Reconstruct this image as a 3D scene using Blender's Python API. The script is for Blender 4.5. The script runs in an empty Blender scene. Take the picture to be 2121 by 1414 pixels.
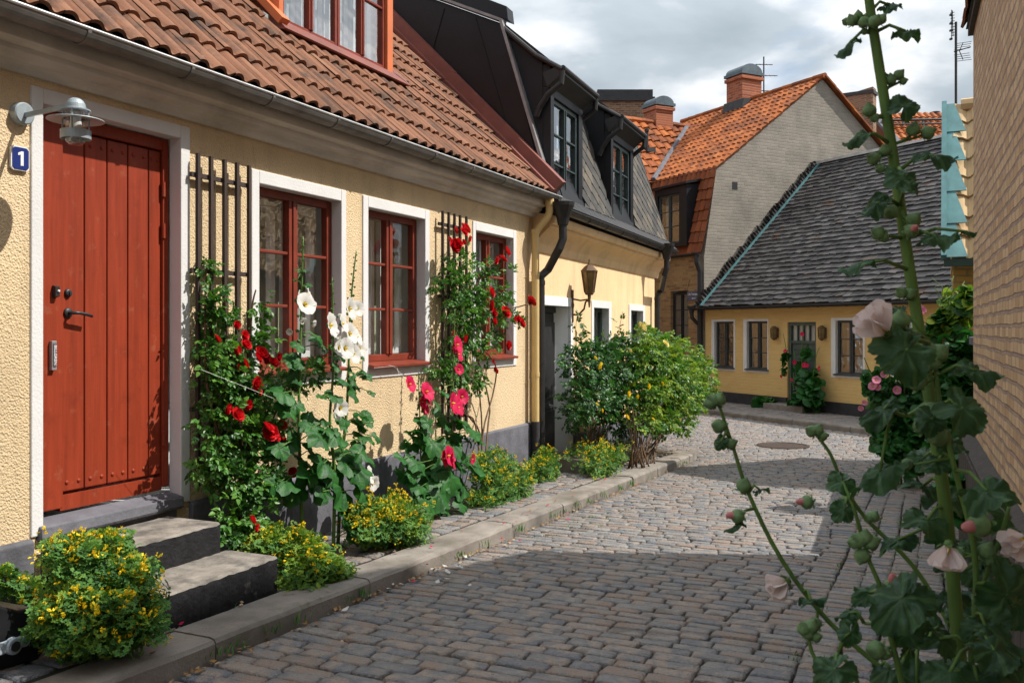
import bpy, math, random
from mathutils import Vector, Matrix, Quaternion, noise, Euler
random.seed(7)
R = math.radians
F, CX, HY, EYE = 1900.0, 1060.5, 680.0, 1.6
scene = bpy.context.scene
COL = scene.collection
ORG = {}

# ------------------------------------------------------------------ frames
class Fr:
    """A local frame: origin on the ground plan, x along a wall, y into the wall, z up."""
    def __init__(s, ox, oy, ang):
        s.o = Vector((ox, oy)); s.a = ang
        s.ex = Vector((math.cos(ang), math.sin(ang))); s.ey = Vector((-math.sin(ang), math.cos(ang)))
    def xy(s, x, y): return s.o + s.ex * x + s.ey * y
    def w(s, p):
        q = s.xy(p[0], p[1]); return Vector((q.x, q.y, p[2]))
    def loc(s, X, Y):
        d = Vector((X, Y)) - s.o; return d.dot(s.ex), d.dot(s.ey)
    def x(s, px, y=0.0):
        k = (px - CX) / F
        return (k * (s.o.y + y * s.ey.y) - s.o.x - y * s.ey.x) / (s.ex.x - k * s.ex.y)
    def z(s, px, py, y=0.0):
        return EYE + (HY - py) / F * s.xy(s.x(px, y), y).y
    def P(s, px, py, y=0.0): return Vector((s.x(px, y), y, s.z(px, py, y)))
    def mpp(s, px, y=0.0): return s.xy(s.x(px, y), y).y / F

TH = R(24.5)
D1 = Vector((math.sin(TH), math.cos(TH)))
H1 = Fr(-4.19 * math.cos(TH), 4.19 * math.sin(TH), R(90 - 24.5))
H2 = Fr(-3.715 * math.cos(R(21.75)), 3.715 * math.sin(R(21.75)), R(90 - 21.75))
FC = Fr(4.96, 23.6, R(-63))
tr = R(23.3)
NR = Fr(.456 * math.cos(tr), -.456 * math.sin(tr), R(-90 - 23.3))
FW = Fr(0, 0, 0)

def sz(s):
    """street height along the lane"""
    if s < 12.5: return -.033 * (s - 4)
    if s < 16: 
        t = (s - 12.5) / 3.5
        return -.033 * 8.5 - .033 * 3.5 * (t - t * t / 2)
    return -.033 * 10.25
def gz(X, Y): return sz(X * D1.x + Y * D1.y)
def gzl(fr, x, y):
    q = fr.xy(x, y); return gz(q.x, q.y)

# ------------------------------------------------------------------ mesh builder
class MB:
    def __init__(s): s.v = []; s.f = []; s.m = []; s.r = []; s.mi = 0; s.rn = None
    def add(s, vs, fs, rn=None):
        b = len(s.v); s.v.extend([tuple(v) for v in vs])
        if rn is None: rn = s.rn if s.rn is not None else random.random()
        for f in fs:
            s.f.append(tuple(i + b for i in f)); s.m.append(s.mi); s.r.append(rn)
        return s
    def quad(s, a, b, c, d, rn=None): return s.add([a, b, c, d], [(0, 1, 2, 3)], rn)
    def box(s, x0, x1, y0, y1, z0, z1, rn=None):
        v = [(x, y, z) for z in (z0, z1) for y in (y0, y1) for x in (x0, x1)]
        return s.add(v, [(0, 2, 3, 1), (4, 5, 7, 6), (0, 1, 5, 4), (2, 6, 7, 3), (0, 4, 6, 2), (1, 3, 7, 5)], rn)
    def bar(s, a, b, w, h, up=(0, 0, 1), rn=None):
        a, b = Vector(a), Vector(b); d = (b - a).normalized(); up = Vector(up)
        sd = d.cross(up)
        if sd.length < 1e-4: sd = d.cross(Vector((0, 1, 0)))
        sd.normalize(); u = sd.cross(d)
        v = []
        for p in (a, b):
            for i, j in ((-1, -1), (1, -1), (1, 1), (-1, 1)): v.append(p + sd * (i * w / 2) + u * (j * h / 2))
        return s.add(v, [(0, 3, 2, 1), (4, 5, 6, 7), (0, 1, 5, 4), (1, 2, 6, 5), (2, 3, 7, 6), (3, 0, 4, 7)], rn)
    def prof(s, pts, x0, x1, closed=True, caps=True, rn=None):
        """extrude a (y,z) profile along x"""
        n = len(pts); v = [(x0, y, z) for y, z in pts] + [(x1, y, z) for y, z in pts]
        k = n if closed else n - 1
        f = [(i, (i + 1) % n, (i + 1) % n + n, i + n) for i in range(k)]
        if closed and caps: f += [tuple(range(n - 1, -1, -1)), tuple(range(n, 2 * n))]
        return s.add(v, f, rn)
    def poly(s, pts, off, rn=None):
        """extrude any 3-D polygon by a vector"""
        off = Vector(off); n = len(pts); v = [Vector(p) for p in pts] + [Vector(p) + off for p in pts]
        f = [(i, (i + 1) % n, (i + 1) % n + n, i + n) for i in range(n)] + [tuple(range(n - 1, -1, -1)), tuple(range(n, 2 * n))]
        return s.add(v, f, rn)
    def tube(s, pts, rad, n=8, caps=True, rn=None):
        pts = [Vector(p) for p in pts]; m = len(pts)
        if not isinstance(rad, (list, tuple)): rad = [rad] * m
        v = []; ref = None
        for i, p in enumerate(pts):
            d = (pts[min(i + 1, m - 1)] - pts[max(i - 1, 0)]).normalized()
            if ref is None:
                ref = Vector((0, 0, 1)) if abs(d.z) < .9 else Vector((1, 0, 0))
            a = d.cross(ref).normalized(); b = a.cross(d).normalized(); ref = b
            for k in range(n):
                t = 2 * math.pi * k / n; v.append(p + (a * math.cos(t) + b * math.sin(t)) * rad[i])
        f = [(i * n + k, i * n + (k + 1) % n, (i + 1) * n + (k + 1) % n, (i + 1) * n + k) for i in range(m - 1) for k in range(n)]
        if caps: f += [tuple(range(n - 1, -1, -1)), tuple(range((m - 1) * n, m * n))]
        return s.add(v, f, rn)
    def lathe(s, prof, c=(0, 0, 0), n=20, M=None, rn=None):
        """profile of (radius, height)"""
        c = Vector(c); v = []
        for r, h in prof:
            for k in range(n):
                t = 2 * math.pi * k / n; p = Vector((r * math.cos(t), r * math.sin(t), h))
                if M: p = M @ p
                v.append(p + c)
        m = len(prof)
        f = [(i * n + k, i * n + (k + 1) % n, (i + 1) * n + (k + 1) % n, (i + 1) * n + k) for i in range(m - 1) for k in range(n)]
        return s.add(v, f, rn)
    def mesh(s, name, mats, org=Vector((0, 0, 0)), smooth=False):
        me = bpy.data.meshes.new(name)
        me.from_pydata([(v[0] - org[0], v[1] - org[1], v[2] - org[2]) for v in s.v], [], s.f)
        if not isinstance(mats, (list, tuple)): mats = [mats]
        for m in mats: me.materials.append(m)
        if len(mats) > 1: me.polygons.foreach_set('material_index', s.m)
        at = me.attributes.new('rnd', 'FLOAT', 'FACE'); at.data.foreach_set('value', s.r)
        if smooth: me.polygons.foreach_set('use_smooth', [True] * len(s.f))
        me.update(); return me
    def build(s, name, mats, parent, smooth=False, label=None, bevel=0, kind=None):
        org = ORG[parent.name]
        o = bpy.data.objects.new(name, s.mesh(name, mats, org, smooth)); COL.objects.link(o)
        o.parent = parent; ORG[o.name] = org
        if label: o['label'] = label
        if kind: o['kind'] = kind
        bev(o, bevel); return o
    def top(s, name, mats, fr, loc, label=None, cat=None, group=None, kind=None, smooth=False, bevel=0):
        loc = Vector(loc)
        o = bpy.data.objects.new(name, s.mesh(name, mats, loc, smooth)); COL.objects.link(o)
        o.location = fr.w(loc); o.rotation_euler = (0, 0, fr.a); ORG[o.name] = loc
        if label: o['label'] = label
        if cat: o['category'] = cat
        if group: o['group'] = group
        if kind: o['kind'] = kind
        bev(o, bevel); return o

def bev(o, w):
    if w:
        m = o.modifiers.new('bevel', 'BEVEL'); m.width = w; m.segments = 2; m.limit_method = 'ANGLE'; m.angle_limit = R(40)

def thing(name, label, cat, fr, loc, group=None):
    o = bpy.data.objects.new(name, None); COL.objects.link(o)
    o.empty_display_size = .2
    o.location = fr.w(loc); o.rotation_euler = (0, 0, fr.a); ORG[o.name] = Vector(loc)
    o['label'] = label; o['category'] = cat
    if group: o['group'] = group
    return o

def inst(name, me, parent, loc, q=None, scale=1.0, label=None):
    o = bpy.data.objects.new(name, me); COL.objects.link(o); o.parent = parent
    o.location = Vector(loc) - ORG[parent.name]
    if q is not None: o.rotation_mode = 'QUATERNION'; o.rotation_quaternion = q
    o.scale = (scale,) * 3 if not isinstance(scale, (tuple, list)) else scale
    ORG[o.name] = Vector((0, 0, 0))
    if label: o['label'] = label
    return o

def wall_holes(mb, x0, x1, z0, z1, holes, y=0.0, depth=0.0, flip=False):
    xs = sorted(set([x0, x1] + [h[i] for h in holes for i in (0, 1)]))
    zs = sorted(set([z0, z1] + [h[i] for h in holes for i in (2, 3)]))
    for i in range(len(xs) - 1):
        for j in range(len(zs) - 1):
            a, b, c, d = xs[i], xs[i + 1], zs[j], zs[j + 1]
            mx, mz = (a + b) / 2, (c + d) / 2
            if any(h[0] < mx < h[1] and h[2] < mz < h[3] for h in holes): continue
            mb.quad((a, y, c), (b, y, c), (b, y, d), (a, y, d), .5)
    if depth:
        for a, b, c, d in holes: reveal(mb, a, b, c, d, y, y + depth)

def reveal(mb, a, b, c, d, y0, y1, bottom=True):
    mb.quad((a, y0, c), (a, y0, d), (a, y1, d), (a, y1, c), .5)
    mb.quad((b, y0, c), (b, y1, c), (b, y1, d), (b, y0, d), .5)
    mb.quad((a, y0, d), (b, y0, d), (b, y1, d), (a, y1, d), .5)
    if bottom: mb.quad((a, y0, c), (a, y1, c), (b, y1, c), (b, y0, c), .5)

def ring(mb, a, b, c, d, wl, wr, wt, wb, y0, y1):
    """flat frame round an opening a..b, c..d lying between y0 (front) and y1"""
    mb.box(a - wl, a, y0, y1, c - wb, d + wt, .5); mb.box(b, b + wr, y0, y1, c - wb, d + wt, .5)
    mb.box(a, b, y0, y1, d, d + wt, .5)
    if wb > 0: mb.box(a, b, y0, y1, c - wb, c, .5)

def tiles(mb, O, u, v, n, U, V, wu, wv, amp, prof, lift=.03, th=.018, segs=8, ur=None, skip=None, jit=.004):
    """overlapping rows of curved roof tiles; the profile runs along u, rows climb along v"""
    O, u, v, n = Vector(O), Vector(u).normalized(), Vector(v).normalized(), Vector(n).normalized()
    rows = max(1, int(round(V / wv))); wv = V / rows
    for r in range(rows):
        vm = (r + .5) * wv
        a, b = ur(vm) if ur else (0, U)
        k0, k1 = math.floor(a / wu), math.ceil(b / wu)
        for k in range(k0, k1):
            cu = (k + .5) * wu
            if skip and skip(cu, vm): continue
            vs = []; j1, j2 = random.uniform(-jit, jit), random.uniform(-jit, jit)
            for i in range(segs + 1):
                uu = min(max((k + i / segs) * wu, a), b); h = amp * prof(i / segs)
                lo = O + u * uu + v * (r * wv + j2)
                vs += [lo + n * (h + lift - th + j1), lo + n * (h + lift + j1), O + u * uu + v * ((r + 1) * wv + .02) + n * (h + j1 * .3)]
            fs = []
            for i in range(segs):
                p, q = i * 3, i * 3 + 3
                fs += [(p, q, q + 1, p + 1), (p + 1, q + 1, q + 2, p + 2)]
            mb.add(vs, fs)

def shingles(mb, O, u, v, n, U, V, wu, wv, th=.016, ur=None, skip=None, jit=.012, over=1.0, stag=.5):
    O, u, v, n = Vector(O), Vector(u).normalized(), Vector(v).normalized(), Vector(n).normalized()
    rows = max(1, int(round(V / wv))); wv = V / rows
    for r in range(rows):
        a, b = ur((r + .5) * wv) if ur else (0, U)
        uu = a - wu * ((r % 2) * stag + random.uniform(0, .1))
        while uu < b:
            w = wu * random.uniform(.88, 1.1); p, q = max(uu, a), min(uu + w - .004, b); uu += w
            if q - p < .03: continue
            if skip and skip((p + q) / 2, (r + .5) * wv): continue
            l1, l2 = random.uniform(-jit, jit), random.uniform(-jit, jit); t1 = random.uniform(0, jit * .6); t2 = random.uniform(0, jit * .6)
            lo0 = O + u * p + v * (r * wv + l1); lo1 = O + u * q + v * (r * wv + l2)
            hi0 = O + u * p + v * ((r + 1 + over * .3) * wv); hi1 = O + u * q + v * ((r + 1 + over * .3) * wv)
            vs = [lo0 + n * (.004 + t1), lo1 + n * (.004 + t2), lo1 + n * (th + .004 + t2), lo0 + n * (th + .004 + t1), hi1 + n * .002, hi0 + n * .002]
            mb.add(vs, [(0, 1, 2, 3), (3, 2, 4, 5), (0, 3, 5), (1, 4, 2)])
# ------------------------------------------------------------------ materials
class NT:
    def __init__(s, name):
        s.m = bpy.data.materials.new(name); s.m.use_nodes = True; s.t = s.m.node_tree; s.t.nodes.clear()
        s.out = s.n('ShaderNodeOutputMaterial')
    def n(s, typ, ins=None, **kw):
        o = s.t.nodes.new(typ)
        for k, v in kw.items(): setattr(o, k, v)
        for k, v in (ins or {}).items(): s.set(o, k, v)
        return o
    def set(s, node, k, v):
        i = node.inputs[k]
        if hasattr(v, 'is_output') or isinstance(v, bpy.types.NodeSocket): s.t.links.new(v, i)
        elif isinstance(v, bpy.types.Node): s.t.links.new(v.outputs[0], i)
        else:
            if i.type == 'RGBA' and len(v) == 3: v = (*v, 1)
            i.default_value = v
    def ramp(s, fac, stops, interp='LINEAR'):
        r = s.n('ShaderNodeValToRGB'); r.color_ramp.interpolation = interp
        e = r.color_ramp.elements
        while len(e) < len(stops): e.new(.5)
        for i, (p, c) in enumerate(stops): e[i].position = p; e[i].color = (*c, 1) if len(c) == 3 else c
        s.set(r, 0, fac); return r.outputs[0]
    def math(s, op, a, b=None, clamp=False):
        m = s.n('ShaderNodeMath', operation=op, use_clamp=clamp); s.set(m, 0, a)
        if b is not None: s.set(m, 1, b)
        return m.outputs[0]
    def mix(s, fac, a, b, typ='MIX'):
        m = s.n('ShaderNodeMix', data_type='RGBA', blend_type=typ)
        s.set(m, 0, fac); s.set(m, 6, a); s.set(m, 7, b); return m.outputs[2]
    def coord(s, scale=(1, 1, 1)):
        c = s.n('ShaderNodeTexCoord'); mp = s.n('ShaderNodeMapping', {0: c.outputs['Object'], 3: scale}); return mp.outputs[0]
    def noise(s, co, scale, detail=4, rough=.55):
        return s.n('ShaderNodeTexNoise', {'Vector': co, 'Scale': scale, 'Detail': detail, 'Roughness': rough}).outputs[0]

def spread(c, d):
    return [(max(0, x * (1 - d))) for x in c], [min(1, x * (1 + d)) for x in c]

def mat(name, cols, rough=.75, scale=6, detail=5, stretch=(1, 1, 1), bump=0, bscale=60, bdist=.01, bdetail=4, rnd=0, spots=None,
        spec=.4, metal=0, var=.12, trans=0, tleaf=True, spots2=None, rvar=.1, streak=0, coat=0, fine=0):
    t = NT(name); co = t.coord(stretch); co1 = t.coord()
    if not isinstance(cols[0], (list, tuple)):
        a, b = spread(cols, var); cols = [a, list(cols), b]
    f = t.noise(co, scale, detail)
    f = t.ramp(f, [(.3, (0, 0, 0)), (.7, (1, 1, 1))])
    if rnd:
        at = t.n('ShaderNodeAttribute', attribute_name='rnd').outputs['Fac']
        f = t.math('ADD', t.math('MULTIPLY', at, rnd), t.math('MULTIPLY', f, 1 - rnd))
    c = t.ramp(f, [(i / (len(cols) - 1), k) for i, k in enumerate(cols)])
    if fine:
        c = t.mix(t.math('MULTIPLY', t.noise(co1, 140, 3), fine), c, (.02, .018, .015))
    if spots:
        col, sc, lo, hi, amt = spots
        m = t.ramp(t.noise(co1, sc, 6, .62), [(lo, (0, 0, 0)), (hi, (amt, amt, amt))])
        c = t.mix(m, c, col)
    if spots2:
        col, sc, lo, hi, amt = spots2
        c = t.mix(t.ramp(t.noise(co1, sc, 5, .7), [(lo, (0, 0, 0)), (hi, (amt, amt, amt))]), c, col)
    if streak:
        m = t.ramp(t.noise(t.coord((9, 9, .55)), 1.2, 6, .6), [(.5, (0, 0, 0)), (.75, (streak,) * 3)])
        c = t.mix(m, c, [x * .45 for x in cols[0]])
    p = t.n('ShaderNodeBsdfPrincipled', {'Base Color': c, 'Metallic': metal, 'Specular IOR Level': spec, 'Coat Weight': coat})
    t.set(p, 'Roughness', t.math('ADD', rough - rvar / 2, t.math('MULTIPLY', t.noise(co1, 14, 3), rvar), True))
    if bump:
        h = t.noise(co1 if stretch == (1, 1, 1) else co, bscale, bdetail, .6)
        b = t.n('ShaderNodeBump', {'Strength': bump, 'Distance': bdist, 'Height': h}); t.set(p, 'Normal', b)
    sh = p.outputs[0]
    if trans:
        tl = t.n('ShaderNodeBsdfTranslucent', {'Color': t.mix(.5, c, t.mix(1, c, (1.5, 1.7, .5), 'MULTIPLY')) if tleaf else c})
        ms = t.n('ShaderNodeMixShader', {0: trans}); t.t.links.new(sh, ms.inputs[1]); t.t.links.new(tl.outputs[0], ms.inputs[2]); sh = ms.outputs[0]
    t.t.links.new(sh, t.out.inputs[0]); return t.m

def brick_mat(name, cols, mortar, bw=.25, bh=.075, msize=.011, rough=.85, bump=.6, paint=0, axis='xz', spots=None, off=.5, bfreq=2):
    """brickwork laid in the wall's own plane (x along, z up)"""
    t = NT(name); c = t.n('ShaderNodeTexCoord'); sp = t.n('ShaderNodeSeparateXYZ', {0: c.outputs['Object']})
    nz = t.noise(c.outputs['Object'], 3.2, 4)
    wob = t.math('MULTIPLY', t.math('SUBTRACT', nz, .5), .045)
    uax = {'x': 0, 'y': 1}[axis[0]]
    cb = t.n('ShaderNodeCombineXYZ', {0: t.math('ADD', sp.outputs[uax], wob), 1: t.math('ADD', sp.outputs[2], wob)})
    br = t.n('ShaderNodeTexBrick', {'Vector': cb.outputs[0], 'Color1': (0, 0, 0), 'Color2': (1, 1, 1), 'Mortar': (.5, .5, .5), 'Scale': 1.0,
             'Mortar Size': msize, 'Mortar Smooth': .35, 'Bias': 0, 'Brick Width': bw, 'Row Height': bh}, offset=off, offset_frequency=bfreq)
    f = t.math('ADD', t.math('MULTIPLY', br.outputs[0], .72), t.math('MULTIPLY', t.noise(c.outputs['Object'], 9, 5), .34))
    f = t.math('SUBTRACT', f, .05)
    bc = t.ramp(f, [(i / (len(cols) - 1), k) for i, k in enumerate(cols)])
    fine = t.noise(c.outputs['Object'], 90, 3)
    bc = t.mix(t.math('MULTIPLY', fine, .35), bc, [x * .45 for x in cols[0]])
    mm = t.ramp(t.noise(c.outputs['Object'], 7, 5, .6), [(.3, (.45,) * 3), (.6, (1, 1, 1))])
    mcol = t.mix(t.noise(c.outputs['Object'], 30, 3), [x * .7 for x in mortar], [min(1, x * 1.35) for x in mortar])
    col = t.mix(t.math('MULTIPLY', t.math('MULTIPLY', br.outputs[1], mm), 1 - paint), bc, mcol)
    if spots:
        sc_, ss, lo, hi, amt = spots
        col = t.mix(t.ramp(t.noise(c.outputs['Object'], ss, 6, .65), [(lo, (0, 0, 0)), (hi, (amt,) * 3)]), col, sc_)
    p = t.n('ShaderNodeBsdfPrincipled', {'Base Color': col, 'Roughness': rough, 'Specular IOR Level': .25})
    h = t.math('ADD', t.math('MULTIPLY', t.math('SUBTRACT', 1.0, br.outputs[1]), .6), t.math('MULTIPLY', fine, .35))
    b = t.n('ShaderNodeBump', {'Strength': bump, 'Distance': .012, 'Height': h}); t.set(p, 'Normal', b)
    t.t.links.new(p.outputs[0], t.out.inputs[0]); return t.m

def glass_mat(name, tint=(.85, .9, .9), refl=.12, wob=.02):
    t = NT(name); co = t.coord()
    b = t.n('ShaderNodeBump', {'Strength': .25, 'Distance': wob, 'Height': t.noise(co, 3.5, 2)})
    g = t.n('ShaderNodeBsdfGlossy', {'Color': (1, 1, 1), 'Roughness': .015}); t.set(g, 'Normal', b)
    tr_ = t.n('ShaderNodeBsdfTransparent', {'Color': tint})
    ge = t.n('ShaderNodeNewGeometry'); dt = t.n('ShaderNodeVectorMath', {0: ge.outputs['Incoming'], 1: ge.outputs['Normal']}, operation='DOT_PRODUCT')
    sch = t.math('POWER', t.math('SUBTRACT', 1.0, t.math('ABSOLUTE', dt.outputs['Value'])), 5.0)
    fac = t.math('ADD', t.math('MULTIPLY', sch, .9), refl + .06, True)
    ms = t.n('ShaderNodeMixShader', {0: fac}); t.t.links.new(tr_.outputs[0], ms.inputs[1]); t.t.links.new(g.outputs[0], ms.inputs[2])
    t.t.links.new(ms.outputs[0], t.out.inputs[0]); return t.m

def stucco(name, col, bs=55, strength=1.0, dist=.03, grit=.5):
    t = NT(name); co = t.coord()
    big = t.noise(co, 1.1, 4)
    c = t.ramp(big, [(.3, [x * .9 for x in col]), (.7, [min(1, x * 1.06) for x in col])])
    n1 = t.noise(co, bs, 3, .6); vo = t.n('ShaderNodeTexVoronoi', {'Vector': co, 'Scale': bs * .8}).outputs[0]
    pit = t.ramp(n1, [(.3, (grit,) * 3), (.42, (0, 0, 0))])
    c = t.mix(pit, c, [x * .55 for x in col])
    patch = t.ramp(t.noise(co, .55, 2, .4), [(.55, (0, 0, 0)), (.58, (.35,) * 3)])
    c = t.mix(patch, c, [min(1, col[0] * 1.03), min(1, col[1] * 1.04), min(1, col[2] * 1.12)])
    dirt = t.ramp(t.noise(t.coord((5, 5, .45)), 1.0, 6, .6), [(.48, (0, 0, 0)), (.78, (.7,) * 3)])
    c = t.mix(dirt, c, [x * .7 for x in col])
    stain = t.ramp(t.noise(co, 2.6, 6, .65), [(.54, (0, 0, 0)), (.74, (.42,) * 3)])
    c = t.mix(stain, c, [col[0] * .6, col[1] * .6, col[2] * .62])
    ck = t.n('ShaderNodeTexVoronoi', {'Vector': t.mix(.12, co, t.n('ShaderNodeTexNoise', {'Vector': co, 'Scale': 3.0, 'Detail': 4.0}).outputs[1]), 'Scale': .85}, feature='DISTANCE_TO_EDGE').outputs[0]
    crack = t.math('MULTIPLY', t.ramp(ck, [(.0, (.4,) * 3), (.006, (0, 0, 0))]), t.ramp(t.noise(co, 1.3, 3), [(.55, (0, 0, 0)), (.62, (1, 1, 1))]))
    c = t.mix(crack, c, [x * .35 for x in col])
    h = t.math('ADD', t.math('MULTIPLY', n1, .7), t.math('MULTIPLY', vo, .5))
    b = t.n('ShaderNodeBump', {'Strength': strength, 'Distance': dist, 'Height': h})
    p = t.n('ShaderNodeBsdfPrincipled', {'Base Color': c, 'Roughness': .92, 'Specular IOR Level': .15}); t.set(p, 'Normal', b)
    t.t.links.new(p.outputs[0], t.out.inputs[0]); return t.m

M = {}
M['stucco'] = stucco('stucco_yellow', (.73, .56, .345), 110, .75, .016, .9)
M['apricot'] = stucco('render_apricot', (.82, .575, .33), 22, .25, .012, .12)
M['white'] = mat('white_limewash', (.68, .675, .67), .85, 3, var=.05, bump=.35, bscale=70, bdist=.008, spots=((.5, .47, .42), 2.2, .56, .8, .35), spec=.2)
M['white_bright'] = mat('brightened_white_paint', (.86, .86, .86), .8, 3, var=.03, bump=.3, bscale=70, bdist=.006, spec=.2)  # white raised above the limewash to make up for light missing in the reveal
M['plinth'] = mat('plinth_grey', (.13, .13, .15), .8, 5, var=.25, bump=.5, bscale=30, bdist=.012, spots=((.05, .05, .055), 3, .5, .75, .7), spec=.3)
M['plinth_dark'] = mat('plinth_black', (.03, .03, .033), .7, 5, var=.3, bump=.5, bscale=30, bdist=.01)
M['black_stone'] = mat('black_painted_stone', (.014, .014, .016), .75, 7, var=.45, bump=.7, bscale=18, bdist=.02, spots=((.13, .125, .12), 9, .64, .74, .6), spec=.3)
M['step_top'] = mat('worn_step_tread', [(.09, .08, .07), (.2, .18, .155), (.28, .25, .22)], .9, 9, bump=.6, bscale=40, bdist=.01, spots=((.05, .05, .05), 5, .55, .7, .7))
M['door_red'] = mat('door_red_paint', (.265, .038, .015), .5, 3, stretch=(12, 12, .8), var=.16, bump=.18, bscale=9, bdist=.005, spots=((.38, .15, .09), 9, .6, .78, .55), spots2=((.1, .016, .008), 5, .55, .75, .45), streak=.35, spec=.25)
M['red_paint'] = mat('window_red_paint', (.2, .038, .021), .45, 8, var=.18, bump=.12, bscale=40, bdist=.004, spec=.3)
M['cornice'] = mat('cornice_grey_brown', (.58, .53, .47), .8, 3, stretch=(.6, 3, 3), var=.2, bump=.2, bscale=20, spots=((.25, .21, .18), 2.5, .5, .75, .5))
M['zinc'] = mat('weathered_zinc', (.2, .19, .18), .5, 5, var=.25, metal=.55, spots=((.1, .075, .06), 4, .5, .7, .6), spec=.5)
M['zinc_light'] = mat('worn_gutter_rim', (.5, .5, .5), .45, 6, var=.2, metal=.6)
M['tile_brown'] = mat('roof_tile_brown', [(.12, .062, .04), (.215, .098, .055), (.265, .122, .07), (.32, .165, .1)], .85, 2.2, rnd=.45, bump=.4, bscale=50, bdist=.008, spots=((.05, .04, .035), 3.2, .5, .68, .85), spots2=((.36, .33, .28), 38, .66, .72, .6), fine=.3, spec=.25)
M['tile_orange'] = mat('roof_tile_orange', [(.16, .046, .018), (.3, .085, .022), (.385, .112, .028), (.44, .15, .045)], .8, 2, rnd=.7, spots=((.07, .03, .02), 1.4, .47, .7, .8), spots2=((.16, .1, .06), 9, .58, .7, .6), spec=.25)
M['tile_rust'] = mat('roof_tile_rust', [(.1, .03, .014), (.2, .055, .02), (.29, .085, .03)], .85, 2, rnd=.6, spots=((.06, .03, .02), 2, .5, .7, .6), spec=.2)
M['tile_tan'] = mat('roof_tile_tan', [(.42, .28, .15), (.5, .36, .2), (.55, .41, .25)], .85, 3, rnd=.6, spots=((.22, .15, .09), 5, .55, .75, .6), spec=.2)
M['slate'] = mat('grey_slate', [(.02, .02, .021), (.045, .043, .04), (.12, .1, .075), (.035, .035, .036), (.08, .072, .06)], .75, 3, rnd=.75, bump=.5, bscale=25, bdist=.01, spots=((.25, .22, .08), 9, .64, .75, .6))
M['shingle'] = mat('dark_wood_shingle', [(.01, .009, .01), (.034, .031, .032), (.09, .084, .082), (.02, .018, .018), (.058, .054, .052), (.014, .013, .013)], .7, 3, rnd=.8, bump=.4, bscale=40, bdist=.006, spots=((.1, .045, .018), 2.1, .6, .72, .75), spec=.45)
M['black_metal'] = mat('black_sheet_metal', (.007, .0075, .01), .45, 4, var=.3, bump=.05, bscale=4, bdist=.03, spec=.35)
M['black_matte'] = mat('black_painted_metal', (.017, .016, .017), .5, 6, var=.3, spec=.45)
M['dark_trim'] = mat('grey_flashing', (.26, .25, .25), .5, 6, var=.2, metal=.3)
M['green_frame'] = mat('dark_green_frame', (.035, .055, .055), .45, 8, var=.2)
M['grey_frame'] = mat('dark_grey_frame', (.045, .05, .05), .5, 8, var=.2)
M['door_green'] = mat('dull_green_door_paint', (.075, .1, .085), .6, 6, var=.2)
M['copper'] = mat('verdigris_copper', (.085, .205, .215), .65, 4, stretch=(2, 2, .5), var=.22, bump=.06, bscale=10, spots=((.06, .2, .2), 2, .5, .75, .5))
M['verge_red'] = mat('red_brown_flashing', (.19, .06, .045), .5, 5, var=.18)
M['dormer_paint'] = mat('orange_red_dormer_paint', (.56, .15, .05), .5, 6, var=.08)
M['wood_dark'] = mat('trellis_brown_wood', (.045, .03, .025), .75, 6, stretch=(8, 8, 1), var=.3)
M['pipe_yellow'] = mat('downpipe_cream_paint', (.62, .44, .19), .45, 5, var=.08)
M['lamp_grey'] = mat('lamp_blue_grey_metal', (.3, .35, .38), .45, 12, var=.12, metal=.2, spots=((.16, .15, .13), 14, .55, .7, .5))
M['enamel'] = mat('blue_enamel', (.012, .03, .17), .2, 6, var=.1, spec=.6, coat=.5)
M['enamel_white'] = mat('white_enamel', (.8, .8, .8), .3, 6, var=.04)
M['rust'] = mat('rusty_edge', (.16, .07, .03), .8, 20, var=.3)
M['cap_metal'] = mat('blue_grey_cap_metal', (.085, .115, .135), .5, 5, var=.25, metal=.2)
M['iron'] = mat('dark_iron', (.05, .052, .055), .45, 20, var=.3, metal=.6)
M['steel'] = mat('brushed_steel', (.42, .42, .44), .4, 20, var=.15, metal=.6)
M['glass'] = glass_mat('window_glass', (.94, .96, .95), .07)
M['glass_sky'] = glass_mat('dormer_window_glass', (.9, .93, .95), .3)
M['glass_clear'] = glass_mat('lamp_glass', (.93, .94, .93), .03, .003)
M['glass_old'] = glass_mat('old_wavy_glass', (.7, .74, .74), .3, .06)
M['lantern_glass'] = mat('amber_lantern_glass', (.28, .2, .09), .2, 10, var=.3, trans=.4)
M['curtain'] = mat('white_curtain_cloth', (.72, .73, .74), .95, 8, stretch=(14, 14, .4), var=.12, trans=.3)
M['inner_white'] = mat('inner_white_paint', (.78, .79, .79), .6, 5, var=.06)
M['room'] = mat('dim_room_plaster', (.5, .5, .51), .9, 1.4, var=.6)
M['brick_facade'] = brick_mat('yellow_brown_brick', [(.2, .1, .045), (.36, .2, .08), (.45, .27, .11)], (.27, .2, .13), .24, .078, .012)
M['brick_near'] = brick_mat('tan_lane_brick', [(.42, .27, .15), (.62, .44, .26), (.72, .53, .33), (.54, .35, .2), (.66, .47, .28)], (.29, .215, .19), .155, .0672, .011, bump=1.6, spots=((.1, .075, .06), 5, .66, .8, .5))
M['brick_red'] = brick_mat('red_chimney_brick', [(.2, .055, .03), (.38, .11, .05), (.46, .16, .075)], (.32, .2, .14), .22, .075, .012)
M['brick_brown'] = brick_mat('brown_chimney_brick', [(.09, .05, .032), (.22, .13, .075), (.34, .22, .13)], (.26, .2, .15), .22, .075, .014)
M['brick_ochre'] = brick_mat('ochre_brick', [(.28, .19, .05), (.4, .28, .08), (.46, .32, .1)], (.22, .17, .09), .25, .08, .014)
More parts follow.
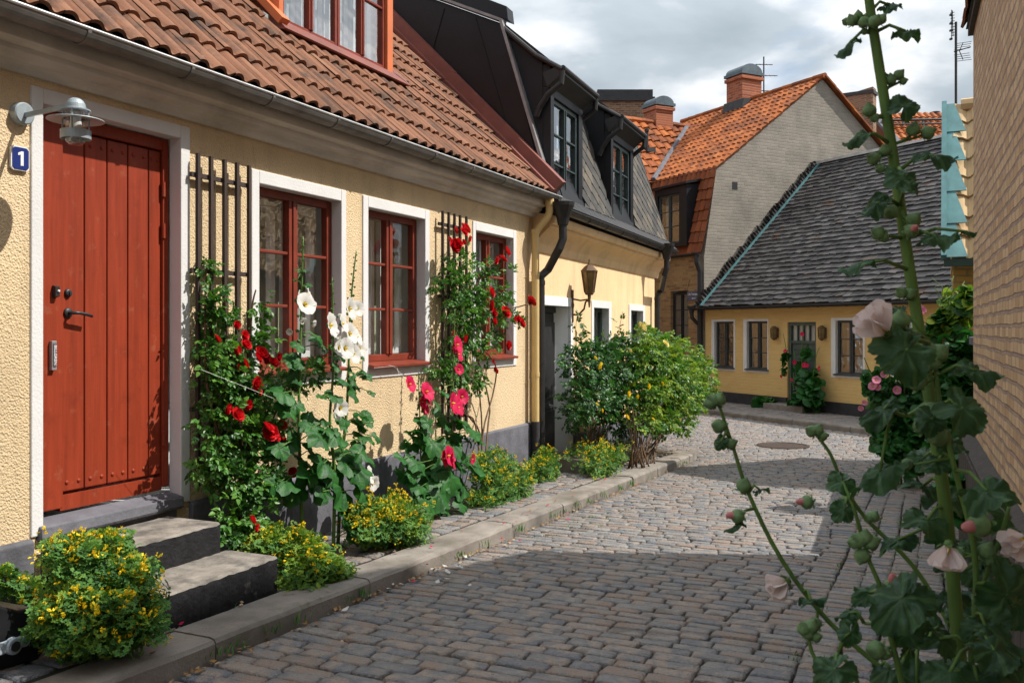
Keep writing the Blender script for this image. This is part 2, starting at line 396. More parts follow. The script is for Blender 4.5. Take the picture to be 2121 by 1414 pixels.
M['cottage'] = brick_mat('ochre_painted_brick', [(.66, .44, .17), (.72, .49, .2), (.76, .53, .22)], (.62, .42, .16), .24, .075, .012, paint=.55, bump=.35)
M['gable'] = brick_mat('limewashed_brick', [(.25, .22, .185), (.31, .275, .23), (.35, .31, .265)], (.29, .255, .212), .26, .085, .012, paint=.88, bump=.5, axis='yz', spots=((.17, .155, .135), 1.3, .45, .72, .8))
M['kerb'] = mat('granite_kerb', [(.15, .135, .12), (.26, .23, .2), (.34, .305, .27)], .85, 5, rnd=.3, bump=.5, bscale=70, bdist=.008, fine=.35, spots=((.1, .085, .065), 2, .48, .72, .75), spots2=((.07, .08, .035), 6, .6, .72, .6))
M['cobble'] = mat('cobble_stone', [(.14, .145, .16), (.26, .245, .235), (.35, .25, .195), (.3, .285, .27), (.18, .195, .225), (.42, .335, .275), (.22, .225, .24), (.36, .335, .31), (.22, .18, .155), (.27, .27, .28)], .6, 6, rnd=.68, bump=1.0, bscale=55, bdist=.02, fine=.65, spots=((.09, .075, .06), 3, .55, .75, .5), spec=.5)
M['joint'] = mat('groove_shaded_joint_soil', [(.012, .01, .008), (.024, .019, .014), (.016, .02, .008)], .95, 4, bump=.8, bscale=60, bdist=.02)  # joint soil, with the shade of the grooves darkened into its colour
M['earth'] = mat('dusty_ground', [(.09, .08, .065), (.14, .12, .1)], .95, .5, bump=.4, bscale=20)
M['manhole'] = mat('cast_iron_cover', (.07, .05, .04), .6, 14, var=.3, metal=.5, bump=.6, bscale=60)
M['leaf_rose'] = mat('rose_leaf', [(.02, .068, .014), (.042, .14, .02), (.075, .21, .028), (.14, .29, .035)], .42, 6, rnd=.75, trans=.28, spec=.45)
M['leaf_dark'] = mat('deep_green_leaf', [(.012, .045, .012), (.022, .085, .018), (.036, .13, .022), (.065, .18, .03)], .42, 6, rnd=.75, trans=.25, spec=.45)
M['leaf_cory'] = mat('fine_leaf', [(.03, .09, .025), (.06, .165, .035), (.1, .235, .045), (.17, .3, .05)], .6, 6, rnd=.8, trans=.3, spec=.3)
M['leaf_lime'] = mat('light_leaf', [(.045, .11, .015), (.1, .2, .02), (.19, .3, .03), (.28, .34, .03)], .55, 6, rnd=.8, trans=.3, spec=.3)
M['leaf_holly'] = mat('hollyhock_leaf', [(.01, .06, .012), (.02, .105, .018), (.04, .165, .028)], .5, 12, rnd=.55, trans=.3, bump=.4, bscale=45, bdist=.01, spec=.35, spots=((.16, .15, .03), 7, .68, .78, .5))
M['leaf_near'] = mat('hollyhock_leaf_near', [(.012, .04, .016), (.022, .066, .025), (.036, .098, .034), (.06, .13, .05)], .48, 25, rnd=.72, trans=.25, bump=.5, bscale=110, bdist=.004, spec=.35)
M['stem_green'] = mat('green_stem', (.09, .17, .035), .6, 20, stretch=(3, 3, .5), var=.25, spec=.3)
M['stem_near'] = mat('green_stem_near', (.085, .16, .035), .6, 20, stretch=(3, 3, .3), var=.3, spec=.3, bump=.3, bscale=200, bdist=.002)
M['cane'] = mat('brown_rose_cane', (.12, .07, .035), .7, 12, var=.35)
M['bud'] = mat('green_bud', (.075, .15, .04), .6, 30, var=.3, spec=.3, trans=.1, bump=.3, bscale=120, bdist=.003)
M['bud_near'] = mat('green_bud_near', (.14, .24, .1), .65, 60, var=.35, spec=.3, trans=.1, bump=.4, bscale=260, bdist=.002)
M['pet_red'] = mat('red_petal', [(.42, .004, .01), (.65, .01, .018), (.78, .03, .035)], .55, 20, rnd=.5, trans=.25, tleaf=False, spec=.25)
M['pet_crim'] = mat('crimson_petal', [(.45, .004, .05), (.6, .012, .08), (.68, .03, .11)], .55, 20, rnd=.5, trans=.3, tleaf=False, spec=.2)
M['pet_white'] = mat('white_petal', (.74, .73, .69), .6, 20, var=.05, trans=.35, tleaf=False, spec=.2)
M['pet_blush'] = mat('blush_petal', (.78, .68, .66), .6, 14, stretch=(1, 1, .4), var=.12, trans=.35, tleaf=False, spec=.2)
M['pet_pink'] = mat('pink_petal', [(.5, .12, .22), (.65, .25, .36)], .6, 20, rnd=.5, trans=.3, tleaf=False, spec=.2)
M['pet_yellow'] = mat('yellow_petal', [(.78, .52, .012), (.85, .65, .02), (.88, .74, .05)], .6, 20, rnd=.8, trans=.25, tleaf=False, spec=.2)
M['pet_lemon'] = mat('pale_yellow_petal', (.82, .72, .28), .6, 20, var=.1, trans=.3, tleaf=False, spec=.2)
M['pollen'] = mat('yellow_stamen', (.62, .45, .06), .7, 30, var=.2)
M['litter'] = mat('dry_leaf_litter', [(.12, .06, .025), (.25, .13, .04), (.4, .3, .2)], .9, 9, rnd=.8)
M['pink_tip'] = mat('pink_bud_tip', (.55, .2, .2), .6, 30, var=.25, trans=.2)
M['scooter_black'] = mat('scooter_black_plastic', (.015, .015, .017), .35, 10, var=.2)
M['rubber'] = mat('tyre_rubber', (.012, .012, .012), .8, 10, var=.2)
M['scooter_grey'] = mat('scooter_grey_alloy', (.4, .46, .52), .4, 10, var=.1, metal=.3)
M['panel_dark'] = mat('dark_weathered_board', (.045, .038, .034), .8, 4, stretch=(6, 6, .6), var=.35, bump=.2)
M['green_metal'] = mat('bottle_green_gutter', (.012, .04, .032), .45, 8, var=.2)
M['sign_plate'] = mat('grey_blue_sign_plate', (.09, .09, .13), .5, 8, var=.1)
M['twine'] = mat('pale_twine', (.7, .7, .66), .8, 8, var=.1)
# ------------------------------------------------------------------ window builder (a part with sub-parts)
def window(parent, x0, x1, z0, z1, y, cols, rows, fw, fm, glass='glass', mull=None, muntin=.022, inner=True, curtain=None, sill=None, dep=.055, label=None, arch=0, casements=1, holder=None):
    mb = MB(); mull = mull or fw * 1.7; xm = (x0 + x1) / 2
    ring(mb, x0 + fw, x1 - fw, z0 + fw, z1 - fw, fw, fw, fw, fw, y, y + dep)
    edges = []
    if casements == 2:
        edges = [(x0 + fw, xm - mull / 2), (xm + mull / 2, x1 - fw)]
        mb.box(xm - mull / 2, xm + mull / 2, y - .008, y + dep - .002, z0 + fw, z1 - fw, .5)
        mb.box(xm - mull * .14, xm + mull * .14, y - .02, y - .008, z0 + fw, z1 - fw, .5)
    else: edges = [(x0 + fw, x1 - fw)]
    cc = cols // casements; cells = []
    for a, b in edges:
        zb = [z0 + fw + (z1 - z0 - 2 * fw) * j / rows for j in range(rows + 1)]
        xb = [a + (b - a) * i / cc for i in range(cc + 1)]
        for i in range(1, cc): mb.box(xb[i] - muntin / 2, xb[i] + muntin / 2, y + .006, y + dep - .006, z0 + fw, z1 - fw, .5)
        for j in range(1, rows):
            for i in range(cc):
                l = xb[i] + (muntin / 2 if i else 0); r = xb[i + 1] - (muntin / 2 if i < cc - 1 else 0)
                mb.box(l, r, y + .004, y + dep - .008, zb[j] - muntin / 2, zb[j] + muntin / 2, .5)
        for i in range(cc):
            for j in range(rows): cells.append((xb[i], xb[i + 1], zb[j], zb[j + 1]))
    if arch:
        n = 8; pts = [(x0, y - .003, z1 - .003)] + [(x0 + (x1 - x0) * i / n, y - .003, z1 + arch * math.sin(math.pi * i / n)) for i in range(n + 1)] + [(x1, y - .003, z1 - .003)]
        mb.poly(pts, (0, dep, 0), .5)
    w = mb.build('window', fm, holder or parent, label=label, bevel=.004 if rows * cols <= 12 else 0)
    g = MB()
    for a, b, c, d in cells:
        t1, t2 = random.uniform(-.0025, .0025), random.uniform(-.0025, .0025); yy = y + dep * .5
        g.quad((a - .002, yy - t1, c - .002), (b + .002, yy + t1, c - .002), (b + .002, yy + t1 + t2, d + .002), (a - .002, yy - t1 + t2, d + .002))
    g.build('pane', M[glass], w)
    if inner:
        b = MB(); f2 = fw * .9
        for a, c in edges: ring(b, a + f2, c - f2, z0 + fw + f2, z1 - fw - f2, f2, f2, f2, f2, y + .12, y + .165)
        b.build('inner_frame', M['inner_white'], w)
    if curtain:
        c = MB()
        for (a, b, zb, zt) in curtain:
            n = 26; v = []
            for i in range(n + 1):
                t = i / n; xx = a + (b - a) * t; yy = y + .2 + .018 * math.sin(t * (b - a) * 75) + .006 * math.sin(t * 40)
                v += [(xx, yy, zb), (xx, yy, zt)]
            c.add(v, [(2 * i, 2 * i + 2, 2 * i + 3, 2 * i + 1) for i in range(n)])
        c.build('curtain', M['curtain'], w, smooth=True)
    if sill:
        s, sm = sill; b = MB(); b.prof([(y, s[2] + .035), (-s[3], s[2] + .012), (-s[3], s[2] - .012), (y, s[2] - .012)], s[0], s[1])
        b.build('sill', sm, w, bevel=.004)
    return w

# ------------------------------------------------------------------ house 1: yellow stucco house with the red door
h1 = thing('yellow_house', 'yellow roughcast house with red plank door and brown ridged tile roof', 'house', H1, (5, 0, gzl(H1, 5, 0)))
XE = 9.80
f = H1
dO = (f.x(62), f.x(391)); dI = (f.x(87), f.x(372)); dzt, dzi = f.z(62, 176), f.z(87, 215); dzb = .53
wins = []
zo, zi, zs, zu = 2.682, 2.592, 1.30, 1.19
for a, b, c, d in ((519, 715, 535, 705), (750, 888, 761, 879), (978, 1068.5, 984, 1062)):
    wins.append((f.x(a), f.x(b), f.x(c), f.x(d)))
mb = MB(); e = .035
holes = [(w[2] - e, w[3] + e, zs - .06, zi + e) for w in wins] + [(dI[0] - e, dI[1] + e, dzb - .02, dzi + e)]
wall_holes(mb, -2, XE, -.6, 3.08, holes)
mb.quad((XE, 0, -.6), (XE, 7, -.6), (XE, 7, 3.3), (XE, 0, 3.08)); mb.quad((-2, 0, -.6), (-2, 0, 3.08), (-2, 7, 3.3), (-2, 7, -.6))
mb.quad((-2, 7, -.6), (-2, 7, 3.3), (XE, 7, 3.3), (XE, 7, -.6))
h1w = mb.build('wall', M['stucco'], h1)
mb = MB()
mb.quad((-1.9, 1.2, -.5), (XE - .1, 1.2, -.5), (XE - .1, 1.2, 3.0), (-1.9, 1.2, 3.0)); mb.quad((-1.9, .3, 3.0), (-1.9, 1.6, 3.0), (XE - .1, 1.6, 3.0), (XE - .1, .3, 3.0))
mb.quad((-1.9, .12, .4), (-1.9, 1.6, .4), (XE - .1, 1.6, .4), (XE - .1, .12, .4))
mb.build('interior_wall', M['room'], h1)
# plinth
mb = MB(); zp = .525
for a, b in ((-2, dO[0] - .0), (dO[1] + .0, XE - .004)):
    mb.prof([(.02, -.6), (-.035, -.6), (-.035, zp - .015), (-.02, zp), (.02, zp)], a, b, rn=.5)
mb.build('plinth', M['plinth'], h1, bevel=.006)
# door surround and window surrounds
mb = MB(); ring(mb, dI[0], dI[1], dzb, dzi, dI[0] - dO[0], dO[1] - dI[1], dzt - dzi, 0, -.012, .085)
mb.build('door_surround', M['white'], h1, bevel=.006)
for w in wins:
    mb = MB(); ring(mb, w[2], w[3], zs - .02, zi, w[2] - w[0], w[1] - w[3], zo - zi, zs - .02 - zu, -.012, .085)
    mb.build('window_surround', M['white'], h1, bevel=.006)
for i, w in enumerate(wins):
    a, b = w[2] + .001, w[3] - .001; wd = b - a
    cur = [(a + .03, a + wd * .42, zs + .05, zs + .5), (b - wd * .4, b - .02, zs + .05, zs + .5)] if i < 2 else [(a + .03, a + wd * .4, zs + .05, zi - .1), (b - wd * .4, b - .04, zs + .05, zi - .1)]
    window(h1, a, b, zs + .02, zi - .001, .085, 2, 3, .058, M['red_paint'], curtain=cur, sill=((w[2] - .005 if i else w[2] - .02, w[3] + .012, zs - .015, .065), M['red_paint']), mull=.1, casements=2)
# door
fr_ = MB(); yd = .085
xs0 = f.x(125, .095)
fr_.box(dI[0] + .002, xs0, yd - .012, yd + .08, dzb + .1, dzi - .003, .5)
fr_.box(dI[1] - .05, dI[1] - .002, yd, yd + .08, dzb + .1, dzi - .003, .5)
fr_.box(xs0, dI[1] - .05, yd, yd + .08, dzi - .075, dzi - .003, .5)
door = fr_.build('door', M['door_red'], h1, bevel=.005)
lf = MB(); pxs = [127, 175, 222, 265, 308, 351]; px_ = [f.x(p, .1) for p in pxs]; px_[-1] = dI[1] - .053; px_[0] = xs0 + .006
zl0, zl1 = .70, dzi - .08
lf.box(px_[0], px_[-1], .125, .15, zl0, zl1, .5)
for i in range(5):
    a, b = px_[i] + .0035, px_[i + 1] - .0035
    lf.prof([(.124, zl0 + .012), (.1, zl0 + .012), (.1, zl1 - .004), (.124, zl1 - .004)], a, b, rn=random.random())
lf.build('door_leaf', M['door_red'], door, bevel=.006)
st = MB()
for i in range(5):
    for zz in (zl0 + .06, zl1 - .06):
        for t in (.25, .75):
            c = (px_[i] + (px_[i + 1] - px_[i]) * t, .1, zz)
            st.lathe([(.0001, -.007), (.008, -.006), (.012, -.002), (.0125, .001)], c, 10, Matrix.Rotation(R(-90), 3, 'X'))
st.build('stud', M['door_red'], door, smooth=True)
lo = MB(); lo.box(xs0, dI[1] - .052, .097, .16, .612, zl0 - .006, .5); lo.build('bottom_rail', M['door_red'], door)
def lathe_y(mb, prof, c, n=18):  # axis out of the wall (towards -y)
    mb.lathe(prof, c, n, Matrix.Rotation(R(90), 3, 'X'))
hx, hz = f.x(140, .1), f.z(140, 648, .1)
hd = MB(); lathe_y(hd, [(.0001, .014), (.022, .013), (.027, .008), (.028, 0)], (hx, .1, hz)); hd.tube([(hx, .1, hz), (hx, .06, hz), (hx + .006, .048, hz + .001), (hx + .03, .044, hz), (hx + .075, .044, hz - .006), (hx + .115, .046, hz - .017)], [.009, .009, .01, .0085, .0095, .008], 10)
hd.build('handle', M['iron'], door, smooth=True)
lk = MB(); lz = f.z(140, 607, .1); lathe_y(lk, [(.0001, .016), (.016, .015), (.02, .012), (.024, 0)], (hx, .1, lz)); lk.box(hx - .003, hx + .003, .078, .086, lz - .012, lz + .006); lk.build('lock', M['iron'], door)
bx, bz = f.x(111, .075), f.z(111, 604, .075)
be = MB(); be.prof([(.073, bz - .032), (.045, bz - .026), (.045, bz + .026), (.06, bz + .032), (.073, bz + .032)], bx - .012, bx + .014); be.mi = 1
lathe_y(be, [(.0001, .008), (.006, .006), (.0065, 0)], (bx + .006, .045, bz + .004), 10); be.build('doorbell', [M['black_matte'], M['enamel_white']], door)
nx, nz = f.x(107, .07), f.z(107, 735, .07)
npl = MB(); npl.box(nx - .014, nx + .016, .05, .073, nz - .08, nz + .075); npl.mi = 1; npl.box(nx - .008, nx + .012, .046, .0495, nz - .062, nz + .062)
npl.build('name_plate', [M['steel'], M['plinth']], door, bevel=.003)
def text(s, size, mat_, parent, loc, rot, name='lettering', align='CENTER', ext=.001, sx=1.0):
    cu = bpy.data.curves.new(name, 'FONT'); cu.body = s; cu.size = size; cu.extrude = ext; cu.align_x = align; cu.align_y = 'CENTER'
    o = bpy.data.objects.new(name, cu); COL.objects.link(o); cu.materials.append(mat_); o.parent = parent
    me = bpy.data.meshes.new_from_object(o); bpy.data.objects.remove(o); o = bpy.data.objects.new(name, me); COL.objects.link(o); o.parent = parent
    o.location = Vector(loc) - ORG[parent.name]; o.rotation_euler = rot; o.scale = (sx, 1, 1); ORG[o.name] = Vector((0, 0, 0)); return o
text('BILLGREN', .024, M['enamel_white'], door, (nx + .002, .0448, nz), (R(90), R(90), 0))
jl = MB(); jx = dI[0] + .004
jl.tube([(jx, .055, nz - .11), (jx, .05, nz + .08)], .007, 8); jl.box(jx - .004, jx + .02, .045, .07, nz + .1, nz + .125); jl.build('latch_rod', M['steel'], door)
for py in (395, 480, 905):
    hg = MB(); zz = f.z(351, py, .085); hg.tube([(dI[1] - .05, .08, zz - .045), (dI[1] - .05, .08, zz + .045)], .011, 10)
    hg.build('hinge', M['door_red'], door)
th = MB(); th.prof([(.1, .6), (-.035, .575), (-.04, .52), (-.03, .5), (.1, .5)], dO[0] + .04, dO[1] - .075); th.box(dO[0] + .06, dO[1] - .1, -.005, .1, .3, .5)
th.build('threshold', M['plinth'], door, bevel=.008, label='dark grey sloping door sill')
# cornice
mb = MB(); cp = [(.0, 2.885), (-.03, 2.885), (-.045, 2.9), (-.06, 2.93), (-.1, 2.95), (-.115, 2.965), (-.115, 2.99), (-.155, 3.0), (-.17, 3.01), (-.17, 3.13), (.0, 3.15)]
mb.prof(cp, -2, XE - .02, rn=.5); 
mb.build('cornice', M['cornice'], h1, bevel=.003)
# gutter
def gutter(mb, x0, x1, yc, zt, r, brk=.75, n=10):
    pr = [(yc + r * math.cos(t), zt + r * math.sin(t)) for t in [math.pi + math.pi * i / n for i in range(n + 1)]]
    inn = [(yc + (r - .006) * math.cos(t), zt + (r - .006) * math.sin(t)) for t in [2 * math.pi - math.pi * i / n for i in range(n + 1)]]
    mb.mi = 0; mb.prof(pr + inn, x0, x1, rn=.5)
    mb.mi = 1; mb.tube([(x0, yc - r, zt), (x1, yc - r, zt)], .009, 8, rn=.5)
    mb.mi = 0; x = x0 + .3
    while x < x1:
        pb = [(yc + (r + .006) * math.cos(t), zt + (r + .006) * math.sin(t)) for t in [math.pi + math.pi * i / n for i in range(n + 1)]]
        mb.prof(pb + [(yc + r, zt), (yc - r, zt)], x, x + .022, rn=.5); x += brk
mb = MB(); gutter(mb, -2, XE + .12, -.24, 3.122, .066, .72); mb.build('gutter', [M['zinc'], M['zinc_light']], h1, smooth=False)
# roof
c45 = math.cos(R(45)); RU = XE + .02
def prof1(t):
    t = (t + .18) % 1.0
    return math.sin(math.pi * min(1, t / .8)) ** .8 if t < .8 else -.12 * math.sin(math.pi * (t - .8) / .2)
dX0, dX1, dY = f.x(578, .62), f.x(812, .62), .62
v0 = (dY + .235) / c45
mb = MB()
tiles(mb, (-2, -.235, 3.145), (1, 0, 0), (0, 1, 1), (0, -1, 1), RU + 2, 5.2, .154, .335, .036, prof1, lift=.03, th=.022, segs=10, skip=lambda u, v: dX0 - .1 < u - 2 < dX1 + .07 and v > v0 - .02, jit=.006)
rf = mb.build('roof', M['tile_brown'], h1)
mb = MB(); mb.poly([(-2, -.17, 3.08), (-2, 3.4, 6.65), (-2, 7.0, 3.08)], (XE + 1.98, 0, 0)); mb.build('roof_core', M['black_matte'], rf)
mb = MB()  # verge flashing
n_ = Vector((0, -1, 1)).normalized()
for k, (a, b) in enumerate(((0, 2.0), (2.0, 3.5), (3.5, 5.2))):
    p = Vector((0, -.255, 3.13)) + Vector((0, 1, 1)).normalized() * a + n_ * (.005 * k); q = Vector((0, -.255, 3.13)) + Vector((0, 1, 1)).normalized() * (b + .03) + n_ * (.005 * k)
    prf = [(RU - .15, .03), (RU - .15, .065), (RU - .09, .075), (RU - .08, .19), (RU + .0, .2), (RU + .0, -.08), (RU - .06, -.08)]
    v = [Vector((x, p.y, p.z)) + n_ * h for x, h in prf] + [Vector((x, q.y, q.z)) + n_ * h for x, h in prf]; m_ = len(prf)
    mb.add(v, [(i, (i + 1) % m_, (i + 1) % m_ + m_, i + m_) for i in range(m_)] + [tuple(range(m_ - 1, -1, -1)), tuple(range(m_, 2 * m_))])
mb.build('verge_flashing', M['verge_red'], rf)
# dormer of house 1
dz = 1.6 + 2.49 - .005
dm = MB(); dm.box(dX0, dX0 + .055, dY, dY + .1, dz, 5.9, .5); dm.box(dX1 - .1, dX1, dY - .012, dY + .12, dz, 5.9, .5)
dm.prof([(dY + .02, dz), (dY + 2.4, dz + 2.38), (dY + 2.4, 5.85), (dY + .02, 5.85)], dX0 + .01, dX0 + .05); dm.prof([(dY + .13, dz + .1), (dY + 2.4, dz + 2.38), (dY + 2.4, 5.85), (dY + .13, 5.85)], dX1 - .05, dX1 - .01)
dorm = dm.build('dormer', M['dormer_paint'], h1, bevel=.004)
ap = MB(); ap.prof([(dY + .03, dz + .02), (dY - .02, dz + .02), (dY - .11, dz - .075), (dY - .1, dz - .085), (dY + .03, dz - .06)], dX0 - .06, dX1 + .16)
ap.poly([(dX1 + .002, dY - .02, dz + .03), (dX1 + .002, dY + .1, dz + .16), (dX1 + .16, dY - .1, dz - .06)], (.004, 0, .004)); ap.build('apron_flashing', M['verge_red'], dorm)
ap = MB(); ap.prof([(dY + .55, 5.86), (dY - .2, 5.86), (dY - .2, 5.98), (dY + 2.4, 6.1), (dY + 2.4, 5.86)], dX0 - .15, dX1 + .15); ap.build('dormer_roof', M['verge_red'], dorm)
ap = MB(); ap.bar((dX0 - .035, dY - .08, dz - .02), (dX0 - .035, dY + 1.4, dz + 1.46), .1, .06, (0, -1, 1)); ap.build('side_flashing', M['dormer_paint'], dorm)
xl, xr = dX0 + .056, dX1 - .101; xm_ = (xl + xr) / 2
for a, b in ((xl, xm_ - .005), (xm_ + .005, xr)):
    window(h1, a, b, dz + .03, 5.84, dY + .02, 2, 3, .034, M['red_paint'], curtain=None, inner=True, casements=2, mull=.06, holder=dorm, glass='glass_sky')
mb = MB(); mb.quad((xl - .02, dY + .24, dz + .02), (xr + .02, dY + .24, dz + .02), (xr + .02, dY + .24, 5.84), (xl - .02, dY + .24, 5.84)); mb.build('sky_reflection_sheet', M['curtain'], dorm)  # white sheet added behind the panes, stands in for reflected sky
# downpipe of house 1
xp = f.x(1109, -.09)
mb = MB(); mb.mi = 0
mb.tube([(xp + .06, -.24, 3.06), (xp + .06, -.24, 2.93), (xp + .05, -.215, 2.86), (xp + .02, -.13, 2.76), (xp, -.09, 2.69), (xp, -.09, 2.6), (xp, -.09, .53)], .044, 14)
for zz in (2.68, 2.2, 1.05): mb.tube([(xp, -.09, zz), (xp, -.09, zz + .05)], .048, 14)
for zz in (2.18, .98): mb.box(xp - .1, xp - .04, -.012, -.004, zz, zz + .008)
mb.tube([(xp + .06, -.24, 3.09), (xp + .06, -.24, 3.0)], .05, 14)
mb.mi = 1; mb.tube([(xp, -.09, .54), (xp, -.09, gzl(H1, xp, -.1))], .05, 14)
mb.build('downpipe', [M['pipe_yellow'], M['plinth_dark']], h1, smooth=False)
# ------------------------------------------------------------------ house number, wall lamp, steps, trellises
mb = MB(); a, b, c, d = f.x(18), f.x(56), f.z(37, 354), f.z(37, 304); ch = .014
def chamf(a, b, c, d, ch): return [(a + ch, c), (b - ch, c), (b, c + ch), (b, d - ch), (b - ch, d), (a + ch, d), (a, d - ch), (a, c + ch)]
mb.mi = 1; mb.poly([(x, -.018, z) for x, z in chamf(a, b, c, d, .014)], (0, .012, 0)); mb.mi = 0; mb.poly([(x, -.0215, z) for x, z in chamf(a + .006, b - .006, c + .006, d - .006, .012)], (0, .0035, 0))
npt = mb.top('house_number_plate', [M['enamel'], M['enamel_white']], H1, ((a + b) / 2, 0, (c + d) / 2), 'small blue enamel house number plate reading 1 beside the red door', 'house number')
mb = MB(); xm1, zm1 = (a + b) / 2, (c + d) / 2; mb.poly([(xm1 - .002, -.0235, zm1 - .036), (xm1 + .014, -.0235, zm1 - .036), (xm1 + .014, -.0235, zm1 + .036), (xm1 + .003, -.0235, zm1 + .036), (xm1 - .016, -.0235, zm1 + .026), (xm1 - .016, -.0235, zm1 + .014), (xm1 - .002, -.0235, zm1 + .019)], (0, .002, 0)); mb.build('number', M['enamel_white'], npt)
lx, lz_ = f.x(40), f.z(40, 237); 
lamp = thing('wall_lamp', 'blue grey round wall lamp on a bracket arm above the red door', 'lamp', H1, (lx, 0, lz_))
mb = MB(); lathe_y(mb, [(.0001, .046), (.05, .045), (.056, .04), (.058, 0)], (lx, 0, lz_), 26); mb.build('wall_rosette', M['lamp_grey'], lamp, smooth=False)
mb = MB(); LO = -.40; lzh = lz_ - .004
mb.bar((lx, -.03, lz_ - .01), (lx, LO + .03, lzh + .012), .014, .022); mb.build('arm', M['lamp_grey'], lamp)
C = (lx, LO, lzh)
mb = MB(); mb.lathe([(.0001, .045), (.02, .042), (.035, .032), (.044, .015), (.047, -.005), (.068, -.012), (.068, -.018), (.0001, -.018)], C, 28); mb.build('cap', M['lamp_grey'], lamp, smooth=False)
mb = MB(); mb.lathe([(.055, -.052), (.13, -.062), (.131, -.066), (.055, -.058)], C, 36); mb.build('shade_disc', M['lamp_grey'], lamp)
mb = MB(); mb.lathe([(.067, -.112), (.07, -.114), (.07, -.155), (.066, -.156), (.066, -.114)], C, 30); mb.build('lower_ring', M['lamp_grey'], lamp)
mb = MB(); mb.lathe([(.047, -.018), (.047, -.155), (.043, -.17), (.03, -.182), (.0001, -.187)], C, 26); mb.build('glass_cylinder', M['glass_clear'], lamp, smooth=True)
for k in range(4):
    mb = MB(); t = k * math.pi / 2 + .6; mb.tube([(C[0] + .058 * math.cos(t), C[1] + .058 * math.sin(t), C[2] - .014), (C[0] + .062 * math.cos(t), C[1] + .062 * math.sin(t), C[2] - .13)], .004, 6)
    mb.build('strut', M['lamp_grey'], lamp)
mb = MB(); mb.lathe([(.0001, -.02), (.025, -.02), (.025, -.06), (.03, -.1), (.02, -.13), (.0001, -.135)], C, 16); mb.build('bulb', M['enamel_white'], lamp, smooth=True)

def slab(mb, x0, x1, y0, y1, z0, z1, j=.004, n=24):
    """rough stone block"""
    v = []; fs = []
    for i in range(n + 1):
        x = x0 + (x1 - x0) * i / n
        q = [random.uniform(-j, j) for _ in range(4)]
        v += [(x, y0 + q[0], z0), (x, y0 + q[1], z1 - .012 + q[3]), (x, y0 + .014 + q[1], z1 + q[2]), (x, y1, z1 + q[2] * .5), (x, y1, z0)]
    for i in range(n):
        for k in range(5):
            a, b = i * 5 + k, i * 5 + (k + 1) % 5
            fs.append((a, a + 5, b + 5, b))
    fs += [(0, 1, 2, 3, 4), tuple(n * 5 + k for k in (4, 3, 2, 1, 0))]
    s0 = len(mb.f); mb.add(v, fs, .5)
    for i in range(s0, len(mb.f)):
        k = (i - s0) % 5
        mb.m[i] = 1 if k in (1, 2) and i < s0 + n * 5 else 0
stp = thing('stone_steps', 'two worn stone steps with black painted fronts below the red door', 'steps', H1, (3.9, -.5, .11))
xs1, xs2 = f.x(457, -.44), f.x(566, -.77)
mb = MB(); slab(mb, dO[0] + .05, xs1, -.44, -.03, .05, .475); mb.build('upper_step', [M['black_stone'], M['step_top']], stp)
mb = MB(); slab(mb, dO[0] + .1, xs2, -.80, -.43, .02, .30); mb.build('lower_step', [M['black_stone'], M['step_top']], stp)

def trellis(name, label, bars, zt, zb, rails, y, fr):
    t = thing(name, label, 'trellis', fr, ((bars[0] + bars[-1]) / 2, y, zb), 'brown wooden trellises on the yellow wall')
    for i, x in enumerate(bars): mb = MB(); mb.box(x - .011, x + .011, y - .011, y + .011, zb, zt[i], random.random()); mb.build('upright', M['wood_dark'], t)
    for z, dz_ in rails: mb = MB(); mb.box(bars[0] - .04, bars[-1] + .01, y + .0115, y + .032, z - .014, z + .014, random.random()); mb.build('rail', M['wood_dark'], t)
tb = [f.x(p, -.06) for p in (410, 437, 465, 491, 516)]
trellis('trellis', 'tall brown wooden trellis between the red door and the first window', tb, [f.z(410, 318, -.06)] * 5, .62, [(f.z(455, 372, -.05), 0), (f.z(455, 564, -.05), 0), (1.1, 0), (.75, 0)], -.06, H1)
tb = [f.x(p, -.06) for p in (917, 929.5, 941.5, 953)] + [f.x(966, -.06)]
trellis('trellis', 'brown trellis behind the red climbing rose between second and third window', tb, [f.z(917, 437, -.06)] * 5, .62, [(f.z(930, 467, -.05), 0), (1.9, 0), (1.2, 0), (.75, 0)], -.06, H1)

# ------------------------------------------------------------------ house 2: apricot house with the black mansard
f = H2; X0, X1 = 9.99, 16.19
h2 = thing('apricot_house', 'apricot rendered house with black mansard roof and two dormers', 'house', H2, (13, 0, gzl(H2, 13, 0)))
dq = (f.x(1124), f.x(1181)); dzq = f.z(1160, 634); do2 = f.z(1126, 612)
ww = [(f.x(1224), f.x(1265.5), f.x(1229), f.x(1260)), (f.x(1302), f.x(1335), f.x(1306), f.x(1331))]
wz1, wz0 = f.z(1229, 637), f.z(1229, 637) - 1.0; e = .03
mb = MB(); wall_holes(mb, X0, X1, -.9, 2.95, [(dq[0], dq[1], -.3, dzq)] + [(w[2] - e, w[3] + e, wz0 - e, wz1 + e) for w in ww])
mb.quad((X1, 0, -.9), (X1, 7, -.9), (X1, 7, 3.2), (X1, 0, 2.95)); mb.quad((X0, 7, -.9), (X0, 7, 3.2), (X1, 7, 3.2), (X1, 7, -.9)); mb.quad((X0 + .02, 0, -.9), (X0 + .02, 0, 2.95), (X0 + .02, 7, 3.2), (X0 + .02, 7, -.9))
mb.build('wall', M['apricot'], h2)
mb = MB(); mb.quad((X0 + .1, 1.4, -.8), (X1 - .1, 1.4, -.8), (X1 - .1, 1.4, 2.9), (X0 + .1, 1.4, 2.9)); mb.build('interior_wall', M['room'], h2)
mb = MB(); mb.prof([(.02, -.9), (-.03, -.9), (-.03, .18), (-.02, .2), (.02, .2)], dq[1] + .1, X1 - .003, rn=.5); mb.build('plinth', M['plinth'], h2)
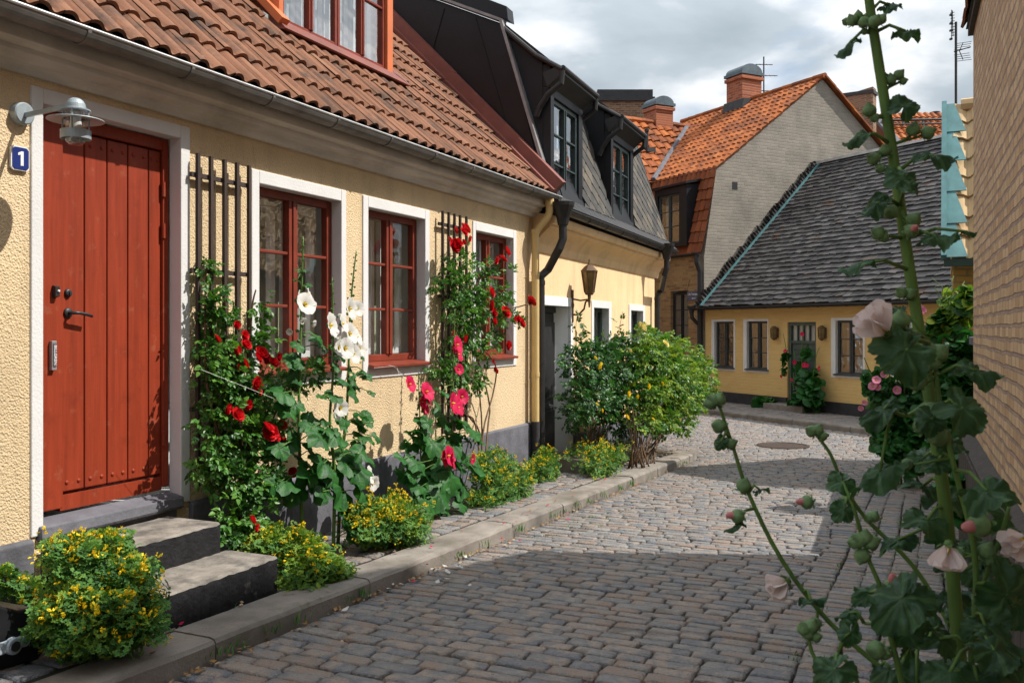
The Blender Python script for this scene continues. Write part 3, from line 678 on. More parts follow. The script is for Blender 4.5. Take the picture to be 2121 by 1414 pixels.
mb = MB(); ring(mb, dq[0], dq[1], -.25, dzq, .1, .1, do2 - dzq, 0, -.012, .03); mb.poly([(dq[1], .03, -.25), (dq[1] + .1, .03, -.25), (dq[1] + .1, .3, -.25), (dq[1] - .084, .2, -.25)], (0, 0, dzq + .25)); mb.poly([(dq[0], .03, -.25), (dq[0], .3, -.25), (dq[0] - .1, .3, -.25), (dq[0] - .1, .03, -.25)], (0, 0, dzq + .25)); mb.box(dq[0], dq[1], .03, .3, dzq + .001, dzq + .08); mb.build('door_surround', M['white_bright'], h2, bevel=.006)
mb = MB(); mb.box(dq[0], dq[1] - .084, .2, .25, -.25, dzq - .08, .5); mb.box(dq[0], dq[1] - .07, .17, .25, dzq - .08, dzq - .001, .5)
for a, b in ((.06, .46), (.54, .94)):
    w_ = dq[1] - dq[0]; mb.box(dq[0] + w_ * a, dq[0] + w_ * b, .185, .2, .7, dzq - .2, .5); mb.box(dq[0] + w_ * a, dq[0] + w_ * b, .185, .2, -.1, .55, .5)
d2 = mb.build('door', M['black_matte'], h2, label='black panelled door deep in a white reveal', bevel=.005)
mb = MB(); hx2 = dq[0] + .75; mb.tube([(hx2, .18, .62), (hx2, .13, .62), (hx2 - .1, .13, .6)], .01, 8); mb.build('handle', M['steel'], d2)
for w in ww:
    mb = MB(); ring(mb, w[2], w[3], wz0, wz1, w[2] - w[0], w[1] - w[3], .1, .08, -.012, .1); mb.build('window_surround', M['white'], h2, bevel=.005)
    window(h2, w[2] + .001, w[3] - .001, wz0 + .001, wz1 - .001, .1, 2, 2, .05, M['green_frame'], casements=2, mull=.08, curtain=[(w[2] + .05, w[2] + .3, wz0 + .1, wz1 - .1), (w[3] - .3, w[3] - .05, wz0 + .1, wz1 - .1)])
# coved cornice
cp = [(0, 2.5), (-.012, 2.5), (-.02, 2.52), (-.04, 2.6), (-.09, 2.68), (-.17, 2.75), (-.2, 2.77), (-.2, 2.8), (-.24, 2.81), (-.25, 2.84), (-.25, 2.9), (0, 2.95)]
mb = MB(); mb.prof(cp, X0 - .0, X1 + .2, rn=.5); mb.build('cornice', M['apricot'], h2)
mb = MB(); gutter(mb, X0 - .02, X1 + .3, -.31, 2.985, .06, .8)
mb.mi = 0; x = X0
while x < X1 + .2:
    mb.prof([(-.36, 3.0), (-.12, 3.24), (-.115, 3.25), (-.37, 3.012)], x, min(x + .3, X1 + .25) - .012); x += .3
mb.build('gutter', [M['black_matte'], M['black_matte']], h2)
# mansard roof
gX = lambda y: X0 + .04 + .05 * y
prof2 = [(-.2, 2.9), (-.2, 3.15), (.44, 5.22), (1.3, 5.62), (3.6, 6.7), (6.4, 5.2), (7.1, 2.9)]
mb = MB(); mb.prof(prof2, X0 + .5, X1 + .05, rn=.5); mb.poly([(gX(y) + .02, y, z) for y, z in prof2], (.4, 0, 0), .5)
rf2 = mb.build('roof', M['black_metal'], h2)
vv = Vector((0, .64, 2.07)).normalized(); nn = Vector((0, -2.07, .64)).normalized()
YF2 = -.17
dps = [(f.x(1141, YF2), f.x(1207, YF2)), (f.x(1266, YF2), f.x(1312, YF2))]
mb = MB(); LS = Vector((0, .64, 2.07)).length
def sk(u, v): return any(a - .02 < u + X0 < b + .02 for a, b in dps)
# lozenge slates
sw, shh = .36, .3
bays = [MB(), MB(), MB()]
r_ = 0; v_ = -.1
while v_ < LS:
    u_ = -.3 + (r_ % 2) * sw / 2
    while u_ < X1 - X0 + .2:
        if not sk(u_, v_ + .1):
            jj = [random.uniform(-.012, .012) for _ in range(4)]
            O_ = Vector((X0, -.2, 3.15)); pt = lambda uu, vv_, h: O_ + Vector((1, 0, 0)) * min(max(uu, .2), X1 - X0 + .04) + vv * min(max(vv_, 0), LS) + nn * h
            lo, l, r2, hi = pt(u_ + jj[0], v_ - shh * .75, .03), pt(u_ - sw * .56, v_ + jj[1], .018), pt(u_ + sw * .56, v_ + jj[2], .022), pt(u_, v_ + shh * .8, .004)
            lo2, l2, r3 = lo - nn * .018, l - nn * .016, r2 - nn * .016
            bays[sum(u_ + X0 > (p_[0] + p_[1]) / 2 for p_ in dps)].add([lo, r2, hi, l, lo2, r3, l2], [(0, 1, 2, 3), (4, 5, 1, 0), (6, 4, 0, 3)])
        u_ += sw
    r_ += 1; v_ += shh * .5
for bay in bays: bay.build('slates', M['slate'], rf2)
mb = MB()   # gable cladding, seams and trims, facing the yellow house
gx = X0 - .05
mb.poly([(gX(y), y, z) for y, z in [(.0, 2.6), (-.15, 3.1), (.40, 5.16), (1.3, 5.58), (3.6, 6.66), (6.4, 5.2), (7, 2.6)]], (.03, 0, 0), .5)
for (y_, z_, y2_, z2_) in ((.05, 3.0, .78, 5.34), (1.5, 4.4, 3.2, 5.6), (.5, 4.2, 1.7, 5.0), (1.9, 3.4, 1.2, 5.5)): mb.bar((gX(y_) - .003, y_, z_), (gX(y2_) - .003, y2_, z2_), .012, .012)
mb.build('gable_cladding', M['black_metal'], h2)
mb = MB(); p0, p1, p2, p3 = Vector((0, -.23, 3.1)), Vector((0, .43, 5.24)), Vector((0, 1.3, 5.63)), Vector((0, 3.6, 6.72))
mb.bar((gX(p0.y) + .03, p0.y, p0.z), (gX(p1.y) + .03, p1.y, p1.z), .13, .035, (0, -1, .3)); mb.bar((gX(p1.y) + .03, p1.y - .02, p1.z), (gX(p3.y) + .03, p3.y, p3.z), .13, .03, (0, -.3, 1))
mb.build('verge_trim', M['dark_trim'], rf2)
mb = MB(); mb.poly([(gX(y_) + .04, y_, z_) for y_, z_ in ((.36, 5.26), (1.3, 5.70), (3.6, 6.8), (3.6, 6.98), (1.2, 5.82), (.38, 5.42))], (.2, 0, 0)); mb.build('upper_verge', M['black_metal'], rf2)
# dormers of house 2
for i, (a, b) in enumerate(dps):
    zb, zt = 3.1, 4.42; yf = YF2
    mb = MB(); ring(mb, a + .12, b - .16, zb + .06, zt - .1, .12, .16, .1, .06, yf, yf + .1)
    mb.prof([(yf + .1, zb), (yf + .1, zt + .37), (.46, 5.235)], a, a + .03); mb.prof([(yf + .1, zb), (yf + .1, zt + .37), (.46, 5.235)], b - .03, b); mb.box(a + .002, b - .002, yf + .004, yf + .1, zt + .002, zt + .27)
    dd = mb.build('dormer', M['black_metal'], h2, bevel=.006)
    mb = MB(); y0, z0, y1, z1 = yf - .14, zt + .15, .5, 5.27
    mb.poly([(a - .07, y0, z0), (b + .07, y0, z0), (b + .02, y1, z1), (a - .02, y1, z1)], (0, .01, .04))
    mb.prof([(y0 + .03, z0 + .06), (y0 - .03, z0 + .05), (y0 - .03, z0 - .03), (y0 + .08, z0 - .1), (yf + .02, zt - .02), (yf + .08, z0)], a - .07, b + .07)
    mb.tube([(a - .07, y0 - .03, z0 + .03), (b + .07, y0 - .03, z0 + .03)], .035, 10)
    for xx in (a - .06, b + .06): mb.tube([(xx, y0 - .02, z0 + .02), (xx, .0, 4.79), (xx, .4, 5.15)], .03, 8)
    for xx in (a - .06, b + .06): mb.tube([(xx, y0 - .02, z0 + .0), (xx, y0 - .01, z0 - .14), (xx, yf + .02, z0 - .26), (xx, yf + .12, z0 - .4), (xx, yf + .16, z0 - .5)], .035, 10)
    mb.build('dormer_roof', M['black_matte'], dd)
    window(h2, a + .121, b - .161, zb + .061, zt - .101, yf + .03, 2, 3, .05, M['green_frame'], casements=2, mull=.085, holder=dd, curtain=None, glass='glass_sky')
    mb = MB(); mb.quad((a + .04, yf + .3, zb), (b - .04, yf + .3, zb), (b - .04, yf + .3, zt), (a + .04, yf + .3, zt)); mb.build('interior_wall', M['curtain'], dd)
def downpipe2(px, x_wall, yh, parent, zbot):
    xh = f.x(px, yh); mb = MB()
    mb.lathe([(.06, -.2), (.075, -.12), (.13, .02), (.135, .06), (.115, .06), (.1, 0)], (xh, yh, 2.98), 14)
    mb.tube([(xh, yh, 2.82), (xh, yh, 2.62), (xh - .03, yh + .03, 2.52), (x_wall + .08, -.16, 2.28), (x_wall, -.1, 2.2), (x_wall, -.1, 2.05), (x_wall, -.1, zbot)], .048, 12)
    for zz in (2.1, 1.2, .4): mb.tube([(x_wall, -.1, zz), (x_wall, -.1, zz + .05)], .053, 12)
    mb.build('downpipe', M['black_matte'], parent, smooth=False)
downpipe2(1166, f.x(1120, -.1), -.37, h2, gzl(H2, 10.2, 0)); downpipe2(1381, f.x(1361, -.1), -.37, h2, gzl(H2, 16.2, 0))
# number 3 on the door reveal
text('3', .16, M['black_matte'], h2, (dq[1] + .05, -.0145, dzq - .2), (R(90), 0, 0), 'house_number')
# wall lantern of house 2
lx, lzz = f.x(1184), f.z(1184, 632); lo_ = -.24; LS_ = .8
lan = thing('wall_lantern', 'brown metal coach lantern on a scroll bracket above the white door surround', 'lamp', H2, (lx, 0, lzz))
mb = MB(); lathe_y(mb, [(.0001, .03), (.03, .028), (.05, .015), (.055, 0)], (lx, 0, lzz), 16); mb.box(lx - .03, lx + .03, -.02, -.002, lzz - .22, lzz + .2)
mb.tube([(lx, -.02, lzz - .12), (lx, -.09, lzz - .13), (lx, -.17, lzz - .05), (lx, -.19, lzz + .04), (lx, lo_, lzz + .07)], .013, 8); mb.tube([(lx, -.02, lzz + .08), (lx, -.12, lzz + .06), (lx, lo_, lzz + .075)], .011, 8)
mb.tube([(lx, lo_, lzz - .03), (lx, lo_, lzz + .13)], [.01, .025], 8); mb.build('bracket', M['cane'], lan)
mb = MB(); zb = lzz + .13; hx = lambda r: r
mb.lathe([(.045, 0), (.06, .02), (.06, .03)], (lx, lo_, zb), 6); mb.lathe([(.108, .3), (.115, .312), (.08, .35), (.05, .38), (.025, .39), (.02, .41), (.01, .43), (.013, .445), (.0001, .475)], (lx, lo_, zb), 6)
for k in range(6):
    t = 2 * math.pi * k / 6; mb.bar((lx + .06 * math.cos(t), lo_ + .06 * math.sin(t), zb + .03), (lx + .1 * math.cos(t), lo_ + .1 * math.sin(t), zb + .302), .016, .016)
mb.build('cage', M['cane'], lan)
mb = MB(); mb.lathe([(.05, .03), (.094, .3)], (lx, lo_, zb), 6); mb.build('lantern_glass', M['lantern_glass'], lan)
# ------------------------------------------------------------------ brick mansard house with limewashed gable (L-shaped)
f = FC; gl = lambda x, y: gzl(FC, x, y)
bh = thing('brick_house', 'brick house with orange tiled roofs and a big limewashed gable', 'house', FC, (-1.4, 0, gl(-1.4, 0)))
ZE, ZK, YK, ZR, YR = 1.6 + 1.95, 1.6 + 4.19, .404, 1.6 + 6.97, 4.106
wx0, wx1 = f.x(1389), f.x(1426); wz0, wz1 = f.z(1405, 709), f.z(1405, 607)
mb = MB(); wall_holes(mb, -2.9, 0, -.6, ZE, [(wx0, wx1, wz0, wz1 + .06)], depth=.1); mb.build('wall', M['brick_facade'], bh)
mb = MB(); mb.quad((-2.9, 0, -.6), (-2.9, 0, ZK), (-2.9, -9, ZK), (-2.9, -9, -.6)); mb.build('wing_wall', mat_side if False else brick_mat('wing_brick', [(.2, .1, .045), (.36, .2, .08), (.45, .27, .11)], (.27, .2, .13), .24, .078, .012, axis='yz'), bh)
window(bh, wx0 + .001, wx1 - .001, wz0 + .001, wz1, .08, 2, 3, .045, M['black_matte'], casements=2, mull=.07, arch=.05, curtain=[(wx0 + .05, wx0 + .4, wz0 + .1, wz1 - .1), (wx1 - .4, wx1 - .05, wz0 + .1, wz1 - .1)], glass='glass_old', inner=False)
mb = MB(); mb.quad((-2.8, .9, -.5), (-.1, .9, -.5), (-.1, .9, ZE), (-2.8, .9, ZE)); mb.build('interior_wall', M['room'], bh)
mb = MB()   # gauged arch
for i in range(9):
    t = (i - 4) * .105; mb.bar(((wx0 + wx1) / 2 + t * (wx1 - wx0) * .95, -.006, wz1 + .1 + .05 * math.cos(t * 3)), ((wx0 + wx1) / 2 + t * (wx1 - wx0) * 1.3, -.006, wz1 + .36 + .05 * math.cos(t * 3)), .09, .02, (0, 1, 0))
mb.build('window_arch', M['brick_facade'], bh)
YB = 2 * YR - .3
gp = [(-.02, -.6), (-.02, ZE - .1), (YK - .02, ZK - .02), (YR, ZR - .06), (YB, ZR - .06 - (YB - YR) * .75), (YB, -.6)]
mb = MB(); mb.poly([(0, y, z) for y, z in gp], (-.3, 0, 0), .5)
mb.mi = 1; hp = f.z(1522, 385, 0); 
gk = (1522 - CX) / F; t_ = (gk * f.o.y - f.o.x) / (f.ey.x - gk * f.ey.y); zz = EYE + (HY - 385) / F * f.xy(0, t_).y
mb.box(-.02, .004, t_ - .09, t_ + .09, zz - .1, zz + .1)
gw = mb.build('gable_wall', [M['gable'], M['black_matte']], bh)
def s_prof(t): return .62 * math.sin(2 * math.pi * t) + .25 * math.sin(4 * math.pi * t + .6)
RL = 13
up = Vector((0, YR - YK, ZR - ZK)); upn = Vector((0, -(ZR - ZK), YR - YK)); UL = up.length
# valley runs from (-2.76,YK,ZK) to (-5.72,YR,ZR)
FW_ = .84
def ur_main(v): return (0, 2.76 + 2.96 * v / UL) if v / UL < FW_ else (0, 5.9)
mb = MB(); tiles(mb, (.06, YK, ZK), (-1, 0, 0), up, upn, RL, UL, .21, .3, .05, lambda t: s_prof(1 - t), lift=.028, th=.02, segs=7, ur=ur_main, jit=.012)
r1 = mb.build('roof', M['tile_orange'], bh, label='orange pantile main roof')
mb = MB(); mb.quad((0.04, YK - .05, ZK - .03), (-2.8, YK - .05, ZK - .03), (-5.76, YR, ZR - .02), (0.04, YR, ZR - .02)); mb.quad((0.04, YR, ZR - .02), (-12, YR, ZR - .02), (-12, YB, ZR - 2.9), (0.04, YB, ZR - 2.9))
mb.build('roof_core', M['tile_rust'], r1)
mb = MB()
for i in range(30):
    x = .1 - i * .4
    if x > -6: mb.tube([(x, YR, ZR + .02 + random.uniform(-.006, .006)), (x - .41, YR, ZR + .03)], .085, 8)
for i in range(12):
    y = YR + i * .36; 
    if y < YB: mb.bar((.06, y, ZR + .02 - (y - YR) * .75), (.06, y + .37, ZR + .035 - (y + .37 - YR) * .75), .16, .05, (0, .6, .8))
mb.build('ridge_tiles', M['tile_orange'], r1)
wp = Vector((-2.96, 0, ZR - ZK)); wn = Vector((ZR - ZK, 0, 2.96)); WL = wp.length; Y9 = -8.5
# wing: u runs along -y from the valley
def ur_wing(v): return (Y9 * -1 * 0 + (-(YK + (YR - YK) * v / WL)), -Y9)
mb = MB(); tiles(mb, (-2.76, 0, ZK), (0, -1, 0), wp, wn, 9, WL * FW_, .3, .4, .05, s_prof, lift=.045, th=.025, segs=7, ur=ur_wing, jit=.012)
r2 = mb.build('roof', M['tile_orange'], bh, label='orange pantile roof of the wing')
mb = MB(); XW, ZW = -2.76 - 2.96 * FW_, ZK + (ZR - ZK) * FW_; mb.quad((-2.7, YK, ZK - .03), (-2.7, Y9, ZK - .03), (XW, Y9, ZW - .03), (XW, YR - .6, ZW - .03)); mb.quad((XW, YR, ZW - .03), (XW, Y9, ZW - .03), (-8, Y9, ZW - 2.8), (-8, YR, ZW - 2.8)); mb.build('roof_core', M['tile_rust'], r2)
mb = MB()
for i in range(30): mb.tube([(XW, YR - .4 - i * .4, ZW + .03), (XW, YR - .81 - i * .4, ZW + .04)], .1, 8)
mb.build('ridge_tiles', M['tile_orange'], r2)
mb = MB(); mb.tube([(-2.72, YK - .05, ZK + .05), (XW, YK + (YR - YK) * FW_, ZW + .06)], .075, 6); mb.build('valley_flashing', M['plinth'], r2)
vx = f.x(1385, 0); mb = MB(); mb.lathe([(.05, 0), (.05, .5), (.075, .5), (.075, .58), (.0001, .6)], (-4.1, 1.1, ZK + (4.1 - 2.76) * .94), 10); mb.box(-4.35, -3.85, .95, 1.25, ZK + 1.1, ZK + 1.14 + .1); mb.build('vent_pipe', M['plinth_dark'], r2)
# lower mansard slope
lp = Vector((0, YK + .1, ZK - ZE)); ln = Vector((0, -(ZK - ZE), YK + .1)); LL = lp.length
dx0, dx1 = f.x(1358, -.12), f.x(1424, -.12)
mb = MB()
def bell(v): return -.14 * max(0, 1 - v / .8) ** 2
tiles(mb, (.03, -.12, ZE + .0), (-1, 0, 0), lp, ln, 2.95, LL, .2, .3, .032, lambda t: s_prof(1 - t), lift=.03, th=.02, segs=6, skip=lambda u, v: dx0 < .03 - u < dx1 and .1 < v < 1.72, jit=.01)
mb.build('lower_roof', M['tile_rust'], bh, label='rust brown tiled lower mansard slope')
mb = MB(); mb.poly([(-.31, -.05, ZE - .05), (-.31, YK, ZK - .05), (-.31, .9, ZK - .05), (-.31, .9, ZE - .05)], (-2.55, 0, 0)); mb.build('mansard_core', M['tile_rust'], bh)
zb, zt = f.z(1390, 512, -.15), f.z(1390, 388, -.15)
mb = MB(); ring(mb, dx0 + .14, dx1 - .32, zb + .1, zt - .18, .14, .32, .18, .1, -.15, -.02)
mb.prof([(-.02, zb), (-.02, zt), (.4, zt + .05), (.3, zb)], dx0, dx0 + .05); mb.prof([(-.02, zb), (-.02, zt), (.4, zt + .05), (.3, zb)], dx1 - .05, dx1)
mb.poly([(dx0 - .06, -.22, zt), (dx1 + .06, -.22, zt), (dx1 + .06, .55, zt + .16), (dx0 - .06, .55, zt + .16)], (0, 0, .06))
dd = mb.build('dormer', M['black_metal'], bh)
window(bh, dx0 + .141, dx1 - .321, zb + .101, zt - .181, -.1, 2, 3, .05, M['grey_frame'], casements=2, mull=.08, holder=dd, inner=False, glass='glass_old', curtain=[(dx0 + .18, dx0 + .45, zb + .15, zt - .2)])
mb = MB(); mb.quad((dx0 + .1, .25, zb), (dx1 - .1, .25, zb), (dx1 - .1, .25, zt), (dx0 + .1, .25, zt)); mb.build('interior_wall', M['room'], dd)
mb = MB(); gutter(mb, -2.6, .02, -.2, ZE - .02, .06, .8); mb.build('gutter', [M['black_matte'], M['black_matte']], bh)
xd = -.07
mb = MB(); mb.tube([(xd, -.2, ZE - .06), (xd, -.2, ZE - .25), (xd, -.1, ZE - .5), (xd, -.1, -.3)], .065, 10); mb.build('downpipe', M['black_matte'], bh)
def chimney(parent, name, a, b, c, d, zb, zt, bm, cap, dome, axis='x'):
    mb = MB(); mb.box(a, b, c, d, zb, zt, .5); mb.box(a - .05, b + .05, c - .05, d + .05, zt - .16, zt - .06, .5)
    ch = mb.build(name, bm, parent); mb = MB(); mb.box(a - .06, b + .06, c - .06, d + .06, zt - .02, zt + .07)
    if dome:
        n = 10; ym = (c + d) / 2; hw = (d - c) / 2 + .02
        mb.poly([(a - .02, ym + hw * math.cos(math.pi * i / n), zt + .07 + hw * .62 * math.sin(math.pi * i / n)) for i in range(n + 1)], (b - a + .04, 0, 0))
    else: mb.prof([(c + .03, zt + .1), (d - .03, zt + .1), (d - .1, zt + .28), (c + .1, zt + .28)], a + .02, b - .02)
    mb.build('chimney_cap', cap, ch); return ch
# chimney on the main ridge
k = (1541 - CX) / F; o = f.xy(0, YR); t = (o.x - k * o.y) / (f.ex.x - k * f.ex.y) * -1; xc = t
dep = f.xy(xc, YR).y; w_ = 48 / F * dep; zt = EYE + (HY - 160) / F * dep
ch = chimney(bh, 'chimney', xc - .36, xc + .36, YR - .38, YR + .38, ZR - .6, zt, M['brick_red'], M['cap_metal'], True)
mb = MB(); mb.prof([(YR - .48, ZR - .3), (YR - .4, ZR + .0), (YR + .4, ZR + .0), (YR + .48, ZR - .3)], xc - .46, xc + .46); mb.build('chimney_apron', M['plinth_dark'], ch)
# chimneys behind the wing
def at_depth(px, py, Y): return ((px - CX) / F * Y, Y, EYE + (HY - py) / F * Y)
q = at_depth(1364, 222, 29.6); lx_, ly_ = f.loc(q[0], q[1])
chimney(bh, 'chimney', lx_ - .33, lx_ + .33, ly_ - .33, ly_ + .33, ZR - 2, q[2], M['brick_red'], M['cap_metal'], True)
q = at_depth(1292, 213, 32.5); lx_, ly_ = f.loc(q[0], q[1])
rear = thing('rear_house', 'house behind the wing showing only a wide brick chimney over its roof', 'house', FW, (q[0], q[1], gz(q[0], q[1])))
mb = MB(); mb.box(q[0] - .9, q[0] + .95, q[1] - .3, q[1] + .4, 5, q[2], .5); cc_ = mb.build('chimney', M['brick_brown'], rear, label='broad brown brick chimney with dark metal cap')
mb = MB(); mb.box(q[0] - 1, q[0] + 1.05, q[1] - .38, q[1] + .48, q[2] - .02, q[2] + .12); mb.box(q[0] - .95, q[0] + 1.0, q[1] - .2, q[1] + .3, q[2] + .12, q[2] + .42); mb.build('chimney_cap', M['plinth_dark'], cc_)
mb = MB(); mb.box(q[0] - 5, q[0] + 3, q[1] - 2, q[1] + 5, -1, 5.2); mb.build('wall', M['brick_facade'], rear)
mb = MB(); mb.prof([(q[1] - 2.3, 5.2), (q[1] + 1.5, 7.6), (q[1] + 5.3, 5.2)], q[0] - 5.1, q[0] + 3.1); mb.build('roof', M['tile_orange'], rear)
def yagi(mb, p, boom, n, el, r=.012, wid=.5):
    p, boom, el = Vector(p), Vector(boom), Vector(el); mb.tube([p, p + boom], r, 6)
    for i in range(n):
        c = p + boom * ((i + .3) / n); mb.tube([c - el * wid / 2, c + el * wid / 2], r * .8, 5)
q = at_depth(1582, 205, 28.3); top_ = at_depth(1582, 118, 28.3)
an = thing('roof_antenna', 'thin dark television antenna rising beside the domed red chimney', 'antenna', FW, (q[0], q[1], q[2] - .3))
mb = MB(); mb.tube([(q[0], q[1], q[2] - .3), (q[0], q[1], top_[2])], .022, 6); mb.build('mast', M['black_matte'], an)
for h, L_, s_ in ((.25, .62, 1), (.72, .7, 1), (1.06, .55, -1)):
    mb = MB(); yagi(mb, (q[0] - .25, q[1], q[2] + h), (L_, .1, .02), 5, (.1, .6, .25), .014, .35); mb.build('crossbar', M['black_matte'], an)
# street sign on the brick wall
sx_, sz_ = f.x(1437, -.02), f.z(1437, 614, -.02)
mb = MB(); mb.box(sx_ - .27, sx_ + .27, -.025, -.005, sz_ - .1, sz_ + .14)
sg = mb.top('street_sign', M['sign_plate'], FC, (sx_, 0, sz_), 'dark street name sign on the brick wall beside the black downpipe', 'sign')
text('Lilla Tomegatan', .075, M['enamel_white'], sg, (sx_, -.027, sz_ + .06), (R(90), 0, 0)); text('ROTEN', .045, M['enamel_white'], sg, (sx_, -.027, sz_ - .05), (R(90), 0, 0))

# ------------------------------------------------------------------ ochre cottage
ct = thing('ochre_cottage', 'low ochre cottage with dark shingle roof and green door', 'house', FC, (4, 0, gl(4, 0)))
CE = 1.6 + .52; XC = 8.2
cw = [(1474, 1523, 1480, 1520), (1540, 1592, 1547, 1590), (1722, 1792, 1731, 1788), (1846, 1892, 1853, 1889)]
cz1, cz0 = f.z(1480, 666), f.z(1480, 760)
dc = (f.x(1631), f.x(1690)); dz1 = f.z(1631, 667)
hs = [(f.x(a[2]), f.x(a[3]), cz0, cz1) for a in cw]
e = .03
mb = MB(); wall_holes(mb, 0.02, XC, -.6, CE, [(h[0] - e, h[1] + e, h[2] - e, h[3] + e) for h in hs] + [(dc[0], dc[1], -.3, dz1)]); reveal(mb, dc[0], dc[1], -.3, dz1, 0, .1)
mb.quad((XC, 0, -.6), (XC, 6, -.6), (XC, 6, 2), (XC, 0, CE)); mb.build('wall', M['cottage'], ct)
mb = MB(); mb.quad((.1, 1.1, -.5), (XC - .1, 1.1, -.5), (XC - .1, 1.1, CE), (.1, 1.1, CE)); mb.build('interior_wall', M['room'], ct)
mb = MB(); 
for a, b in ((.02, dc[0]), (dc[1], XC)): mb.box(a, b, -.04, .02, -.6, .02, .5)
mb.build('plinth', M['plinth_dark'], ct)
for i, h in enumerate(hs):
    a = cw[i]; mb = MB(); ring(mb, h[0], h[1], h[2], h[3], h[0] - f.x(a[0]), f.x(a[1]) - h[1], .055, .07, -.01, .1); mb.build('window_surround', M['white'], ct)
    W_ = h[1] - h[0]
    window(ct, h[0] + .001, h[1] - .001, h[2] + .001, h[3] - .001, .06, 4 if False else 2, 3, .05, M['grey_frame'], casements=2, mull=.09, glass='glass_old', inner=False, curtain=[(h[0] + .06, h[0] + W_ * .3, h[2] + .1, h[3] - .05), (h[1] - W_ * .3, h[1] - .06, h[2] + .1, h[3] - .05)], sill=((h[0] - .04, h[1] + .04, h[2] - .01, .05), M['grey_frame']))
mb = MB(); W_ = dc[1] - dc[0]; ring(mb, dc[0] + .07, dc[1] - .07, -.2, dz1 - .08, .07, .07, .08, 0, .04, .12); mb.box(dc[0] + .07, dc[1] - .07, .05, .11, dz1 - .48, dz1 - .42, .5)
for i in range(1, 4): mb.box(dc[0] + .07 + (W_ - .14) * i / 4 - .012, dc[0] + .07 + (W_ - .14) * i / 4 + .012, .055, .1, dz1 - .42, dz1 - .08, .5)
mb.box(dc[0] + .07, dc[1] - .07, .085, .12, -.2, dz1 - .48, .5)
for (a, b) in ((.12, .46), (.54, .88)):
    for c, d in ((-.05, .35), (.45, .95), (1.02, dz1 - .58)):
        x0, x1 = dc[0] + W_ * a, dc[0] + W_ * b; ring(mb, x0 + .035, x1 - .035, c + .035, d - .035, .035, .035, .035, .035, .068, .085)
d3 = mb.build('door', M['door_green'], ct, label='dull green panelled door with a row of small panes above')
mb = MB(); mb.quad((dc[0] + .07, .09, dz1 - .42), (dc[1] - .07, .09, dz1 - .42), (dc[1] - .07, .09, dz1 - .08), (dc[0] + .07, .09, dz1 - .08)); mb.build('transom_pane', M['glass'], d3)
mb = MB(); mb.quad((dc[0] + .07, .115, dz1 - .42), (dc[1] - .07, .115, dz1 - .42), (dc[1] - .07, .115, dz1 - .08), (dc[0] + .07, .115, dz1 - .08)); mb.build('curtain', M['curtain'], d3)  # no real cloth: white sheet imitating the sky reflection in the transom
mb = MB(); mb.tube([(dc[0] + .2, .08, .75), (dc[0] + .2, .03, .75), (dc[0] + .3, .03, .74)], .012, 8); mb.build('handle', M['iron'], d3)
# cottage roof
RC, ZC = 3.87, 1.6 + 4.50
cv = Vector((0, RC + .25, ZC - CE)); cn = Vector((0, -(ZC - CE), RC + .25)); CLn = cv.length
mb = MB(); shingles(mb, (-.12, -.25, CE + .02), (1, 0, 0), cv, cn, XC + .2, CLn, .21, .165, .034, jit=.026, over=1.8)
cr = mb.build('roof', M['shingle'], ct)
mb = MB(); mb.poly([(-.1, -.22, CE - .04), (-.1, RC, ZC - .02), (-.1, 2 * RC + .25, CE)], (XC + .1, 0, 0)); mb.build('roof_core', M['black_matte'], cr)
mb = MB(); mb.bar((-.0, RC, ZC + .05), (XC, RC, ZC + .05), .22, .07); mb.build('ridge_flashing', M['zinc_light'], cr)
mb = MB(); mb.bar((.19, -.28, CE + .06), (.19, RC, ZC + .09), .06, .04, cn); mb.build('verge_flashing', M['copper'], cr)
mb = MB()
for i in range(56):
    t = (i + .3) / 56; p = Vector((.01, -.25, CE)) + cv * t; cnn = cn.normalized()
    mb.poly([p + cnn * -.02, p + cv.normalized() * .11 + cnn * -.02, p + cv.normalized() * .03 + cnn * random.uniform(.14, .24)], (random.uniform(.06, .14), 0, 0))
mb.build('verge_tiles', M['shingle'], cr)
mb = MB(); gutter(mb, -.15, XC, -.3, CE - .0, .06, .8); mb.build('gutter', [M['black_matte'], M['black_matte']], ct)
mb = MB(); mb.lathe([(.05, -.14), (.07, -.06), (.11, .02), (.11, .06)], (-.16, -.3, CE), 10); mb.tube([(-.16, -.3, CE - .1), (-.16, -.28, CE - .25), (-.1, -.1, CE - .45), (-.1, -.1, -.3)], .05, 10); mb.build('downpipe', M['black_matte'], ct)
for px, lab in ((1606.5, 'brown glass wall lantern left of the green cottage door'), (1705.5, 'brown glass wall lantern right of the green cottage door')):
    x, z = f.x(px, -.05), f.z(px, 690, -.05)
    t = thing('wall_lantern', lab, 'lamp', FC, (x, 0, z), 'lanterns beside the cottage door')
    mb = MB(); mb.lathe([(.03, .17), (.08, .13), (.085, .1), (.07, .1)], (x, -.1, z), 6); mb.lathe([(.07, -.1), (.06, -.13), (.02, -.16)], (x, -.1, z), 6); mb.box(x - .05, x + .05, -.03, -.002, z - .1, z + .12)
    for k in range(6): tt = k * math.pi / 3; mb.bar((x + .072 * math.cos(tt), -.1 + .072 * math.sin(tt), z - .1), (x + .08 * math.cos(tt), -.1 + .08 * math.sin(tt), z + .11), .014, .014)
    mb.build('cage', M['cane'], t); mb = MB(); mb.lathe([(.064, -.1), (.07, .1)], (x, -.1, z), 6); mb.build('lantern_glass', M['lantern_glass'], t)
mb = MB(); slab(mb, dc[0] - .25, dc[1] + .1, -.5, -.05, -.5, -.1)
mb.top('door_step', [M['kerb'], M['step_top']], FC, ((dc[0] + dc[1]) / 2, -.25, -.3), 'worn stone step in front of the green cottage door', 'step')

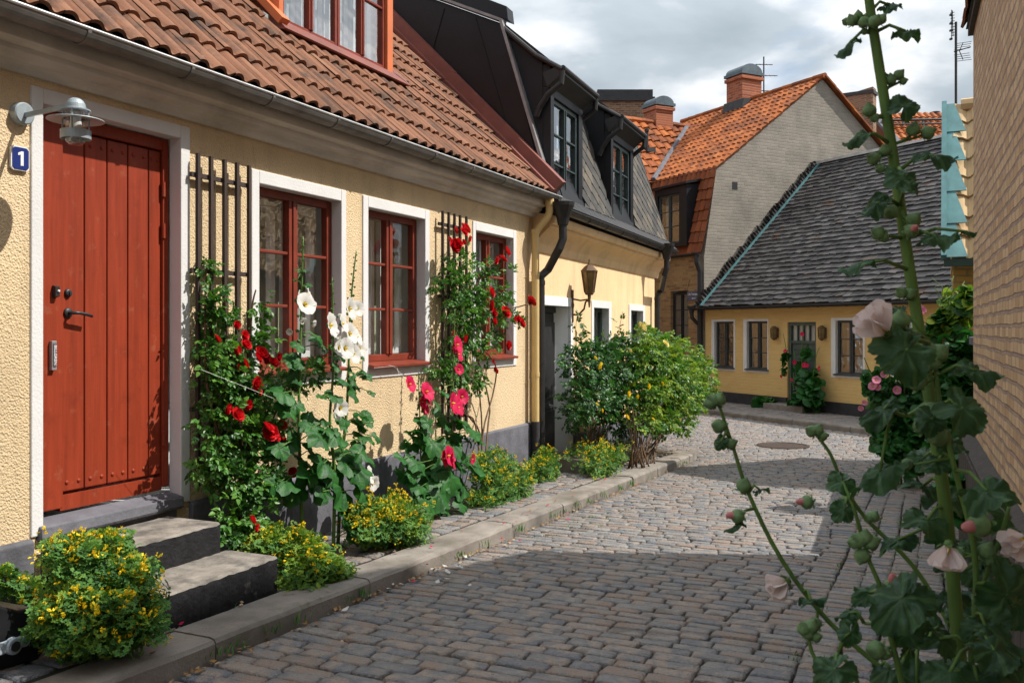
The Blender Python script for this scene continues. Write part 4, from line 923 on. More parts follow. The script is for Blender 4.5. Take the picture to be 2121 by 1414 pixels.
# ------------------------------------------------------------------ tan-tiled house, right house, garden wall
def lane(s, L): return (s * D1.x - L * D1.y, s * D1.y + L * D1.x)
ex_ = -FC.a  # unused
k = (1955 - CX) / F
Ye, Yr = 10.7, 12.3
TF = Fr(k * Ye, Ye, R(-25.4))
te, trd = EYE + (HY - 540) / F * Ye, EYE + (HY - 230) / F * Yr
th_ = thing('tan_tile_house', 'brick house with tan tile roof edged in green copper', 'house', TF, (2, 0, gz(k * Ye, Ye)))
rr = (Yr - Ye) * 1.02
mb = MB(); mb.box(.1, 5, .25, rr * 2 - .25, -.7, te + .05, .5); mb.poly([(.1, .25, te), (.1, rr, trd - .2), (.1, 2 * rr - .25, te)], (4.9, 0, 0)); mb.build('wall', M['brick_ochre'], th_)
tv = Vector((0, rr, trd - te)); tn = Vector((0, -(trd - te), rr)); tl = tv.length
mb = MB(); tiles(mb, (.08, 0, te + .02), (1, 0, 0), tv, tn, 5, tl, .24, .34, .045, s_prof, lift=.035, th=.022, segs=9, jit=.01)
r3 = mb.build('roof', M['tile_tan'], th_)
mb = MB(); mb.poly([(.08, .02, te - .04), (.08, rr, trd - .03), (.08, 2 * rr, te - .04)], (4.9, 0, 0)); mb.build('roof_core', M['tile_tan'], r3)
mb = MB()
for i in range(12): mb.tube([(.2 + i * .4, rr, trd + .02), (.62 + i * .4, rr, trd + .03)], .09, 8)
mb.build('ridge_tiles', M['tile_tan'], r3)
mb = MB(); N_ = 5; tvn, tnn = tv.normalized(), tn.normalized(); seg = tl / N_
for i in range(N_):
    a = Vector((0, 0, te)) + tvn * (seg * i - .02) + tnn * (.075 - .0 * i); b = Vector((0, 0, te)) + tvn * (seg * (i + 1)) + tnn * .062
    mb.poly([a + Vector((.03, 0, 0)), a + Vector((.25, 0, 0)), b + Vector((.12, 0, 0)), b + Vector((.03, 0, 0))], tnn * .012)
    mb.bar(a + tnn * .0, b + tnn * .02, .06, .1, tnn)
mb.build('verge_flashing', M['copper'], r3)
mb = MB(); mb.box(-.0, 5, -.06, .03, te - .07, te + .015, .5); mb.box(.02, 5, .0, .26, te - .05, te - .02); mb.build('gutter', M['green_metal'], th_)
q = Vector(((1980 - CX) / F * 12.9, 12.9))
am = thing('mast_antenna', 'tall dark mast with two spiky antennas above the tan tile roof', 'antenna', FW, (q.x, q.y, trd - .1))
zt_ = EYE + (HY - 46) / F * q.y
mb = MB(); mb.tube([(q.x, q.y, trd - .2), (q.x, q.y, zt_)], .018, 8); mb.build('mast', M['black_matte'], am)
mb = MB(); yagi(mb, (q.x - .04, q.y, zt_ - .2), (-.01, 0, .36), 9, (-.2, .2, 0), .006, .2)
mb.tube([(q.x - .06, q.y, zt_ - .25), (q.x - .06, q.y, zt_ + .17)], .006, 5)
for h in (.1, -.02, -.12, -.24): mb.box(q.x - .085, q.x - .055, q.y - .02, q.y + .02, zt_ + h - .012, zt_ + h + .012)
mb.build('antenna_comb', M['black_matte'], am); mb = MB()
z2 = zt_ - .42; mb.bar((q.x - .03, q.y, z2), (q.x + .16, q.y - .1, z2 + .04), .012, .012)
for s_ in (1, -1):
    mb.bar((q.x + .05, q.y, z2 + .01), (q.x + .1, q.y, z2 + s_ * .12 + .01), .008, .008)
    for i in range(4): h = s_ * (.035 + i * .03); mb.tube([(q.x + .02 + i * .008, q.y + .1, z2 + h + .02), (q.x + .14 + i * .01, q.y - .1, z2 + h - .01)], .004, 4)
mb.build('antenna_grid', M['black_matte'], am)

rh = thing('lane_brick_house', 'tan brick house wall closing the lane on the right with dark plinth', 'house', NR, (-4, 0, gzl(NR, -4, 0)))
XN = -NR.x(2016) * -1
mb = MB(); mb.quad((XN, 0, -.6), (4, 0, -.6), (4, 0, 4.0), (XN, 0, 4.0)); mb.build('wall', M['brick_near'], rh)
RD = 4.6; KS = 1.62; zrd = 3.86 + (RD + .06) * KS
mb = MB(); mb.quad((XN, 0, -.6), (XN, 0, 3.9), (XN, 2 * RD, 3.9), (XN, 2 * RD, -.6)); mb.add([(XN, 0, 3.9), (XN, RD, 3.9 + RD * KS), (XN, 2 * RD, 3.9)], [(0, 1, 2)]); mb.quad((4, 0, -.6), (4, 2 * RD, -.6), (4, 2 * RD, 3.9), (4, 0, 3.9))
mb.add([(4, 0, 3.9), (4, 2 * RD, 3.9), (4, RD, 3.9 + RD * KS)], [(0, 1, 2)]); mb.build('end_wall', M['brick_near'], rh)
mb = MB(); zq = NR.z(2019, 927, -.05); mb.prof([(.02, -.6), (-.085, -.6), (-.085, zq - .05), (-.07, zq - .04), (.02, zq)], XN - .06, 4, rn=.5)
for i in range(40):
    x = XN - .055 + i * .23
    if x < 3.9: mb.box(x, x + .215, -.097, -.086, -.5, zq - .07, random.random())
mb.build('plinth', M['panel_dark'], rh)
pv = Vector((0, 1, KS)); pn = Vector((0, -KS, 1))
mb = MB(); shingles(mb, (XN - .02, -.06, 3.86), (1, 0, 0), pv, pn, 4 - XN, (RD + .06) * 1.904, .24, .3, .02); r4 = mb.build('roof', M['tile_brown'], rh)
mb = MB(); mb.poly([(XN - .02, -.05, 3.85), (XN - .02, RD, zrd - .02), (XN - .02, 2 * RD + .15, 3.73)], (4 - XN, 0, 0)); mb.build('roof_core', M['black_matte'], r4)
mb = MB(); mb.prof([(.004, 3.80), (-.035, 3.80), (-.035, 3.9), (.004, 3.93)], XN - .03, 4); mb.build('eaves_board', M['panel_dark'], rh)

gw0, gw1 = NR.loc(*lane(7.7, -.6)), NR.loc(*lane(11.2, -.3))
gd = thing('garden_wall', 'low brick garden wall buried under climbing leaves past the brick house', 'wall', NR, (-9, 0, gzl(NR, -9, 0)))
mb = MB(); mb.box(-11.6, XN - .1, .12, .34, -.7, 1.45, .5); mb.build('wall_body', M['brick_near'], gd)
mb = MB(); mb.box(-11.6, XN - .1, .08, .38, 1.452, 1.52, .5); mb.build('coping', M['plinth'], gd)

# far house behind the cottage
fh = thing('far_house', 'far house with bright orange tiled roof seen over the dark shingle ridge', 'house', FW, (16, 36, gz(16, 36)))
q0, q1 = at_depth(1812, 236, 34), at_depth(2020, 250, 34)
fv, fn = Vector((0, -3, -3.2)), Vector((0, -3.2, 3))
mb = MB(); tiles(mb, (q0[0], 34 - 4, q0[2] - 3.6), (1, -.1, 0), (0, 4, 3.6), (0, -3.6, 4), 4.2, 5.38, .22, .35, .04, s_prof, lift=.035, th=.02, segs=6, jit=.012); r5 = mb.build('roof', M['tile_orange'], fh)
mb = MB(); mb.poly([(q0[0], 30, q0[2] - 3.65), (q0[0], 34, q0[2] - .05), (q0[0], 38, q0[2] - 3.65)], (4.3, -.42, 0)); mb.build('roof_core', M['tile_rust'], r5)
mb = MB(); a_, b_ = Vector((q0[0], 33.3, q0[2] - .4)), Vector((q0[0] + 4.2, 32.9, q0[2] - .42)); mb.tube([a_, b_], .05, 6); mb.tube([a_ + Vector((0, -.25, -.2)), b_ + Vector((0, -.25, -.2))], .03, 6)
for i in range(7): p = a_ + (b_ - a_) * (i / 6); mb.bar(p, p + Vector((0, -.1, -.3)), .06, .06)
mb.build('snow_rail', M['black_matte'], r5)
mb = MB(); p = at_depth(1938, 240, 33.9); mb.lathe([(.1, -.3), (.1, .05), (.16, .06), (.16, .14), (.0001, .18)], p, 10); mb.build('vent_pipe', M['plinth_dark'], r5)
mb = MB(); mb.bar((q0[0], 33.6, q0[2] - .3), (q0[0] + .35, 30, q0[2] - 3.4), .3, .1); mb.build('verge_flashing', M['plinth'], r5)
mb = MB(); mb.box(q0[0], q0[0] + 4.2, 30.3, 37.7, -1, q0[2] - 3.6); mb.build('wall', M['brick_facade'], fh)
a_, b_ = at_depth(1736, 205, 33), at_depth(1808, 196, 31.5); c_ = at_depth(1815, 196, 31.9)
mb = MB(); mb.poly([(a_[0], a_[1], 5), (b_[0], b_[1], 5), (c_[0], c_[1], 5), (a_[0] + .2, a_[1] + .5, 5)], (0, 0, a_[2] - 5 + .05)); cch = mb.build('chimney', M['brick_brown'], fh)
mb = MB(); mb.poly([(a_[0] - .03, a_[1] - .03, a_[2] + .05), (b_[0] + .0, b_[1] - .06, b_[2] + .05), (c_[0] + .06, c_[1], b_[2] + .05), (a_[0] + .2, a_[1] + .55, a_[2] + .05)], (0, 0, .12)); mb.build('chimney_cap', M['plinth_dark'], cch)
# ------------------------------------------------------------------ ground, street, pavements, kerbs
LN = Fr(0, 0, R(90 - 24.5))      # lane frame: x = distance along the lane (s), y = L to the left
def lw(s, L, h=0.0): return (s, L, sz(s) + h)
# ground sheet out to the horizon, dropped a little under the street
mb = MB(); xs = [-60, -20, -4, 0, 2, 4, 6, 8, 10, 11, 12, 12.5, 13, 13.5, 14, 14.5, 15, 15.5, 16, 18, 22, 30, 60, 150, 400]
ys = [-300, -80, -20, -8, -4, 0, 4, 8, 20, 80, 300]
vs = [(a, b, sz(max(a, -4)) - .05) for a in xs for b in ys]; n = len(ys)
mb.add(vs, [(i * n + j, (i + 1) * n + j, (i + 1) * n + j + 1, i * n + j + 1) for i in range(len(xs) - 1) for j in range(n - 1)])
mb.top('ground', M['earth'], LN, (0, 0, 0), kind='structure', label='dusty ground beneath and beyond the lane', smooth=True)
KL = 3.085      # L of the kerb face
def sheet(name, s0, s1, L0, L1, h, m, n=40, label=None):
    mb = MB(); vs = []
    for i in range(n + 1):
        s = s0 + (s1 - s0) * i / n
        for j in range(9): vs.append(lw(s, L0 + (L1 - L0) * j / 8, h))
    mb.add(vs, [(i * 9 + j, (i + 1) * 9 + j, (i + 1) * 9 + j + 1, i * 9 + j + 1) for i in range(n) for j in range(8)])
    return mb
def stone(mb, c, hs, hl, h0, dome, j, hfun=None, rot=0, lowpoly=False):
    """one rounded paving stone in lane coordinates"""
    s, L = c; out = []
    k = .14
    base = [(-1, -1 + k), (-1 + k, -1), (1 - k, -1), (1, -1 + k), (1, 1 - k), (1 - k, 1), (-1 + k, 1), (-1, 1 - k)]
    tilt = random.uniform(-.02, .02), random.uniform(-.02, .02); up = random.uniform(-.003, .004)
    jj = [(random.uniform(-j, j), random.uniform(-j, j)) for _ in range(4)]; fj = [(random.uniform(-j, j) * .45, random.uniform(-j, j) * .45) for _ in range(8)]
    cr, sr = math.cos(rot), math.sin(rot)
    rings = [(.97, -.045), (1.0, -.006), (.94, dome * .7), (.6, dome)]
    vs = []
    for sc_, hh in rings:
        for q, (a, b) in enumerate(base):
            g = jj[(q // 2) % 4]
            x, y = (a * hs + g[0] + fj[q][0]) * sc_, (b * hl + g[1] + fj[q][1]) * sc_
            x, y = x * cr - y * sr, x * sr + y * cr
            S, Lx = s + x, L + y
            base_h = hfun(S, Lx) if hfun else sz(S) + h0
            vs.append((S, Lx, base_h + hh + (up + tilt[0] * x + tilt[1] * y if hh > -.03 else 0)))
    base_h = hfun(s, L) if hfun else sz(s) + h0
    vs.append((s, L, base_h + dome * 1.02 + up))
    fs = []
    for r in range(3): fs += [(r * 8 + q, r * 8 + (q + 1) % 8, (r + 1) * 8 + (q + 1) % 8, (r + 1) * 8 + q) for q in range(8)]
    fs += [(24 + q, 24 + (q + 1) % 8, 32) for q in range(8)]
    mb.add(vs, fs)
cot = lambda s, L: FC.loc(*(LN.xy(s, L)))
COTK = -1.75   # local y of the cottage kerb face
def in_road(s, L):
    if s < 13.15 and L > KL - .005: return False
    if s >= 13.15:
        hl_ = H2.loc(*LN.xy(s, L))
        if hl_[0] < 16.4 and hl_[1] > -.15: return False
    x, y = cot(s, L)
    if y > COTK - .03: return False
    if L < -.4 and s < 12.2: return False
    if L < -3: return False
    return True
mb = MB(); s = .2
while s < 27:
    rw = random.uniform(.088, .118) if s < 14 else random.uniform(.11, .15)
    Lmax = KL if s < 13.1 else min(9, KL + (s - 13.1) * 6)
    L = .575
    if s > 11: L = -2.6
    bend = random.uniform(-.01, .01)
    while L < Lmax - .05:
        w = random.uniform(.15, .27)
        if s < 13 and Lmax - .02 - L - w < .12: w = Lmax - .015 - L
        c = (s + rw / 2 + bend + .02 * math.sin(L * 2.1 + s), L + w / 2)
        if in_road(c[0], min(c[1] + w / 2, 99) if s < 13.15 else c[1]) and (s < 20 or random.random() < 1):
            stone(mb, c, rw / 2 - .0065, w / 2 - .005, .0, .007, .007)
        L += w
    s += rw
# courses laid lengthwise beside the right-hand wall
for col in range(6):
    L0 = -.42 + col * .166; s = .2 + random.uniform(0, .1)
    while s < 12.0:
        d = random.uniform(.085, .13)
        c = (s + d / 2, L0 + .083 + .008 * math.sin(s * 1.7 + col))
        if s < 10.98 or col < 1: stone(mb, c, d / 2 - .006, .083 - .003, .0, .009, .006)
        s += d
street = mb.top('street', M['cobble'], LN, (0, 0, 0), kind='structure', label='cobbled lane of grey and rusty pink setts', smooth=True)
jb = MB(); xs_ = [-.5 + .5 * i for i in range(60)]; ys_ = [-3, -1, 0, 1, 2, KL, 5, 7, 9]; n_ = len(ys_)
jb.add([(a, b, sz(a) - .036) for a in xs_ for b in ys_], [(i * n_ + j, (i + 1) * n_ + j, (i + 1) * n_ + j + 1, i * n_ + j + 1) for i in range(len(xs_) - 1) for j in range(n_ - 1)])
jb.top('street_bed', M['joint'], LN, (0, 0, 0), kind='structure', label='mossy soil joints between the setts, coloured darker for groove shade', smooth=True)
# pavement along the houses
PH = .11
mb = MB(); s = .4
while s < 13.0:
    rw = random.uniform(.13, .19); L = KL + .3
    while L < 4.24 + max(0, s - 9.8) * .05:
        w = random.uniform(.14, .24)
        stone(mb, (s + rw / 2, L + w / 2), rw / 2 - .008, w / 2 - .008, PH - .012, .012, .012); L += w
    s += rw
mb.top('pavement', M['cobble'], LN, (0, 0, 0), kind='structure', label='narrow cobbled pavement along the yellow houses', smooth=True)
sheet('x', 0, 13.0, KL + .24, 4.7, PH - .014, M['joint']).top('pavement_bed', M['joint'], LN, (0, 0, 0), kind='structure', label='earthy joints of the narrow pavement', smooth=True)
# granite kerb: one structure of long blocks
mb = MB(); s = .3
def kblock(mb, f0, f1, out0, out1, n=5):
    """block between two (frame point) functions"""
    vs = []; r = random.random()
    for i in range(n + 1):
        t = i / n
        a, b = f0(t), f1(t); q = random.uniform(-.009, .009); w = random.uniform(-.009, .009)
        dv = (b - a).normalized()
        vs += [a + Vector((0, 0, -.2)), a + Vector((0, 0, PH - .025)) + dv * (q - .0), a + Vector((0, 0, PH - .006 + w * .5)) + dv * (.012 + q), a + Vector((0, 0, PH + w * .5)) + dv * .04, b + Vector((0, 0, PH + w * .3)), b + Vector((0, 0, -.2))]
    fs = []
    for i in range(n):
        for k in range(6): a, b = i * 6 + k, i * 6 + (k + 1) % 6; fs.append((a, a + 6, b + 6, b))
    fs += [(5, 4, 3, 2, 1, 0), tuple(n * 6 + k for k in range(6))]
    mb.add(vs, fs, r)
while s < 12.95:
    l = random.uniform(.85, 1.45); e = min(s + l, 13.0)
    if 13.0 - e < .5: e = 13.0
    q = random.uniform(-.008, .008); w = random.uniform(.25, .3)
    kblock(mb, lambda t, s=s, e=e, q=q: Vector((s + .006 + (e - s - .012) * t, KL + q, sz(s + (e - s) * t))), lambda t, s=s, e=e, w=w: Vector((s + .006 + (e - s - .012) * t, KL + w, sz(s + (e - s) * t))), 0, 0)
    s = e
# rounded corner returning to the apricot house
for k in range(5):
    L0 = KL + .02 + k * .34; L1 = L0 + .335
    kblock(mb, lambda t, a=L1, b=L0, k=k: Vector((13.3 - (.14 * (1 - (b - KL) / .3) if k == 0 and False else 0), a + (b - a) * t, sz(13.25))), lambda t, a=L1, b=L0: Vector((13.01, a + (b - a) * t, sz(13.2))), 0, 0)
mb.top('kerb', M['kerb'], LN, (0, 0, 0), kind='structure', label='worn granite kerb edging the left pavement', smooth=False)
# cottage pavement and kerb
def cz(x, y): return gzl(FC, x, y)
mb = MB(); x = -2.5
while x < 7.6:
    w = random.uniform(.16, .26); y = COTK + .3
    while y < -.05:
        d = random.uniform(.12, .17); p = FC.xy(x + w / 2, y + d / 2); q = LN.loc(p.x, p.y)
        stone(mb, q, d / 2 - .008, w / 2 - .008, PH - .012, .01, .012, rot=FC.a - LN.a + R(90)); y += d
    x += w
mb.top('pavement', M['cobble'], LN, (0, 0, 0), kind='structure', label='cobbled pavement in front of the ochre cottage', smooth=True)
mb = MB(); vs = []
for i in range(21):
    for y in (COTK + .25, -1, .3): x = -3 + i * .55; vs.append((x, y, cz(x, y) + PH - .014))
mb.add(vs, [(i * 3 + j, (i + 1) * 3 + j, (i + 1) * 3 + j + 1, i * 3 + j + 1) for i in range(20) for j in range(2)])
mb.top('pavement_bed', M['joint'], FC, (0, 0, 0), kind='structure', label='earthy joints before the ochre cottage', smooth=True)
mb = MB(); x = -2.6
while x < 7.6:
    e = x + random.uniform(.9, 1.5)
    kblock(mb, lambda t, x=x, e=e: Vector((x + .006 + (e - x - .012) * t, COTK, cz(x + (e - x) * t, COTK))), lambda t, x=x, e=e: Vector((x + .006 + (e - x - .012) * t, COTK + .3, cz(x + (e - x) * t, COTK + .3))), 0, 0)
    x = e
mb.top('kerb', M['kerb'], FC, (0, 0, 0), kind='structure', label='granite kerb in front of the ochre cottage')
# doorstep of the apricot house
x = H2.x(1190, -.45); zg = gzl(H2, x, -.5)
mb = MB(); slab(mb, dq[0] - .05, dq[1] + .12, -.55, -.03, zg, zg + .26)
mb.top('door_step', [M['kerb'], M['step_top']], H2, (x, -.3, zg), 'rough granite doorstep below the white door reveal', 'step')
# manhole cover
Ym = 1.6 + .3; q = (1622 - CX) / F; Ym = 1900 * (1.6 + .345) / (925 - HY); px_, py_ = q * Ym, Ym; zm = gz(px_, py_) + .022
mb = MB(); mb.lathe([(.42, -.05), (.42, .0), (.37, .002), (.365, -.006), (.0001, -.004)], (px_, py_, zm), 36)
mb.top('manhole_cover', M['manhole'], FW, (px_, py_, zm), 'round brown iron manhole cover set in the sunlit cobbles', 'manhole cover')
# fallen petals, leaf litter and weeds
mb = MB(); wb = MB()
def flake(mb, s, L, h, sz_, rn):
    a = random.uniform(0, 6.28); d = Vector((math.cos(a), math.sin(a), random.uniform(-.2, .3))) * sz_; e = Vector((-math.sin(a), math.cos(a), random.uniform(-.3, .3))) * sz_ * random.uniform(.5, .9)
    p = Vector(lw(s, L, h)); mb.add([p - d, p + e, p + d + Vector((0, 0, sz_ * .3)), p - e], [(0, 1, 2), (0, 2, 3)], rn)
mb.mi = 0
for i in range(420):
    s = random.uniform(1.5, 13); off = abs(random.gauss(0, .06)); flake(mb, s, KL - .01 - off, .02, random.uniform(.008, .02), random.random())
for i in range(120):
    flake(mb, random.uniform(3, 13), random.uniform(KL + .02, 4.0), PH + .012, random.uniform(.008, .018), random.random())
for i in range(90): flake(mb, random.uniform(2, 11), random.uniform(0, KL), .024, random.uniform(.006, .014), random.random())
mb.mi = 1
for i in range(16): flake(mb, random.gauss(5.2, .4), KL - abs(random.gauss(.1, .14)), .026, random.uniform(.014, .03), .5)
mb.mi = 2
for i in range(46): flake(mb, random.gauss(7.2, 1.6), KL + random.gauss(.12, .2), PH + .014 if random.random() < .7 else .026, random.uniform(.01, .02), random.random())
mb.top('fallen_petals', [M['litter'], M['pet_white'], M['pet_crim']], LN, (0, 0, 0), 'fallen petals and dry leaf litter along the kerb', 'litter', kind='stuff')
def blades(mb, s, L, h, n, ht):
    for i in range(n):
        p = Vector(lw(s + random.gauss(0, .03), L + random.gauss(0, .025), h)); a = random.uniform(0, 6.28); d = Vector((math.cos(a), math.sin(a), 0)); l = ht * random.uniform(.5, 1.2)
        w = Vector((-d.y, d.x, 0)) * .003; t = p + d * l * .6 + Vector((0, 0, l)); m_ = p + d * l * .2 + Vector((0, 0, l * .6))
        mb.add([p - w, p + w, m_ + w, m_ - w, t], [(0, 1, 2, 3), (3, 2, 4)])
for i in range(90):
    s = random.uniform(2, 12.8); blades(wb, s, KL + random.choice((-.02, .3, .3, random.uniform(.3, .9))), PH * .3, random.randint(5, 18), random.uniform(.03, .09))
for (s, L) in ((7.4, 2.85), (7.6, 2.75), (7.9, 2.8), (7.1, 2.8), (8.1, 2.55), (6.9, 2.9), (7.5, 2.6), (3.4, 3.5), (3.2, 3.6)):
    for k in range(2): blades(wb, s + random.gauss(0, .05), L + random.gauss(0, .05), -.01 if L < KL else PH, 9, .03)
for i in range(140):
    col = random.randint(0, 6); blades(wb, random.uniform(2, 10), -.42 + col * .166, .0, random.randint(4, 9), .025)
for i in range(90): blades(wb, random.uniform(2, 11), random.uniform(-.45, -.3), .0, 8, .08)
wb.top('weeds', M['leaf_cory'], LN, (0, 0, 0), 'small weeds sprouting along kerb and wall', 'weeds', kind='stuff')
# ------------------------------------------------------------------ leaves, flowers and plants
def rvec(): 
    while True:
        v = Vector((random.uniform(-1, 1), random.uniform(-1, 1), random.uniform(-1, 1)))
        if .05 < v.length < 1: return v.normalized()
def basis(d, up):
    d = d.normalized(); sd = d.cross(up)
    if sd.length < 1e-3: sd = d.cross(Vector((1, .3, .2)))
    sd.normalize(); return d, sd, sd.cross(d).normalized()
def leaf(mb, p, d, up, l, w, rn=None, fold=.25, droop=.15):
    d, s, n = basis(d, up)
    m1 = p + d * l * .32 - n * .0; m2 = p + d * l * .7 - n * l * droop * .5; t = p + d * l - n * l * droop
    h = fold * w
    mb.add([p, m1 + s * w * .5 + n * h, m1 - s * w * .5 + n * h, m1, m2 + s * w * .38 + n * h * .8, m2 - s * w * .38 + n * h * .8, m2, t],
           [(0, 3, 1), (0, 2, 3), (3, 6, 4, 1), (2, 5, 6, 3), (6, 7, 4), (5, 7, 6)], rn)
def pinnate(mb, p, d, up, l, rn=None):
    """rose leaf: five leaflets on a thin stalk"""
    d, s, n = basis(d, up); rn = random.random() if rn is None else rn
    for t, sg in ((.4, 1), (.4, -1), (.7, 1), (.7, -1), (1, 0)):
        q = p + d * l * t * .62 - n * l * .1 * t * t
        dd = (d * (1 if sg == 0 else .55) + s * sg * .85 + rvec() * .15)
        leaf(mb, q, dd, n + rvec() * .3, l * .44, l * .28, min(1, max(0, rn + random.uniform(-.15, .15))), .2, .25)
def clover(mb, p, d, up, l, rn=None):
    """finely cut leaflet: three small lobes"""
    d, s, n = basis(d, up); rn = random.random() if rn is None else rn
    for sg in (-1, 0, 1):
        dd = (d + s * sg * 1.1).normalized(); q = dd.cross(n)
        a, b, c = p + dd * l * .15, p + dd * l * .62, p + dd * l
        mb.add([a, b + q * l * .3 + n * l * .08, c, b - q * l * .3 + n * l * .08], [(0, 1, 2, 3)], rn)
def lobed(mb, p, d, up, r, lobes=5, rings=4, seg=30, cup=.12, wav=.08, rn=None, open_=.3, tooth=.03, la=.17, veins=False, crinkle=0):
    """broad hollyhock leaf with shallow lobes, folded along its veins"""
    d, s, n = basis(d, up); vs = [p.copy()]; ph = random.uniform(0, 6.28); rn = random.random() if rn is None else rn
    span = math.pi * 2 - open_
    for k in range(1, rings + 1):
        for i in range(seg + 1):
            t = -span / 2 + span * i / seg
            u = (t + span / 2) / span * lobes
            lob = abs(math.sin(math.pi * u))
            rr = r * (1 - la + la * lob ** .7) * (1 - .16 * (abs(t) / math.pi) ** 2)
            rr *= (1 + tooth * (1 if i % 2 else -1) * (k == rings))
            q = k / rings
            z = cup * r * q * q * -1 + .10 * r * q * (lob - .5) * -1 + wav * r * q * q * math.sin(3 * t + ph) - .05 * r * q * math.cos(t)
            if crinkle: z += crinkle * r * (noise.noise(Vector((math.cos(t) * q * 3.2 + ph, math.sin(t) * q * 3.2, rn * 9))) + .5 * noise.noise(Vector((math.cos(t) * q * 8, math.sin(t) * q * 8 + ph, rn * 5)))) * (.3 + q)
            vs.append(p + d * (math.cos(t) * rr * q) + s * (math.sin(t) * rr * q) + n * z)
    fs = [(0, 1 + i, 2 + i) for i in range(seg)]
    m_ = seg + 1
    for k in range(rings - 1): fs += [(1 + k * m_ + i, 1 + (k + 1) * m_ + i, 2 + (k + 1) * m_ + i, 2 + k * m_ + i) for i in range(seg)]
    mb.add(vs, fs, rn)
    if veins:
        n0 = len(mb.f) - len(fs)
        for q, ff in enumerate(fs):
            i = q if q < seg else (q - seg) % seg
            u = (i + .5) / seg * lobes; k = q // seg
            main_v = abs((u % 1) - .5) < .5 / (seg / lobes) + .02; side = (abs(((u * 2) % 1) - .5) * 2 + k * .37) % 1 < .16
            mb.r[n0 + q] = 1.0 if main_v else .62 if side and k > 0 else rn * .5 + .1

def petal(mb, M3, w, l, cupf, ruf, n=4, base=.12, tw=0, rn=None):
    vs = []
    for j in range(n + 1):
        v = j / n
        for i in range(n + 1):
            u = i / n * 2 - 1
            ww = w * (base + (1 - base) * math.sin(min(1, v * 1.15) * math.pi / 2)) * (1 - .18 * max(0, v - .75) * 4)
            x = u * ww * .5; y = l * v * (1 - .12 * u * u * v); z = cupf(v) + ruf * v * v * math.sin(u * 6 + tw * 5) + .06 * l * u * u + tw * u * .01 * l * 4
            vs.append(M3 @ Vector((x, y, z)))
    m_ = n + 1
    mb.add(vs, [(j * m_ + i, j * m_ + i + 1, (j + 1) * m_ + i + 1, (j + 1) * m_ + i) for j in range(n) for i in range(n)], rn)
def holly_flower(pm, r=.05, open_=1.0, seed=0, n=5):
    """five-petalled funnel facing +z; open_ 0.3 = half shut"""
    random.seed(1000 + seed); mb = MB(); A = open_
    for k in range(5):
        M3 = Matrix.Rotation(2 * math.pi * k / 5 + random.uniform(-.1, .1), 3, 'Z') @ Matrix.Rotation((1 - A) * 1.15, 3, 'X')
        petal(mb, M3, r * 1.5, r * 1.05, lambda v: r * (.42 * (1 - (1 - v) ** 2)) * (1 if A > .6 else .5), r * .06, n, .15, random.choice((-1, 1)) * .3, random.random())
    mb.mi = 1; mb.tube([(0, 0, 0), (0, 0, r * .3), (0, 0, r * .5)], [r * .09, r * .12, r * .04], 8)
    mb.mi = 2; mb.lathe([(.0001, -r * .16), (r * .14, -r * .1), (r * .22, r * .06), (r * .2, r * .16)], (0, 0, 0), 10)
    for k in range(5):
        t = 2 * math.pi * k / 5; d = Vector((math.cos(t), math.sin(t), .45)); leaf(mb, Vector((0, 0, 0)) + d * r * .12, d, Vector((0, 0, -1)), r * .42, r * .26)
    if A > .6:
        mb.mi = 3; mb.lathe([(.0001, r * .03), (r * .12, r * .1), (r * .26, r * .245)], (0, 0, 0), 10)
    return mb.mesh('flower', [pm, M['pollen'], M['bud'], M['pollen'] if pm != M['pet_crim'] else M['pet_red']], smooth=True)
def rose_flower(pm, r=.035, seed=0):
    random.seed(2000 + seed); mb = MB()
    for ring_, (nn_, tilt, sc) in enumerate(((3, 1.25, .55), (4, .95, .75), (5, .6, .92), (6, .2, 1.0))):
        for k in range(nn_):
            M3 = Matrix.Rotation(2 * math.pi * (k + random.uniform(-.2, .2)) / nn_ + ring_, 3, 'Z') @ Matrix.Rotation(tilt + random.uniform(-.15, .15), 3, 'X')
            petal(mb, M3, r * sc * 1.35, r * sc, lambda v: r * .18 * v * v, r * .05, 3, .35, random.uniform(-.4, .4), random.random())
    mb.mi = 1
    for k in range(5):
        t = 2 * math.pi * k / 5; leaf(mb, Vector((0, 0, -.003)), Vector((math.cos(t), math.sin(t), -.2)), Vector((0, 0, -1)), r * .6, r * .2)
    return mb.mesh('flower', [pm, M['leaf_rose']], smooth=True)
